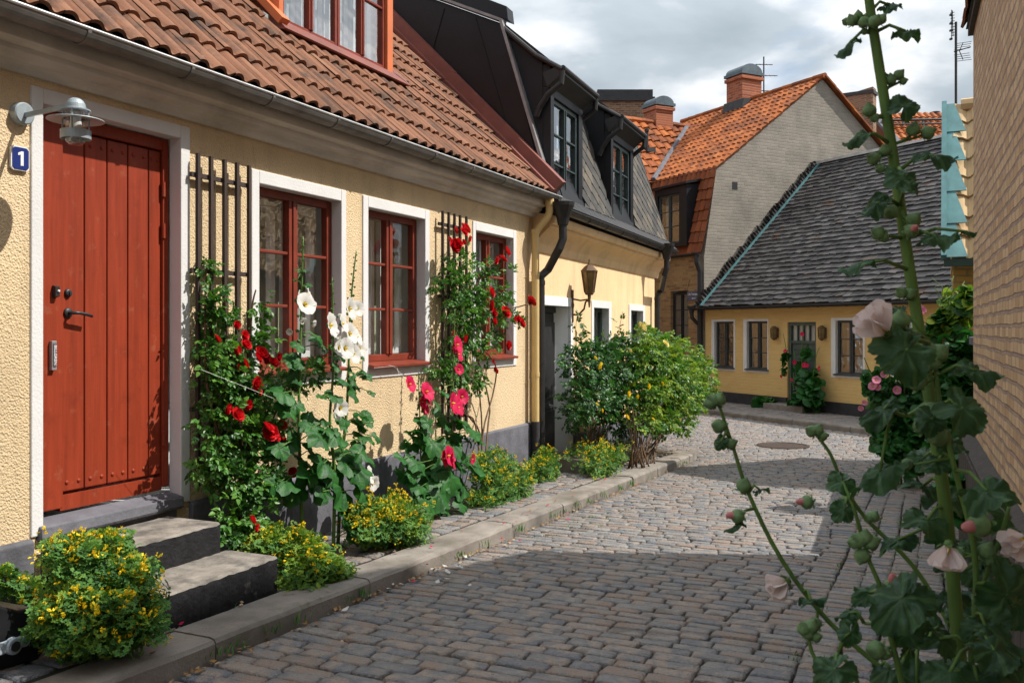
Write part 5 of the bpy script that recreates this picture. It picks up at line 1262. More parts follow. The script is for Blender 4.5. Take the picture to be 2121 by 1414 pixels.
def bud_mesh(r=.012, tip=None, seed=0, bm='bud', seg=12):
    random.seed(3000 + seed); mb = MB()
    vs_prof = [(.0001, 0), (.55, .08), (.9, .45), (1, .9), (.9, 1.35), (.6, 1.75), (.25, 2.0), (.0001, 2.1)]
    v = []
    for i, (a, h) in enumerate(vs_prof):
        for k in range(seg):
            t = 2 * math.pi * k / seg; q = 1 + .12 * abs(math.sin(2.5 * t)) * (h > .5)
            v.append((r * a * q * math.cos(t), r * a * q * math.sin(t), r * h))
    m_ = len(vs_prof)
    mb.add(v, [(i * seg + k, i * seg + (k + 1) % seg, (i + 1) * seg + (k + 1) % seg, (i + 1) * seg + k) for i in range(m_ - 1) for k in range(seg)], .5)
    for k in range(5):   # sepals closing over the top
        t = 2 * math.pi * k / 5 + .3; o = Vector((math.cos(t), math.sin(t), 0))
        leaf(mb, o * r * .35 + Vector((0, 0, r * .1)), o + Vector((0, 0, .35)), Vector((0, 0, -1)), r * 1.0, r * .55, None, .2, -.3)
        s0 = len(mb.v); a_ = [(.93, .5), (1.04, .95), (.86, 1.45), (.42, 1.95), (.1, 2.35)]; q_ = Vector((-o.y, o.x, 0)); w_ = (.3, .5, .42, .22, .02)
        vv_ = []
        for (aa, hh), ww in zip(a_, w_): vv_ += [o * r * aa * 1.06 + q_ * r * ww + Vector((0, 0, r * hh)) - o * r * .12, o * r * aa * 1.13 + Vector((0, 0, r * hh)), o * r * aa * 1.06 - q_ * r * ww + Vector((0, 0, r * hh)) - o * r * .12]
        mb.add(vv_, [(i * 3 + j, i * 3 + j + 1, i * 3 + j + 4, i * 3 + j + 3) for i in range(4) for j in range(2)])
    if tip:
        mb.mi = 1; mb.lathe([(r * .62, r * 1.3), (r * .55, r * 2.0), (r * .42, r * 2.6), (.0001, r * 2.9)], (0, 0, 0), 10)
    return mb.mesh('bud', [M[bm]] + ([tip] if tip else []), smooth=True)

def qdir(d, roll=None):
    q = Vector((0, 0, 1)).rotation_difference(Vector(d).normalized())
    return q @ Quaternion((0, 0, 1), random.uniform(0, 6.28) if roll is None else roll)
OUT = Vector((.3, -1, .25))
FL = dict(red=[rose_flower(M['pet_red'], .036, i) for i in range(4)], yel=[rose_flower(M['pet_lemon'], .05, 9), rose_flower(M['pet_yellow'], .035, 10)],
          white=[holly_flower(M['pet_white'], .052, 1, i) for i in range(3)], white_shut=[holly_flower(M['pet_white'], .045, .35, 5)],
          crim=[holly_flower(M['pet_crim'], .05, 1, 20 + i) for i in range(3)], pink=[holly_flower(M['pet_pink'], .05, 1, 30 + i) for i in range(2)],
          blush=[holly_flower(M['pet_blush'], .04, .0, 40 + i, 8) for i in range(2)])
BUD = [bud_mesh(.011, None, i) for i in range(3)]; BUDT = bud_mesh(.012, M['pet_white'], 4)
BUDN = [bud_mesh(.0125, None, 10 + i, 'bud_near', 20) for i in range(3)]; BUDP = bud_mesh(.0125, M['pink_tip'], 14, 'bud_near', 20)
random.seed(99)

def blob(fr, px, py, y, rx, ry, ry_depth=None):
    k = fr.mpp(px, y); ax = max(.25, abs(Vector((fr.ex.x, fr.ex.y)).dot(Vector((1, 0)))))
    c = fr.P(px, py, y); a = abs(fr.x(px + rx, y) - fr.x(px - rx, y)) / 2
    return (c, Vector((min(a, .7), ry_depth or rx * k * .8, ry * k)), rx * ry)
def scatter(mb, blobs, n, fn, l, shell=.5, up=.55, gap=0, out=OUT, ymax=-.02):
    tot = sum(b[2] for b in blobs)
    for c, r, a in blobs:
        for i in range(int(n * a / tot)):
            v = rvec(); q = (random.random() ** shell)
            p = c + Vector((v.x * r.x, v.y * r.y, v.z * r.z)) * q
            if p.y > ymax: p.y = ymax - random.uniform(0, .06)
            if gap and noise.noise(p * 9) > gap: continue
            d = (v + rvec() * .9 + out * .5 - Vector((0, 0, .25))).normalized(); u = (Vector((0, 0, 1)) * up + v * .5 + out * .35 + rvec() * .55).normalized()
            fn(mb, p, d, u, l * random.uniform(.65, 1.25))
def cane(mb, fr, pts, r0, r1, n=6):
    """smooth curve through pixel points (px,py,y)"""
    P_ = [fr.P(*p) if len(p) == 3 and not isinstance(p, Vector) else p for p in pts]; out = []
    for i in range(len(P_) - 1):
        p0, p1, p2, p3 = P_[max(i - 1, 0)], P_[i], P_[i + 1], P_[min(i + 2, len(P_) - 1)]
        for j in range(4):
            t = j / 4; out.append(.5 * ((2 * p1) + (p2 - p0) * t + (2 * p0 - 5 * p1 + 4 * p2 - p3) * t * t + (3 * p1 - p0 - 3 * p2 + p3) * t ** 3))
    out.append(P_[-1]); m_ = len(out)
    mb.tube(out, [r0 + (r1 - r0) * i / (m_ - 1) for i in range(m_)], n); return out

# ---- red climbing rose by the red door
g = lambda x, y=-.3: gzl(H1, x, y) + PH
def base_pt(fr, px, y): x = fr.x(px, y); return Vector((x, y, gzl(fr, x, y) + PH))
p = base_pt(H1, 480, -.25)
r1_ = thing('climbing_rose', 'red climbing rose on the trellis beside the red door', 'rose bush', H1, p)
mb = MB()
for pts in ([p, (470, 980, -.2), (430, 800, -.14), (425, 640, -.1), (428, 545, -.08)], [p, (500, 950, -.22), (480, 800, -.15), (465, 620, -.1)], [p, (540, 1000, -.25), (560, 880, -.25), (600, 800, -.25), (610, 740, -.2)], [p, (520, 900, -.2), (516, 760, -.12), (522, 640, -.1), (530, 600, -.12)]):
    cane(mb, H1, pts, .012, .005)
mb.build('cane', M['cane'], r1_, smooth=True)
B = [blob(H1, *b) for b in ((428, 548, -.08, 14, 18), (440, 640, -.1, 24, 50), (470, 650, -.1, 22, 28), (455, 735, -.14, 45, 55), (470, 800, -.18, 58, 60), (535, 620, -.12, 18, 36), (540, 705, -.12, 26, 30), (520, 800, -.2, 60, 45), (480, 890, -.22, 70, 65), (560, 900, -.26, 48, 60), (450, 960, -.22, 48, 60), (520, 1000, -.3, 62, 60), (590, 800, -.26, 35, 40), (500, 1080, -.36, 42, 55), (640, 770, -.24, 24, 24))]
mb = MB(); scatter(mb, B, 2300, pinnate, .085, .7, gap=.16); mb.build('foliage', M['leaf_rose'], r1_)
for k, (px, py, y, sc) in enumerate(((490, 673, -.16, .7), (505, 695, -.18, .9), (508, 715, -.2, 1), (448, 703, -.18, .8), (489, 725, -.2, .9), (540, 733, -.24, 1.25), (548, 741, -.22, 1.1), (532, 742, -.25, 1), (574, 738, -.25, .9), (565, 752, -.26, 1), (529, 795, -.3, 1.25), (531, 808, -.28, 1.1), (512, 838, -.3, .9), (490, 860, -.3, 1.2), (557, 896, -.38, 1.45), (553, 888, -.4, 1.2), (565, 905, -.38, 1.2), (583, 880, -.34, .9), (582, 908, -.34, .9), (605, 978, -.36, .9), (520, 1078, -.52, .9), (528, 1092, -.5, .8), (505, 755, -.24, 1), (470, 846, -.28, .9), (492, 762, -.2, .8))):
    inst('flower', FL['red'][k % 4], r1_, H1.P(px, py, y - .03), qdir(OUT + rvec() * .6), sc * 1.15)
# ---- red climbing rose by the third window
p = base_pt(H1, 1000, -.3)
r2_ = thing('climbing_rose', 'red climbing rose with bare arching canes beside the third window', 'rose bush', H1, p)
mb = MB()
for pts in ([p, (995, 900, -.2), (960, 840, -.14), (945, 700, -.12), (940, 520, -.12)], [p, (1010, 890, -.16), (1014, 840, -.12), (998, 770, -.14), (980, 720, -.16)], [p, (998, 880, -.16), (992, 800, -.14), (990, 740, -.16)], [p, (1000, 900, -.2), (1020, 820, -.14), (1028, 765, -.16), (1012, 735, -.18), (985, 715, -.2)], [p, (985, 880, -.2), (960, 850, -.15), (950, 760, -.15)], [(985, 640, -.25), (1040, 640, -.3), (1075, 635, -.35), (1097, 628, -.4)], [(980, 600, -.2), (1010, 555, -.24), (1045, 530, -.26)]):
    cane(mb, H1, pts, .011, .005)
mb.build('cane', M['cane'], r2_, smooth=True)
B = [blob(H1, *b) for b in ((950, 535, -.14, 26, 28), (945, 585, -.16, 32, 40), (975, 600, -.18, 40, 45), (905, 595, -.14, 22, 18), (1000, 560, -.22, 26, 28), (960, 650, -.2, 40, 45), (1015, 640, -.24, 36, 38), (1050, 660, -.28, 28, 24), (965, 700, -.2, 36, 42), (1000, 710, -.22, 30, 34), (940, 740, -.16, 24, 26), (960, 780, -.18, 30, 40), (1058, 565, -.26, 10, 14), (1040, 610, -.24, 20, 30), (915, 760, -.14, 26, 30), (990, 790, -.16, 20, 28))]
mb = MB(); scatter(mb, B, 1700, pinnate, .078, .7, gap=.2); mb.build('foliage', M['leaf_rose'], r2_)
for k, (px, py, y, sc) in enumerate(((962, 475, -.25, 1.6), (958, 482, -.28, 1.4), (942, 478, -.22, 1), (940, 510, -.26, 1.7), (948, 505, -.28, 1.5), (970, 494, -.24, 1), (960, 503, -.22, .9), (1048, 522, -.3, 1.5), (1025, 538, -.3, 1.3), (1040, 538, -.32, 1.3), (1015, 606, -.32, 1.5), (1014, 632, -.34, 1.5), (1022, 648, -.3, 1.2), (1045, 648, -.36, 1.7), (1064, 662, -.36, 1.2), (1078, 670, -.38, 1.6), (1072, 660, -.36, 1), (1098, 626, -.42, 1.7), (1094, 622, -.4, 1.3), (1051, 715, -.32, 1.3), (1021, 665, -.3, 1.3), (960, 700, -.26, 1.2), (1025, 768, -.2, 1), (936, 690, -.2, 1), (930, 498, -.18, .9), (1020, 750, -.2, .8))):
    inst('flower', FL['red'][k % 4], r2_, H1.P(px, py, y - .03), qdir(OUT + rvec() * .6), sc * 1.12)

# ---- hollyhocks on the pavement
def hollyhock(label, fr, stem, flowers, leaves, budn, fkey, r=.013, cat='hollyhock', leafr=.1, group=None, seg=22, vis_from=0.55, bsc=1.0, shut=()):
    y0 = stem[0][2]; b = base_pt(fr, stem[0][0], y0)
    t = thing('hollyhock', label, cat, fr, b, group)
    mb = MB(); pth = cane(mb, fr, [b] + list(stem[1:]), r, r * .35, 8); mb.build('stem', M['stem_green'], t, smooth=True)
    lm = MB()
    more = []
    for (px, py, dx, dz, rr) in leaves:
        more.append((px, py, dx, dz, rr * .88))
        if rr > .055: more.append((px + random.uniform(-22, 22), py + random.uniform(-30, 30), dx + random.uniform(-.6, .6), dz + random.uniform(-.4, .3), rr * random.uniform(.45, .7)))
    for (px, py, dx, dz, rr) in more:
        # attach to the nearest stem point, blade pushed sideways
        c = fr.P(px, py, y0 - .02); a = min(pth, key=lambda q: (q - c).length + abs(q.z - c.z) * .3)
        d = Vector((dx, -.35 + random.uniform(-.4, .3), dz)); dn = d.normalized(); c2 = c + Vector((0, random.uniform(-.08, .02), 0))
        lm.mi = 1; lm.tube([a, (a + c2) / 2 + Vector((0, 0, .02)), c2 - dn * rr * .1], .0035, 5)
        lm.mi = 0; lobed(lm, c2 - dn * rr * .25, d, Vector((.15, -.55, .8)) + rvec() * .35, rr, 5, 3, 30, .16, .16, None, .3, .03, .18, True, .18)
    lm.build('leaves', [M['leaf_holly'], M['stem_green']], t, smooth=True)
    n = 0
    for i in range(budn):
        q = vis_from + (1 - vis_from) * (i / budn); k = q * (len(pth) - 1); a = pth[int(k)].lerp(pth[min(int(k) + 1, len(pth) - 1)], k % 1)
        th = i * 2.4; o = Vector((math.cos(th), math.sin(th), .6)); s_ = (1.15 - .75 * (i / budn)) * bsc
        inst('bud', BUD[i % 3], t, a + Vector((o.x, o.y, 0)) * .016 * s_, qdir(o), s_)
    for k, (px, py, y, sc) in enumerate(flowers):
        inst('flower', FL[fkey][k % len(FL[fkey])], t, fr.P(px, py, y - .02), qdir(Vector((.1 + random.uniform(-.5, .5), -1, .15 + random.uniform(-.25, .3)))), sc * 1.2)
    for (px, py, y, sc, d) in shut:
        inst('flower', FL['white_shut'][0] if fkey == 'white' else FL[fkey][0], t, fr.P(px, py, y), qdir(d), sc)
    return t
Y_ = -.42
hollyhock('tall white hollyhock in front of the first window, leftmost of three stems', H1, [(628, 1060, Y_), (622, 980, Y_), (619, 850, Y_), (622, 720, Y_), (625, 600, Y_), (628, 490, Y_)],
    [(629, 632, Y_ - .05, 1.15), (612, 622, Y_ + .02, 1.0), (636, 612, Y_ + .02, .75)], [(612, 745, -.8, -.1, .1), (600, 750, -1, -.2, .075), (650, 700, .9, -.4, .085), (590, 850, -1, -.3, .11), (640, 870, .8, -.1, .1), (620, 775, .1, -.5, .12), (575, 815, -1, -.2, .12), (600, 920, -.6, -.6, .13), (640, 960, .6, -.5, .13), (585, 1000, -.9, -.3, .13), (655, 870, 1, .1, .07), (650, 745, .3, -.5, .05), (616, 580, -.8, .1, .035), (634, 590, .9, .2, .035), (632, 560, .9, .1, .025), (615, 560, -.9, 0, .025), (570, 930, -1, -.5, .1), (610, 1020, -.3, -.6, .14), (660, 1000, .8, -.6, .12)], 26, 'white', shut=((603, 686, Y_, .7, (-1, -.2, -.2)), (645, 668, Y_, .7, (.9, -.4, -.3)), (622, 660, Y_, .8, (.1, -.8, -.5))))
Y_ = -.5
hollyhock('white hollyhock crowded with open flowers, shortest of three stems before the first window', H1, [(690, 1090, Y_), (693, 980, Y_), (683, 880, Y_), (690, 770, Y_), (690, 680, Y_), (688, 575, Y_)],
    [(679, 675, Y_ - .06, 1.3), (705, 672, Y_, 1.05), (712, 722, Y_ - .08, 1.1), (700, 720, Y_ - .02, .9), (692, 850, Y_ + .05, 1.0), (703, 845, Y_ + .02, .9)], [(700, 905, .9, -.4, .14), (735, 970, 1, -.2, .17), (680, 820, -.7, -.2, .09), (640, 905, -1, -.2, .13), (700, 790, .6, -.3, .09), (715, 1020, .5, -.8, .2), (670, 1010, -.5, -.7, .17), (720, 1060, .6, -.7, .16), (650, 960, -.8, -.4, .14), (700, 740, .5, -.4, .06), (680, 760, -.6, -.3, .06), (725, 1100, .3, -1, .13), (690, 980, .3, -.6, .16), (660, 890, -.7, 0, .08), (735, 935, 1, .1, .1)], 24, 'white', shut=((695, 698, Y_ - .04, .75, (.3, -.7, -.6)), (672, 725, Y_, .7, (-1, -.3, -.4)), (698, 655, Y_, .6, (.8, -.4, 0))))
Y_ = -.4
hollyhock('white hollyhock leaning right with a long bud spike, rightmost of three stems', H1, [(700, 1080, Y_), (708, 960, Y_), (718, 850, Y_), (722, 760, Y_), (725, 660, Y_), (730, 590, Y_), (738, 520, Y_)],
    [(720, 640, Y_ - .04, 1.2), (738, 640, Y_ + .03, .9), (721, 692, Y_ - .06, 1.15), (735, 700, Y_, 1), (728, 733, Y_ - .06, 1.1), (715, 705, Y_ - .02, 1.), (742, 722, Y_ + .02, .9), (760, 985, Y_ + .1, 1.1), (770, 1000, Y_ + .1, .9)], [(735, 800, 1, 0, .08), (740, 860, .9, -.2, .1), (750, 905, 1, -.5, .12), (745, 775, .9, .1, .08), (700, 870, -.8, -.1, .09), (765, 860, 1.1, .3, .07), (720, 815, .5, -.5, .1), (735, 745, 1, -.2, .05), (760, 945, 1, -.3, .14), (700, 940, -.8, -.3, .12), (745, 880, .8, -.4, .09), (715, 770, -.9, .1, .06), (752, 740, 1, 0, .04)], 30, 'white')
Y_ = -.42
hollyhock('crimson hollyhock with dark broad leaves below the second rose trellis', H1, [(925, 1085, Y_), (930, 1000, Y_), (935, 900, Y_), (938, 820, Y_), (940, 720, Y_), (942, 640, Y_)],
    [(933, 836, Y_ - .08, 1.45), (945, 845, Y_ - .05, 1.2), (943, 715, Y_ - .1, 1.2), (946, 735, Y_ - .08, 1), (935, 720, Y_ - .06, 1), (924, 945, Y_ - .14, 1.35), (915, 950, Y_ - .12, 1.1), (932, 955, Y_ - .14, 1.2), (954, 822, Y_, 1.1), (976, 950, Y_ - .1, .7), (980, 912, Y_, .8), (948, 765, Y_, .8)],
    [(880, 880, -.9, -.3, .13), (930, 880, .1, -.5, .14), (965, 890, .9, -.5, .15), (900, 950, -.7, -.5, .17), (950, 960, .6, -.6, .16), (925, 1000, 0, -.9, .17), (960, 1010, .5, -.7, .14), (880, 990, -.9, -.4, .17), (850, 960, -1, -.3, .14), (910, 1050, -.3, -.9, .16), (945, 1050, .4, -.9, .14), (870, 900, -.8, .1, .11), (905, 810, -.8, .0, .09), (960, 930, .7, -.3, .16), (935, 925, .1, -.6, .16), (890, 920, -.7, -.6, .17), (985, 900, 1, -.4, .12), (975, 970, .8, -.6, .17), (910, 860, -.6, -.2, .1), (850, 1010, -1, -.3, .12), (895, 1030, -.6, -.8, .18), (965, 1060, .7, -.6, .1), (870, 1040, -.8, -.6, .15), (940, 870, .4, -.4, .12)], 26, 'crim')
Y_ = -.36
hollyhock('slender crimson hollyhock reaching left under the second window', H1, [(880, 1075, Y_), (872, 960, Y_), (870, 880, Y_), (868, 820, Y_), (866, 770, Y_)],
    [(880, 813, Y_ - .05, 1.25), (872, 832, Y_, .8), (845, 797, Y_ - .02, 1.1), (884, 830, Y_ - .05, .9), (872, 812, Y_, .7), (890, 802, Y_, .6), (878, 848, Y_, .7)], [(862, 875, -.6, 0, .08), (880, 895, .7, -.2, .08), (855, 900, -1, -.1, .08), (850, 925, -.8, -.3, .1), (845, 965, -1, -.2, .1), (878, 930, .5, -.6, .1), (838, 985, -1, -.4, .12), (868, 990, -.3, -.8, .13), (860, 1030, -.5, -.9, .13), (852, 915, -.7, .3, .08)], 16, 'crim', r=.008)

# ---- yellow corydalis clumps
def corydalis(label, fr, blobs, y, nl, nf, lime=.0, ground=True, base=None, lf=.022):
    bs = [blob(fr, *b) for b in blobs]; cx = sum(b[0].x for b in bs) / len(bs)
    b0 = Vector((cx, y, gzl(fr, cx, y) + PH if base is None else base)); t = thing('corydalis', label, 'flower clump', fr, b0, 'yellow corydalis clumps along the pavement')
    mb = MB()
    for c, r, a in bs:
        for i in range(10):
            v = rvec(); mb.tube([b0 + Vector((random.uniform(-.06, .06), random.uniform(-.05, .05), 0)), b0.lerp(c, .5) + Vector((0, 0, .04)), c + Vector((v.x * r.x, v.y * r.y, abs(v.z) * r.z)) * .9], .003, 4)
    mb.build('stems', M['stem_green'], t)
    mb = MB(); fb = MB(); tot = sum(b[2] for b in bs); rr_ = random.random() * 50
    def bump_(v): return .72 + .5 * noise.noise(v * 1.9 + Vector((rr_, 0, 0))) + .25 * noise.noise(v * 4.5 + Vector((0, rr_, 0)))
    def flower_(p, v):
        rn = random.random()
        for k in range(random.randint(3, 6)):
            d = (v * .5 + rvec() + Vector((0, -.2, .2))).normalized(); q = p + rvec() * .014
            s_ = d.cross(rvec()).normalized(); n_ = d.cross(s_); l = random.uniform(.015, .024)
            fb.add([q, q + d * l * .6 + s_ * l * .3, q + d * l + n_ * l * .3, q + d * l * .6 - s_ * l * .3, q + d * l - n_ * l * .25], [(0, 1, 2, 3), (0, 3, 4, 1)], rn)
    def frond(p, v, sz_):
        up_ = (v * .7 + Vector((0, -.3, .8)) + rvec() * .5).normalized(); d = (v + rvec() * .8 - Vector((0, 0, .3))).normalized(); rn = random.random()
        d, s2, n2 = basis(d, up_)
        for t_, sd in ((.25, 1), (.25, -1), (.55, 1), (.55, -1), (.85, 0)):
            q = p + d * sz_ * t_ + s2 * sd * sz_ * .28
            clover(mb, q, d + s2 * sd * .9 + rvec() * .3, n2 + rvec() * .3, sz_ * .42, min(1, max(0, rn + random.uniform(-.12, .12))))
    for c, r, a in bs:
        for i in range(int(nl * a / tot / 2)):
            v = rvec(); q = random.random() ** .33; p = c + Vector((v.x * r.x, v.y * r.y, v.z * r.z)) * q * bump_(v)
            if p.z < b0.z: p.z = b0.z + random.uniform(0, .05)
            if p.y > -.04: p.y = -.04
            mb.mi = 1 if random.random() < lime + .2 * (v.z > .5) else 0
            frond(p, v, lf * 2 * random.uniform(.7, 1.25))
        for i in range(int(nf * .62 * a / tot)):
            v = rvec()
            if random.random() < .75: v.z = abs(v.z)
            v = (v + Vector((0, 0, .25))).normalized(); e_ = random.random()
            p = c + Vector((v.x * r.x, v.y * r.y, v.z * r.z)) * bump_(v) * (1.0 + .36 * e_ * e_ * e_)
            if p.z < b0.z or p.y > -.03: continue
            flower_(p, v)
            if e_ > .6: mb.mi = 1; frond(p - v * .03 - Vector((0, 0, .02)), v, lf * 1.3); frond(p - v * .06 - Vector((0, 0, .02)), v, lf * 1.6)
    mb.build('foliage', [M['leaf_cory'], M['leaf_lime']], t); mb = fb
    mb.build('blossom', M['pet_yellow'], t, kind='stuff')
    return t
corydalis('largest yellow corydalis clump, beside the two stone steps', H1, [(205, 1265, -.85, 105, 88, .27), (160, 1160, -.75, 55, 60, .2), (238, 1195, -.85, 58, 52, .22), (150, 1290, -.8, 62, 76, .25), (248, 1290, -.95, 62, 62, .2), (215, 1130, -.75, 40, 35, .15)], -.8, 8000, 560, .12)
corydalis('tiny sprig of yellow corydalis against the plinth beside the scooter', H1, [(10, 1200, -.12, 20, 30, .08), (60, 1220, -.14, 24, 20, .08)], -.1, 420, 22, .3)
corydalis('pale yellow corydalis tuft at the right end of the lower stone step', H1, [(640, 1180, -.8, 65, 62, .22), (610, 1130, -.66, 40, 50, .2), (560, 1130, -.5, 50, 50, .2), (690, 1190, -.88, 30, 40, .12)], -.7, 4600, 190, .6)
corydalis('bright round yellow corydalis clump under the white hollyhocks', H1, [(805, 1078, -.7, 66, 58, .25), (770, 1090, -.65, 40, 45, .2), (840, 1095, -.75, 36, 42, .18)], -.65, 4200, 560, .12)
corydalis('wide yellow corydalis clump right of the crimson hollyhock', H1, [(1030, 1000, -.45, 55, 62, .24), (1010, 960, -.35, 38, 36, .2), (1060, 1015, -.5, 34, 44, .2), (1000, 1040, -.5, 30, 30, .2)], -.42, 4600, 360, .1)
corydalis('small yellow corydalis tuft at the foot of the downpipes', H1, [(1122, 972, -.3, 36, 38, .16), (1128, 945, -.25, 14, 24, .1)], -.28, 1900, 90, .3)
corydalis('yellow corydalis clump beside the granite doorstep under the bushy roses', H2, [(1255, 950, -.75, 40, 38, .25), (1240, 960, -.7, 26, 30, .2), (1205, 940, -.4, 26, 30, .2), (1280, 930, -.6, 18, 26, .2)], -.65, 2600, 230, .25)
# ---- rose bushes in front of the apricot house
p = base_pt(H2, 1235, -.45)
b1 = thing('rose_bush', 'dense dark green yellow-rose bush beside the white door reveal', 'rose bush', H2, p)
mb = MB()
for k in range(14):
    a, b = random.uniform(-1, 1), random.random(); cane(mb, H2, [p + Vector((a * .25, random.uniform(-.1, .1), 0)), (1235 + a * 22, 900, -.45), (1245 + a * 45, 860 - b * 30, -.5)], .011, .005)
for pts in ([(1195, 730, -.3), (1192, 690, -.3), (1195, 655, -.28)], [(1270, 720, -.4), (1280, 690, -.4), (1290, 645, -.42)]): cane(mb, H2, pts, .005, .003)
mb.build('cane', M['cane'], b1, smooth=True)
B = [blob(H2, *b) for b in ((1250, 770, -.5, 60, 60, .4), (1215, 760, -.4, 34, 50, .3), (1290, 750, -.5, 44, 55, .4), (1225, 830, -.5, 46, 50, .35), (1275, 830, -.55, 50, 50, .4), (1195, 720, -.3, 12, 26, .12), (1240, 720, -.4, 40, 26, .25), (1200, 850, -.35, 22, 50, .25), (1285, 880, -.6, 26, 34, .3), (1195, 675, -.3, 7, 20, .05), (1284, 680, -.42, 9, 20, .06), (1275, 720, -.42, 40, 24, .25), (1300, 800, -.55, 40, 60, .35))]
mb = MB(); scatter(mb, B, 2700, pinnate, .11, .6, gap=.25); mb.build('foliage', M['leaf_dark'], b1)
for (px, py, y, sc, q) in ((1240, 756, -.75, 1.5, 1), (1232, 742, -.7, .9, 1), (1300, 815, -.9, 1.3, 1), (1318, 822, -.9, 1.2, 1), (1246, 850, -.8, .8, 1), (1298, 865, -.9, 1.2, 1), (1303, 728, -.7, .9, 0), (1236, 838, -.8, .7, 1)): inst('flower', FL['yel'][q], b1, H2.P(px, py, y), qdir(OUT + rvec() * .6), sc)
p = base_pt(H2, 1330, -.95); 
b2 = thing('rose_bush', 'airy yellow-green rose bush at the kerb corner with pale yellow roses', 'rose bush', H2, p)
mb = MB()
for k in range(26):
    a, b = random.uniform(-1, 1), random.random(); cane(mb, H2, [p + Vector((a * .35 + random.uniform(-.1, .1), random.uniform(-.12, .12), 0)), (1338 + a * 32, 905, -.95), (1358 + a * 62, 862 - b * 30, -.95)], .010, .004)
mb.build('cane', M['cane'], b2, smooth=True)
B = [blob(H2, *b) for b in ((1375, 770, -.95, 62, 56, .5), (1345, 745, -.9, 46, 40, .4), (1420, 790, -1, 48, 50, .5), (1390, 830, -1, 60, 45, .45), (1450, 775, -1.05, 24, 36, .25), (1340, 700, -.85, 24, 26, .2), (1380, 715, -.95, 40, 26, .3), (1435, 740, -1, 26, 24, .25), (1340, 810, -.95, 36, 40, .35), (1430, 830, -1.05, 28, 30, .25), (1365, 870, -1, 44, 26, .3), (1330, 870, -.95, 20, 26, .2), (1400, 880, -1, 30, 20, .25))]
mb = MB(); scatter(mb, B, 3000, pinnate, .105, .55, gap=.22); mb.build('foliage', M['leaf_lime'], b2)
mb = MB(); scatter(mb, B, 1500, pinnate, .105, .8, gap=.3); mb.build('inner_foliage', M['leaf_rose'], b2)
for (px, py, y, sc, q) in ((1328, 676, -.95, 1.3, 0), (1322, 672, -.92, 1, 0), (1334, 680, -.9, .9, 0), (1377, 713, -1.1, 1.2, 0), (1472, 772, -1.15, 1.3, 0), (1443, 783, -1.2, .8, 1), (1342, 800, -1.1, 1.2, 1), (1371, 795, -1.2, .9, 1), (1405, 868, -1.2, .9, 0), (1420, 846, -1.2, .9, 0), (1352, 868, -1.2, .7, 1)): inst('flower', FL['yel'][q], b2, H2.P(px, py, y), qdir(OUT + rvec() * .6), sc)

# ---- plants by the cottage
def far_hollyhock(label, px0, stems, blobs, nl, fl, key, y, lr=.12):
    b = base_pt(FC, px0, y); t = thing('hollyhock', label, 'hollyhock', FC, b); mb = MB()
    for s_ in stems: cane(mb, FC, [b] + [(a, c, y) for a, c in s_], .014, .005)
    mb.build('stem', M['stem_green'], t, smooth=True); mb = MB()
    scatter(mb, [blob(FC, *q) for q in blobs], nl, lambda m, p, d, u, l: lobed(m, p, d, u, l, 5, 2, 12, .14, .1), lr, .6, out=Vector((0, -1, .2)), ymax=-.08)
    mb.build('leaves', M['leaf_holly'], t, smooth=True)
    for k, (a, c, sc) in enumerate(fl): inst('flower', FL[key][k % len(FL[key])], t, FC.P(a, c, y - .12), qdir(Vector((random.uniform(-.8, .8), -1, random.uniform(-.2, .5)))), sc * .72)
    return t
far_hollyhock('pink hollyhock growing in front of the green cottage door', 1662, [[(1660, 780), (1662, 700), (1663, 672)], [(1640, 790), (1628, 720), (1622, 690)], [(1680, 800), (1690, 740), (1697, 720)], [(1650, 790), (1646, 740), (1645, 725)]],
    [(1668, 830, -.3, 30, 28, .3), (1676, 790, -.3, 18, 34, .2), (1690, 815, -.35, 13, 34, .2), (1655, 765, -.25, 7, 34, .1), (1625, 760, -.3, 4, 40, .1), (1672, 735, -.3, 6, 20, .1)], 200, [(1662, 692, 1.2), (1627, 727, 1.2), (1646, 750, 1.2), (1667, 756, 1.5), (1672, 757, 1.1), (1698, 763, 1.4), (1629, 776, .9), (1619, 779, 1), (1641, 786, 1)], 'pink' if False else 'crim', -.3)
t = far_hollyhock('low leafy plant by the plinth left of the green cottage door', 1578, [[(1575, 825)]], [(1575, 834, -.25, 24, 11, .2), (1590, 832, -.25, 16, 10, .2)], 46, [], 'crim', -.25, .15); t['category'] = 'plant'; t.name = 'leafy_plant'
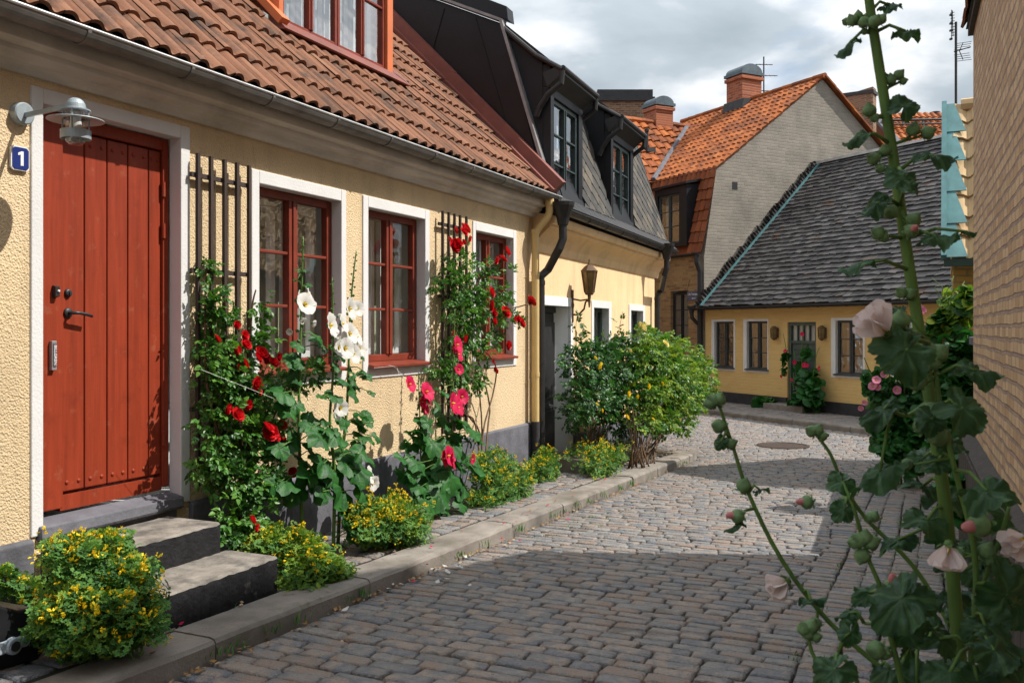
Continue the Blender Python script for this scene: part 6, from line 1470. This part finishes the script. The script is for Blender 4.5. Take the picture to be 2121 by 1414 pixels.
# pink hollyhock bush by the lane corner
PB = Fr(0, 9.6, R(0))
def fwblob(px, py, Y, rx, ry): return (Vector(at_depth(px, py, Y)), Vector((rx / F * Y, rx / F * Y * .8, ry / F * Y)), rx * ry)
bx_, by_ = at_depth(1885, 960, 10.9)[:2]
pb = thing('hollyhock', 'bushy pink hollyhock at the far corner under the climbing leaves', 'hollyhock', FW, (bx_, by_, gz(bx_, by_)))
mb = MB()
for (a, c) in ((1800, 770), (1790, 740), (1830, 720), (1850, 700), (1885, 660), (1905, 650), (1820, 790), (1870, 640)):
    cane(mb, FW, [Vector((bx_ + random.uniform(-.2, .2), by_, gz(bx_, by_))), Vector(at_depth((a + 1880) / 2, 850, 10.9)), Vector(at_depth(a, c, 10.8 + random.uniform(-.3, .3)))], .012, .005)
mb.build('stem', M['stem_green'], pb, smooth=True)
mb = MB(); B = [fwblob(*q) for q in ((1870, 880, 10.9, 60, 55), (1850, 820, 10.9, 44, 40), (1835, 900, 10.8, 34, 40), (1890, 800, 11, 40, 60), (1815, 800, 10.8, 18, 40), (1860, 740, 11, 36, 30), (1900, 720, 11.2, 30, 50), (1880, 930, 10.7, 40, 24), (1795, 800, 10.7, 7, 40), (1880, 965, 10.6, 44, 28), (1850, 930, 10.6, 40, 30), (1910, 900, 10.6, 34, 60))]
scatter(mb, B, 1500, lambda m, p, d, u, l: lobed(m, p, d, u, l, 5, 2, 12, .14, .1), .06, .6, out=Vector((-.4, -1, .3)), ymax=99)
mb.build('leaves', M['leaf_holly'], pb, smooth=True)
for k, (a, c, sc) in enumerate(((1815, 788, 1.2), (1808, 800, 1.2), (1818, 802, 1), (1857, 808, 1.2), (1880, 748, 1.2), (1895, 752, 1), (1870, 690, 1), (1905, 640, 1.2), (1912, 645, 1), (1870, 680, 1.1), (1898, 742, 1), (1790, 835, .8), (1783, 845, .8), (1868, 700, .9), (1830, 775, .9), (1872, 760, 1))): inst('flower', FL['pink'][k % 2], pb, at_depth(a, c, 10.5), qdir(Vector((-.3, -1, .3)) + rvec() * .4), sc * .78)
# climber over the garden wall
cl = thing('climbing_vine', 'bright green climbing vine spilling over the garden wall', 'climber', FW, (at_depth(1985, 900, 8.6)[0], 8.6, gz(4.1, 8.6)))
mb = MB(); B = [fwblob(*q) for q in ((1985, 640, 9.0, 40, 44), (1960, 680, 9.0, 40, 44), (1985, 740, 8.8, 44, 60), (1950, 760, 8.9, 40, 50), (1990, 820, 8.6, 34, 60), (1955, 840, 8.7, 34, 50), (2002, 620, 8.8, 18, 30), (1925, 720, 9.3, 24, 34), (1985, 880, 8.4, 36, 44), (1960, 930, 8.3, 40, 36))]
leaf3 = lambda m, p, d, u, l: lobed(m, p, d, u, l, 3, 2, 10, .1, .1, None, .5)
scatter(mb, [B[0], B[1], B[6], B[7]], 420, leaf3, .062, .6, out=Vector((-.5, -.8, .5)), ymax=99); mb.mi = 2; scatter(mb, B[1:], 1300, leaf3, .06, .5, out=Vector((-.5, -.8, .5)), ymax=99)  # lime leaves on top, dark ones below: sun and shade put into leaf colour
mb.mi = 1
for k in range(9):
    a = Vector(at_depth(1985 + random.uniform(-40, 20), 610 + random.uniform(-5, 60), 8.9)); mb.tube([a, a + Vector((random.uniform(-.06, .06), 0, .08)), a + Vector((random.uniform(-.12, .12), 0, .17))], .003, 4)
mb.build('foliage', [M['leaf_lime'], M['stem_green'], M['leaf_holly']], cl, smooth=True)
mb = MB()
for k in range(8): a = at_depth(1965 + random.uniform(-20, 30), 700, 8.8); mb.tube([(a[0] + .1, a[1], -.2), (a[0] + .05, a[1], .7), a], .012, 6)
mb.build('stem', M['cane'], cl)
# low leaves along the foot of the right wall
wl_ = thing('leafy_plant', 'dark leafy plants along the foot of the dark plinth', 'plant', FW, (2.6, 5.8, gz(2.6, 5.8)))
mb = MB(); B = [fwblob(*q) for q in ((1985, 1010, 6.2, 34, 26), (1960, 960, 7.2, 34, 26), (2000, 1060, 5.4, 34, 24), (1975, 1000, 6.6, 26, 20))]
scatter(mb, B, 110, lambda m, p, d, u, l: lobed(m, p, d, u, l, 5, 2, 14, .12, .1), .07, .6, out=Vector((-.5, -.6, .6)), ymax=99)
mb.build('leaves', M['leaf_holly'], wl_, smooth=True)

# ------------------------------------------------------------------ the near pale hollyhock
def P2(px, py, Y): return Vector(at_depth(px, py, Y))
nb = Vector((.70, 1.36, gz(.7, 1.36)))
nh = thing('hollyhock', 'tall near hollyhock with thick stem and blush white flowers by the brick wall', 'hollyhock', FW, nb)
def stem_near(pts, r0, r1, parent, name='stem', n=12):
    mb = MB(); pth = cane(mb, FW, pts, r0, r1, n); mb.build(name, M['stem_near'], parent, smooth=True); return pth
YM = 1.36
main = stem_near([nb, P2(2010, 1600, YM), P2(1992, 1414, YM), P2(1975, 1210, YM), P2(1952, 1000, YM), P2(1922, 800, YM), P2(1884, 560, YM), P2(1846, 300, YM), P2(1815, 100, YM), P2(1800, 0, YM), P2(1788, -120, YM)], .0112, .0062, nh)
branch = [
 [nb + Vector((-.02, .02, 0)), P2(2040, 1600, 1.42), P2(1860, 1414, 1.46), P2(1720, 1290, 1.48), P2(1620, 1160, 1.49), P2(1550, 1020, 1.5), P2(1520, 930, 1.5), P2(1490, 840, 1.5)],
 [nb + Vector((.0, .03, 0)), P2(2060, 1500, 1.5), P2(1970, 1300, 1.55), P2(1890, 1170, 1.58), P2(1800, 1080, 1.58), P2(1750, 1010, 1.58), P2(1720, 940, 1.58), P2(1690, 900, 1.58)],
 [nb + Vector((-.03, 0, 0)), P2(1930, 1700, 1.3), P2(1868, 1414, 1.3), P2(1838, 1290, 1.3), P2(1825, 1220, 1.3), P2(1800, 1160, 1.3), P2(1790, 1125, 1.3)],
 [nb + Vector((.03, 0, 0)), P2(2035, 1600, 1.3), P2(2012, 1380, 1.28), P2(2022, 1240, 1.28), P2(2015, 1120, 1.28), P2(1985, 1000, 1.28), P2(1960, 900, 1.28), P2(1945, 820, 1.28), P2(1935, 740, 1.28), P2(1925, 710, 1.28)],
 [P2(2015, 1330, 1.3), P2(2040, 1200, 1.29), P2(2070, 1120, 1.28), P2(2090, 1050, 1.27)],
 [nb + Vector((-.05, .02, 0)), P2(1800, 1500, 1.3), P2(1692, 1370, 1.32), P2(1675, 1310, 1.32)],
 [P2(1970, 1330, 1.38), P2(1900, 1340, 1.42), P2(1860, 1300, 1.44), P2(1790, 1290, 1.45)],
 [P2(1960, 1100, 1.37), P2(1990, 1180, 1.36), P2(2060, 1130, 1.36), P2(2110, 1110, 1.36)],
 [P2(1925, 830, YM), P2(1880, 860, YM - .02), P2(1850, 850, YM - .04)],
]
paths = []
for i, b in enumerate(branch):
    mb_ = MB(); paths.append(cane(mb_, FW, b, .005 if i < 4 else .0036, .0026, 10)); mb_.build('branch', M['stem_near'], nh, smooth=True)
allpts = main + [q for p_ in paths for q in p_]
def near_leaf(px, py, Y, size, ang, tilt=0, face=.6, lobes=5, narrow=1.0, seg=34, att=True):
    """leaf centred at a pixel; ang = image direction of the blade (degrees, 0 = right, 90 = up)"""
    c = P2(px, py, Y); r = size * .74 / F * Y
    d = Vector((math.cos(R(ang)), tilt, math.sin(R(ang)))).normalized()
    up = Vector((0, -face, 0)) + Vector((0, 0, 1)) * (1 - face) + Vector((0, .0, .25)) + rvec() * .12
    p0 = c - d * r * .35; mb = MB()
    random.seed(int(px * 7 + py)); 
    lobed(mb, p0, d, up, r * 1.12, lobes, 6, lobes * 12, .22, .24, None, .25, .03, .2, True, .2)
    if narrow != 1.0:
        d_, s_, n_ = basis(d, up)
        mb.v = [tuple(p0 + (Vector(v) - p0) - s_ * ((Vector(v) - p0).dot(s_) * (1 - narrow))) for v in mb.v]
    # veins
    d_, s_, n_ = basis(d, up)
    mb.mi = 1
    if att:
        a = min(allpts, key=lambda q: (q - p0).length); mb.tube([a, (a + p0) / 2 + Vector((0, 0, .01)), p0], [.0032, .0026, .0022], 6)
    mb.build('leaf', [M['leaf_near'], M['stem_near']], nh, smooth=True)
for L_ in ((1748, 100, 1.36, 44, 220, 0, .35, 3, .45), (1885, 64, 1.34, 46, 8, .3, .2, 3, .5), (1850, 8, 1.36, 36, 20, .1, .5, 5, .8), (1876, 212, 1.33, 42, 60, .2, .75, 5, .95), (1768, 287, 1.33, 46, 205, -.1, .5, 3, .5), (1950, 322, 1.3, 60, 0, -.1, .45, 5, .62), (1862, 366, 1.25, 46, 200, -.4, .75, 5, 1), (1890, 385, 1.24, 34, 330, -.3, .6, 5, .9), (1806, 428, 1.32, 46, 215, .2, .6, 5, .7), (1765, 550, 1.3, 52, 195, .1, .15, 3, .5), (1955, 487, 1.3, 60, 8, 0, .4, 5, .6), (2010, 480, 1.3, 26, 0, .1, .1, 3, .4), (1862, 738, 1.16, 84, 215, -.3, .7, 5, 1), (1880, 690, 1.2, 50, 30, .2, .4, 5, .8), (2040, 768, 1.25, 72, 355, -.1, .5, 5, .6), (2010, 858, 1.2, 72, 320, -.3, .75, 5, 1), (1930, 880, 1.25, 46, 270, -.2, .7, 5, .9), (1815, 855, 1.3, 70, 205, -.1, .45, 5, .55), (1985, 915, 1.3, 56, 350, .1, .4, 5, .75), (1800, 985, 1.3, 96, 205, 0, .35, 5, .45), (1735, 1000, 1.32, 40, 200, -.1, .7, 5, .9), (2066, 1012, 1.18, 84, 10, -.1, .45, 5, .75), (1742, 1062, 1.55, 38, 225, -.2, .8, 5, .9), (1905, 1078, 1.34, 62, 180, -.2, .4, 5, .9), (1955, 1112, 1.36, 62, 160, 0, .3, 5, .6), (1845, 1122, 1.4, 60, 200, .1, .3, 5, .5), (1850, 1255, 1.24, 100, 215, -.25, .5, 5, .8), (1910, 1228, 1.28, 70, 20, .2, .5, 5, .8), (1715, 1395, 1.25, 66, 210, -.1, .6, 5, .8), (1960, 1330, 1.3, 60, 330, 0, .5, 5, .9), (2060, 1290, 1.25, 76, 15, 0, .4, 5, .6), (2085, 1210, 1.22, 90, 100, -.2, .6, 5, .9), (1985, 1230, 1.4, 56, 25, .2, .3, 5, .6), (2080, 1350, 1.2, 80, 350, -.1, .4, 5, .7), (1750, 1270, 1.46, 40, 190, 0, .3, 3, .5), (1640, 1000, 1.5, 1, 0), (1950, 1395, 1.22, 70, 190, -.1, .5, 5, .8), (1760, 1320, 1.3, 40, 260, -.2, .6, 5, .8), (1870, 1320, 1.3, 56, 240, .2, .7, 5, .9), (1490, 920, 1.49, 24, 240, -.1, .7, 5, .8), (1580, 1012, 1.5, 26, 15, .2, .1, 3, .4), (1515, 1090, 1.49, 34, 200, .2, .15, 3, .35), (1690, 1240, 1.45, 44, 10, .2, .2, 3, .45), (2100, 1110, 1.3, 50, 0, 0, .5, 5, .8), (1930, 960, 1.3, 40, 200, .1, .4, 5, .8), (2030, 1120, 1.3, 50, 5, .2, .2, 3, .5), (1900, 1400, 1.4, 60, 80, .2, .5, 5, .9), (2040, 1400, 1.25, 70, 30, .1, .5, 5, .8), (1790, 1230, 1.36, 50, 200, 0, .5, 5, .7), (1840, 640, 1.3, 44, 190, .2, .3, 3, .5), (2020, 1180, 1.42, 60, 200, .1, .4, 5, .8), (2070, 1160, 1.4, 70, 330, .1, .5, 5, .9), (2000, 1290, 1.45, 70, 230, .1, .5, 5, .9), (2110, 1270, 1.3, 70, 260, .0, .4, 5, .8), (2050, 1340, 1.4, 70, 180, .1, .35, 5, .8), (2110, 1400, 1.2, 80, 120, .0, .5, 5, .9), (1990, 1370, 1.5, 60, 10, .2, .3, 5, .7), (1930, 1290, 1.45, 56, 150, .1, .5, 5, .8), (1890, 1350, 1.5, 60, 300, .1, .4, 5, .8), (1830, 1390, 1.45, 56, 200, .1, .35, 5, .7), (1965, 1030, 1.42, 60, 20, .2, .45, 5, .8), (1900, 1000, 1.42, 50, 160, .2, .3, 5, .6), (1925, 940, 1.44, 50, 30, .1, .5, 5, .8), (1975, 1180, 1.45, 50, 320, .1, .4, 5, .8), (2085, 1080, 1.35, 60, 290, .1, .5, 5, .9)):
    if L_[3] > 5: near_leaf(*L_)
random.seed(41)
for k, (px, py, Y, sc, dx, dz) in enumerate(((1765, 42, 1.36, 1, -.6, .8), (1752, 45, 1.37, .7, -1, .2), (1778, 32, 1.36, .8, -.2, 1), (1790, 47, 1.35, 1, .1, -.3), (1790, 66, 1.36, .6, -.4, -.5), (1812, 45, 1.34, 1.1, .3, .6), (1826, 40, 1.34, .9, .6, .8), (1845, 165, 1.36, 1, -.2, .6), (1862, 155, 1.36, .95, .6, .7), (1871, 168, 1.36, .7, .9, .2), (1800, 228, 1.35, 1.15, -.3, .9), (1812, 245, 1.35, .8, .2, -.4), (1892, 268, 1.35, 1.2, .1, .9), (1922, 275, 1.35, 1.2, .6, .3), (1832, 312, 1.35, 1, -.3, .7), (1808, 328, 1.35, 1.1, -.9, .3), (1822, 350, 1.35, .8, -.5, -.2), (1846, 440, 1.34, 1.25, .3, -.3), (1893, 455, 1.33, 1.25, .4, .6), (1885, 475, 1.33, 1, .2, .2), (1818, 482, 1.34, 1.2, -.8, .3), (1830, 492, 1.34, .9, -.7, -.4), (1866, 605, 1.35, 1, -.6, .4), (1886, 608, 1.35, 1, .5, .4), (1864, 662, 1.2, 1.2, -.2, 1), (1838, 677, 1.2, 1, -1, .2), (1872, 690, 1.22, 1, .4, .3),
    (1476, 828, 1.5, 1.1, -.7, .5), (1490, 826, 1.5, 1.1, .3, 1), (1470, 835, 1.5, 1, -1, -.2), (1488, 882, 1.5, 1.15, -.8, .2), (1514, 918, 1.5, 1, .7, .4), (1541, 1004, 1.5, 1.2, .2, .8), (1543, 1014, 1.5, .7, -.1, -1), (1600, 1212, 1.48, .01, 0, 1), (1688, 1290, 1.47, 1, -.4, .5), (1680, 892, 1.58, 1, -.8, .4), (1694, 890, 1.58, 1, .3, 1), (1704, 902, 1.58, .9, .9, .2), (1757, 1032, 1.58, 1.1, .5, .6), (1810, 1068, 1.58, 1, .3, .8), (1798, 1072, 1.58, .8, -.6, .4), (1776, 1118, 1.3, 1.1, -.6, .5), (1792, 1112, 1.3, 1.1, 0, 1), (1806, 1122, 1.3, 1.1, .7, .4), (1768, 1122, 1.3, .9, -.9, .1), (1785, 1152, 1.3, 1.1, -.3, -.5), (1832, 1245, 1.3, 1.2, -.2, .3), (1812, 1345, 1.3, 1.3, -.9, .2), (1834, 1352, 1.3, .9, .6, -.1),
    (1920, 725, 1.28, 1.25, -.5, .6), (1945, 730, 1.28, 1.3, .6, .6), (1930, 750, 1.28, 1.2, -.2, .4), (1912, 758, 1.28, 1, -.8, .2), (1900, 790, 1.28, 1.2, -.5, .6), (1930, 850, 1.27, 1.25, .3, .4), (1908, 880, 1.28, 1.1, -.4, .6), (1942, 905, 1.28, 1.35, -.3, -.2), (1955, 900, 1.28, 1, .5, .5), (1880, 960, 1.3, .8, .3, .3), (1665, 1300, 1.32, 1, -.5, .8), (1680, 1296, 1.32, 1, .3, 1), (1672, 1310, 1.32, .9, -.9, .2), (1690, 1318, 1.32, .8, .9, .3), (1990, 1145, 1.3, 1, .5, .8), (2005, 1140, 1.3, .8, .9, .1), (2045, 1140, 1.28, 1.2, .2, 1), (2050, 1160, 1.28, .9, -.3, -.2))):
    if sc < .1: continue
    c = P2(px, py, Y); a = min(allpts, key=lambda q: (q - c).length); d = Vector((dx, -.35, dz)).normalized()
    s_ = sc * (.64 if py < 660 and px > 1700 else .76)
    inst('bud', BUDN[k % 3], nh, c - d * .013 * s_, qdir(d), s_)
    if (a - c).length > .012: bmb = MB(); bmb.tube([a, (a + c) / 2 - d * .006, c - d * .011 * s_], [.0026, .002, .0022], 6); bmb.build('stalk', M['stem_near'], nh, smooth=True)
for (px, py, Y, sc, d) in ((1540, 1070, 1.49, 1.1, (-1, -.2, .15)), (1683, 1040, 1.58, 1.1, (-1, -.2, .1)), (1883, 483, 1.31, .9, (0, -1, .3)), (2045, 1083, 1.26, 1.5, (-1, -.3, -.1)), (1850, 1225, 1.5, 1.3, (-.2, -.4, .9))):
    inst('bud', BUDP, nh, P2(px, py, Y), qdir(d), sc * .8)
for (px, py, Y, sc, d) in ((1632, 1202, 1.48, .85, (-1, -.25, -.45)), (1965, 1125, 1.24, .85, (-.25, -.35, -1)), (1838, 690, 1.17, 1.0, (-.6, -.2, .5)), (2124, 1112, 1.26, .85, (-1, -.4, -.4))):
    inst('flower', FL['blush'][0], nh, P2(px, py, Y), qdir(d), sc)

# ------------------------------------------------------------------ parked scooter at the left edge, white twine
sc0 = H1.P(-20, 1390, -.5)
scz = gzl(H1, sc0.x, -.5) + PH
sct = thing('parked_scooter', 'black scooter with grey swing arm cut by the left edge', 'scooter', H1, (sc0.x, -.5, scz))
def SP(px, py, y=-.5): return H1.P(px, py, y)
mb = MB(); c = SP(-14, 1340, -.5); rad = c.z - scz
def lathe_at(mb, prof, c, n): mb.lathe(prof, c, n, Matrix.Rotation(R(90), 3, 'X'))
mb.lathe([(rad * .62, -.045), (rad * .85, -.05), (rad * .97, -.03), (rad, 0), (rad * .97, .03), (rad * .85, .05), (rad * .62, .045)], c, 32, Matrix.Rotation(R(90), 3, 'X')); wheel = mb.build('wheel', M['rubber'], sct, smooth=True)
mb = MB(); mb.lathe([(.0001, -.045), (rad * .3, -.045), (rad * .62, -.035), (rad * .64, .0), (rad * .62, .035), (rad * .3, .045), (.0001, .045)], c, 28, Matrix.Rotation(R(90), 3, 'X')); mb.build('rim', M['scooter_black'], wheel)
pf = [SP(54, 1262), SP(57, 1300), SP(62, 1330), SP(40, 1358), SP(10, 1366), SP(-60, 1385), SP(-160, 1390), SP(-220, 1330), SP(-210, 1270), SP(-80, 1235), SP(0, 1256), SP(30, 1250)]
mb = MB(); mb.poly([Vector((p.x, -.62, p.z)) for p in pf], (0, .22, 0)); mb.build('rear_body', M['scooter_black'], sct, bevel=.012)
a, b = SP(-140, 1392, -.66), SP(50, 1326, -.66); d = (b - a)
mb = MB(); mb.bar(a, b, .022, .05, (0, 0, 1)); mb.tube([b + Vector((0, -.012, 0)), b + Vector((0, .012, 0))], .026, 16); m_ = a.lerp(b, .86) - Vector((0, 0, .004)); mb.tube([m_ + Vector((0, -.02, 0)), m_ + Vector((0, .012, 0))], .036, 20)
mb.build('swing_arm', M['scooter_grey'], sct, bevel=.006)
mb = MB(); mb.tube([m_ + Vector((0, -.024, 0)), m_ + Vector((0, -.018, 0))], .021, 16); mb.tube([b + Vector((0, -.0145, 0)), b + Vector((0, -.011, 0))], .01, 12); mb.build('bolt', M['iron'], sct)
mb = MB(); q_ = [SP(416, 765, -.35), SP(505, 800, -.45), SP(600, 838, -.48)]; mb.tube(q_, .0012, 5); q2 = [SP(725, 765, -.05), SP(735, 800, -.1), SP(742, 790, -.1)]
mb.top('twine', M['twine'], H1, q_[0], 'pale twine tying back the red climbing rose by the door', 'twine')
mb = MB(); mb.tube([H1.P(775, 762, -.07), H1.P(815, 758, -.1), H1.P(832, 775, -.16), H1.P(846, 795, -.36)], .0012, 5); mb.tube([H1.P(805, 756, -.08), H1.P(822, 760, -.09), H1.P(828, 778, -.2)], .0012, 5)
mb.top('twine', M['twine'], H1, H1.P(815, 758, -.1), 'pale twine on the second window sill holding a crimson hollyhock', 'twine')

# rest of the scooter beyond the picture edge
fx = sc0.x - 1.15; gf = gzl(H1, fx, -.5) + PH
mb = MB(); cf = Vector((fx, -.5, gf + rad)); mb.lathe([(rad * .62, -.045), (rad * .85, -.05), (rad * .97, -.03), (rad, 0), (rad * .97, .03), (rad * .85, .05), (rad * .62, .045)], cf, 32, Matrix.Rotation(R(90), 3, 'X')); wf = mb.build('wheel', M['rubber'], sct, smooth=True)
mb = MB(); mb.lathe([(.0001, -.045), (rad * .3, -.045), (rad * .62, -.035), (rad * .64, .0), (rad * .62, .035), (rad * .3, .045), (.0001, .045)], cf, 28, Matrix.Rotation(R(90), 3, 'X')); mb.build('rim', M['scooter_black'], wf, smooth=True)
mb = MB(); mb.prof([(-.62, gf + .17), (-.4, gf + .17), (-.4, gf + .23), (-.62, gf + .23)], fx + .1, sc0.x - .15); mb.build('deck', M['scooter_black'], sct, bevel=.015)
mb = MB(); mb.tube([(fx, -.5, gf + rad), (fx + .05, -.5, gf + .4), (fx + .16, -.5, gf + 1.0)], [.03, .03, .022], 12); mb.build('steering_column', M['scooter_grey'], sct, smooth=True)
mb = MB(); mb.tube([(fx + .2, -.82, gf + 1.0), (fx + .16, -.7, gf + 1.02), (fx + .16, -.3, gf + 1.02), (fx + .2, -.18, gf + 1.0)], .014, 10); mb.build('handlebar', M['scooter_black'], sct, smooth=True)
# ------------------------------------------------------------------ sky, sun, camera
to_sun = Vector((1.097, -.005, 1.35)).normalized()
el = math.asin(to_sun.z)
w = bpy.data.worlds.new('World'); scene.world = w; w.use_nodes = True; nt = w.node_tree; nt.nodes.clear()
def wn(t, ins=None, **kw):
    o = nt.nodes.new(t)
    for k, v in kw.items(): setattr(o, k, v)
    for k, v in (ins or {}).items():
        if isinstance(v, bpy.types.NodeSocket): nt.links.new(v, o.inputs[k])
        else: o.inputs[k].default_value = v
    return o
out = wn('ShaderNodeOutputWorld')
sky = wn('ShaderNodeTexSky', sky_type='NISHITA', sun_disc=False, sun_elevation=el, sun_rotation=math.atan2(to_sun.x, to_sun.y))
tc = wn('ShaderNodeTexCoord'); sp = wn('ShaderNodeSeparateXYZ', {0: tc.outputs['Generated']})
zz = wn('ShaderNodeMath', {0: sp.outputs[2], 1: .22}, operation='ADD'); zm = wn('ShaderNodeMath', {0: zz.outputs[0], 1: .05}, operation='MAXIMUM')
ux = wn('ShaderNodeMath', {0: sp.outputs[0], 1: zm.outputs[0]}, operation='DIVIDE'); uy = wn('ShaderNodeMath', {0: sp.outputs[1], 1: zm.outputs[0]}, operation='DIVIDE')
cv_ = wn('ShaderNodeCombineXYZ', {0: ux.outputs[0], 1: uy.outputs[0], 2: 0.0})
n1 = wn('ShaderNodeTexNoise', {'Vector': cv_.outputs[0], 'Scale': 1.5, 'Detail': 9.0, 'Roughness': .52, 'Distortion': .25})
n2 = wn('ShaderNodeTexNoise', {'Vector': cv_.outputs[0], 'Scale': 2.1, 'Detail': 9.0, 'Roughness': .48, 'Distortion': .2})
cr_ = wn('ShaderNodeValToRGB', {0: n2.outputs[0]}); e = cr_.color_ramp.elements
for p_, c_ in ((.34, (.33, .39, .44)), (.47, (.45, .51, .56)), (.53, (.64, .68, .72)), (.62, (1.0, 1.0, 1.0))):
    if p_ == .34: e[0].position = p_; e[0].color = (*c_, 1)
    elif p_ == .62: e[-1].position = p_; e[-1].color = (*c_, 1)
    else: q = e.new(p_); q.color = (*c_, 1)
cov = wn('ShaderNodeValToRGB', {0: n1.outputs[0]}); cov.color_ramp.elements[0].position = .30; cov.color_ramp.elements[1].position = .44
zf = wn('ShaderNodeMath', {0: sp.outputs[2], 1: 1.25}, operation='MULTIPLY'); zg = wn('ShaderNodeMath', {0: zf.outputs[0], 1: .62}, operation='ADD'); zh = wn('ShaderNodeMath', {0: zg.outputs[0], 1: .62}, operation='MAXIMUM')
b1_ = wn('ShaderNodeBackground', {0: sky.outputs[0], 1: .11}); b2_ = wn('ShaderNodeBackground', {0: cr_.outputs[0], 1: zh.outputs[0]})
mx = wn('ShaderNodeMixShader', {0: cov.outputs[0]}); nt.links.new(b1_.outputs[0], mx.inputs[1]); nt.links.new(b2_.outputs[0], mx.inputs[2]); nt.links.new(mx.outputs[0], out.inputs[0])
ld = bpy.data.lights.new('sun', 'SUN'); ld.energy = 4.5; ld.angle = R(.5); ld.color = (1, .95, .87)
lo = bpy.data.objects.new('sun', ld); COL.objects.link(lo); lo.rotation_euler = (-to_sun).to_track_quat('-Z', 'Y').to_euler()
lo.location = (30, 0, 40)
cd = bpy.data.cameras.new('camera'); cam = bpy.data.objects.new('camera', cd); COL.objects.link(cam); scene.camera = cam
cam.location = (0, 0, EYE); cam.rotation_euler = (R(90), 0, 0)
cd.sensor_width = 36; cd.lens = F / 2121 * 36; cd.shift_y = -(707 - HY) / 2121; cd.clip_end = 2000; cd.clip_start = .05
cd.dof.use_dof = True; cd.dof.focus_distance = 8.0; cd.dof.aperture_fstop = 16.0
scene.view_settings.view_transform = 'Standard'; scene.view_settings.look = 'None'; scene.view_settings.gamma = 1; scene.view_settings.exposure = .46
scene.render.engine = 'CYCLES'
cy = scene.cycles; cy.max_bounces = 8; cy.transparent_max_bounces = 24; cy.caustics_reflective = False; cy.caustics_refractive = False; cy.sample_clamp_indirect = 6
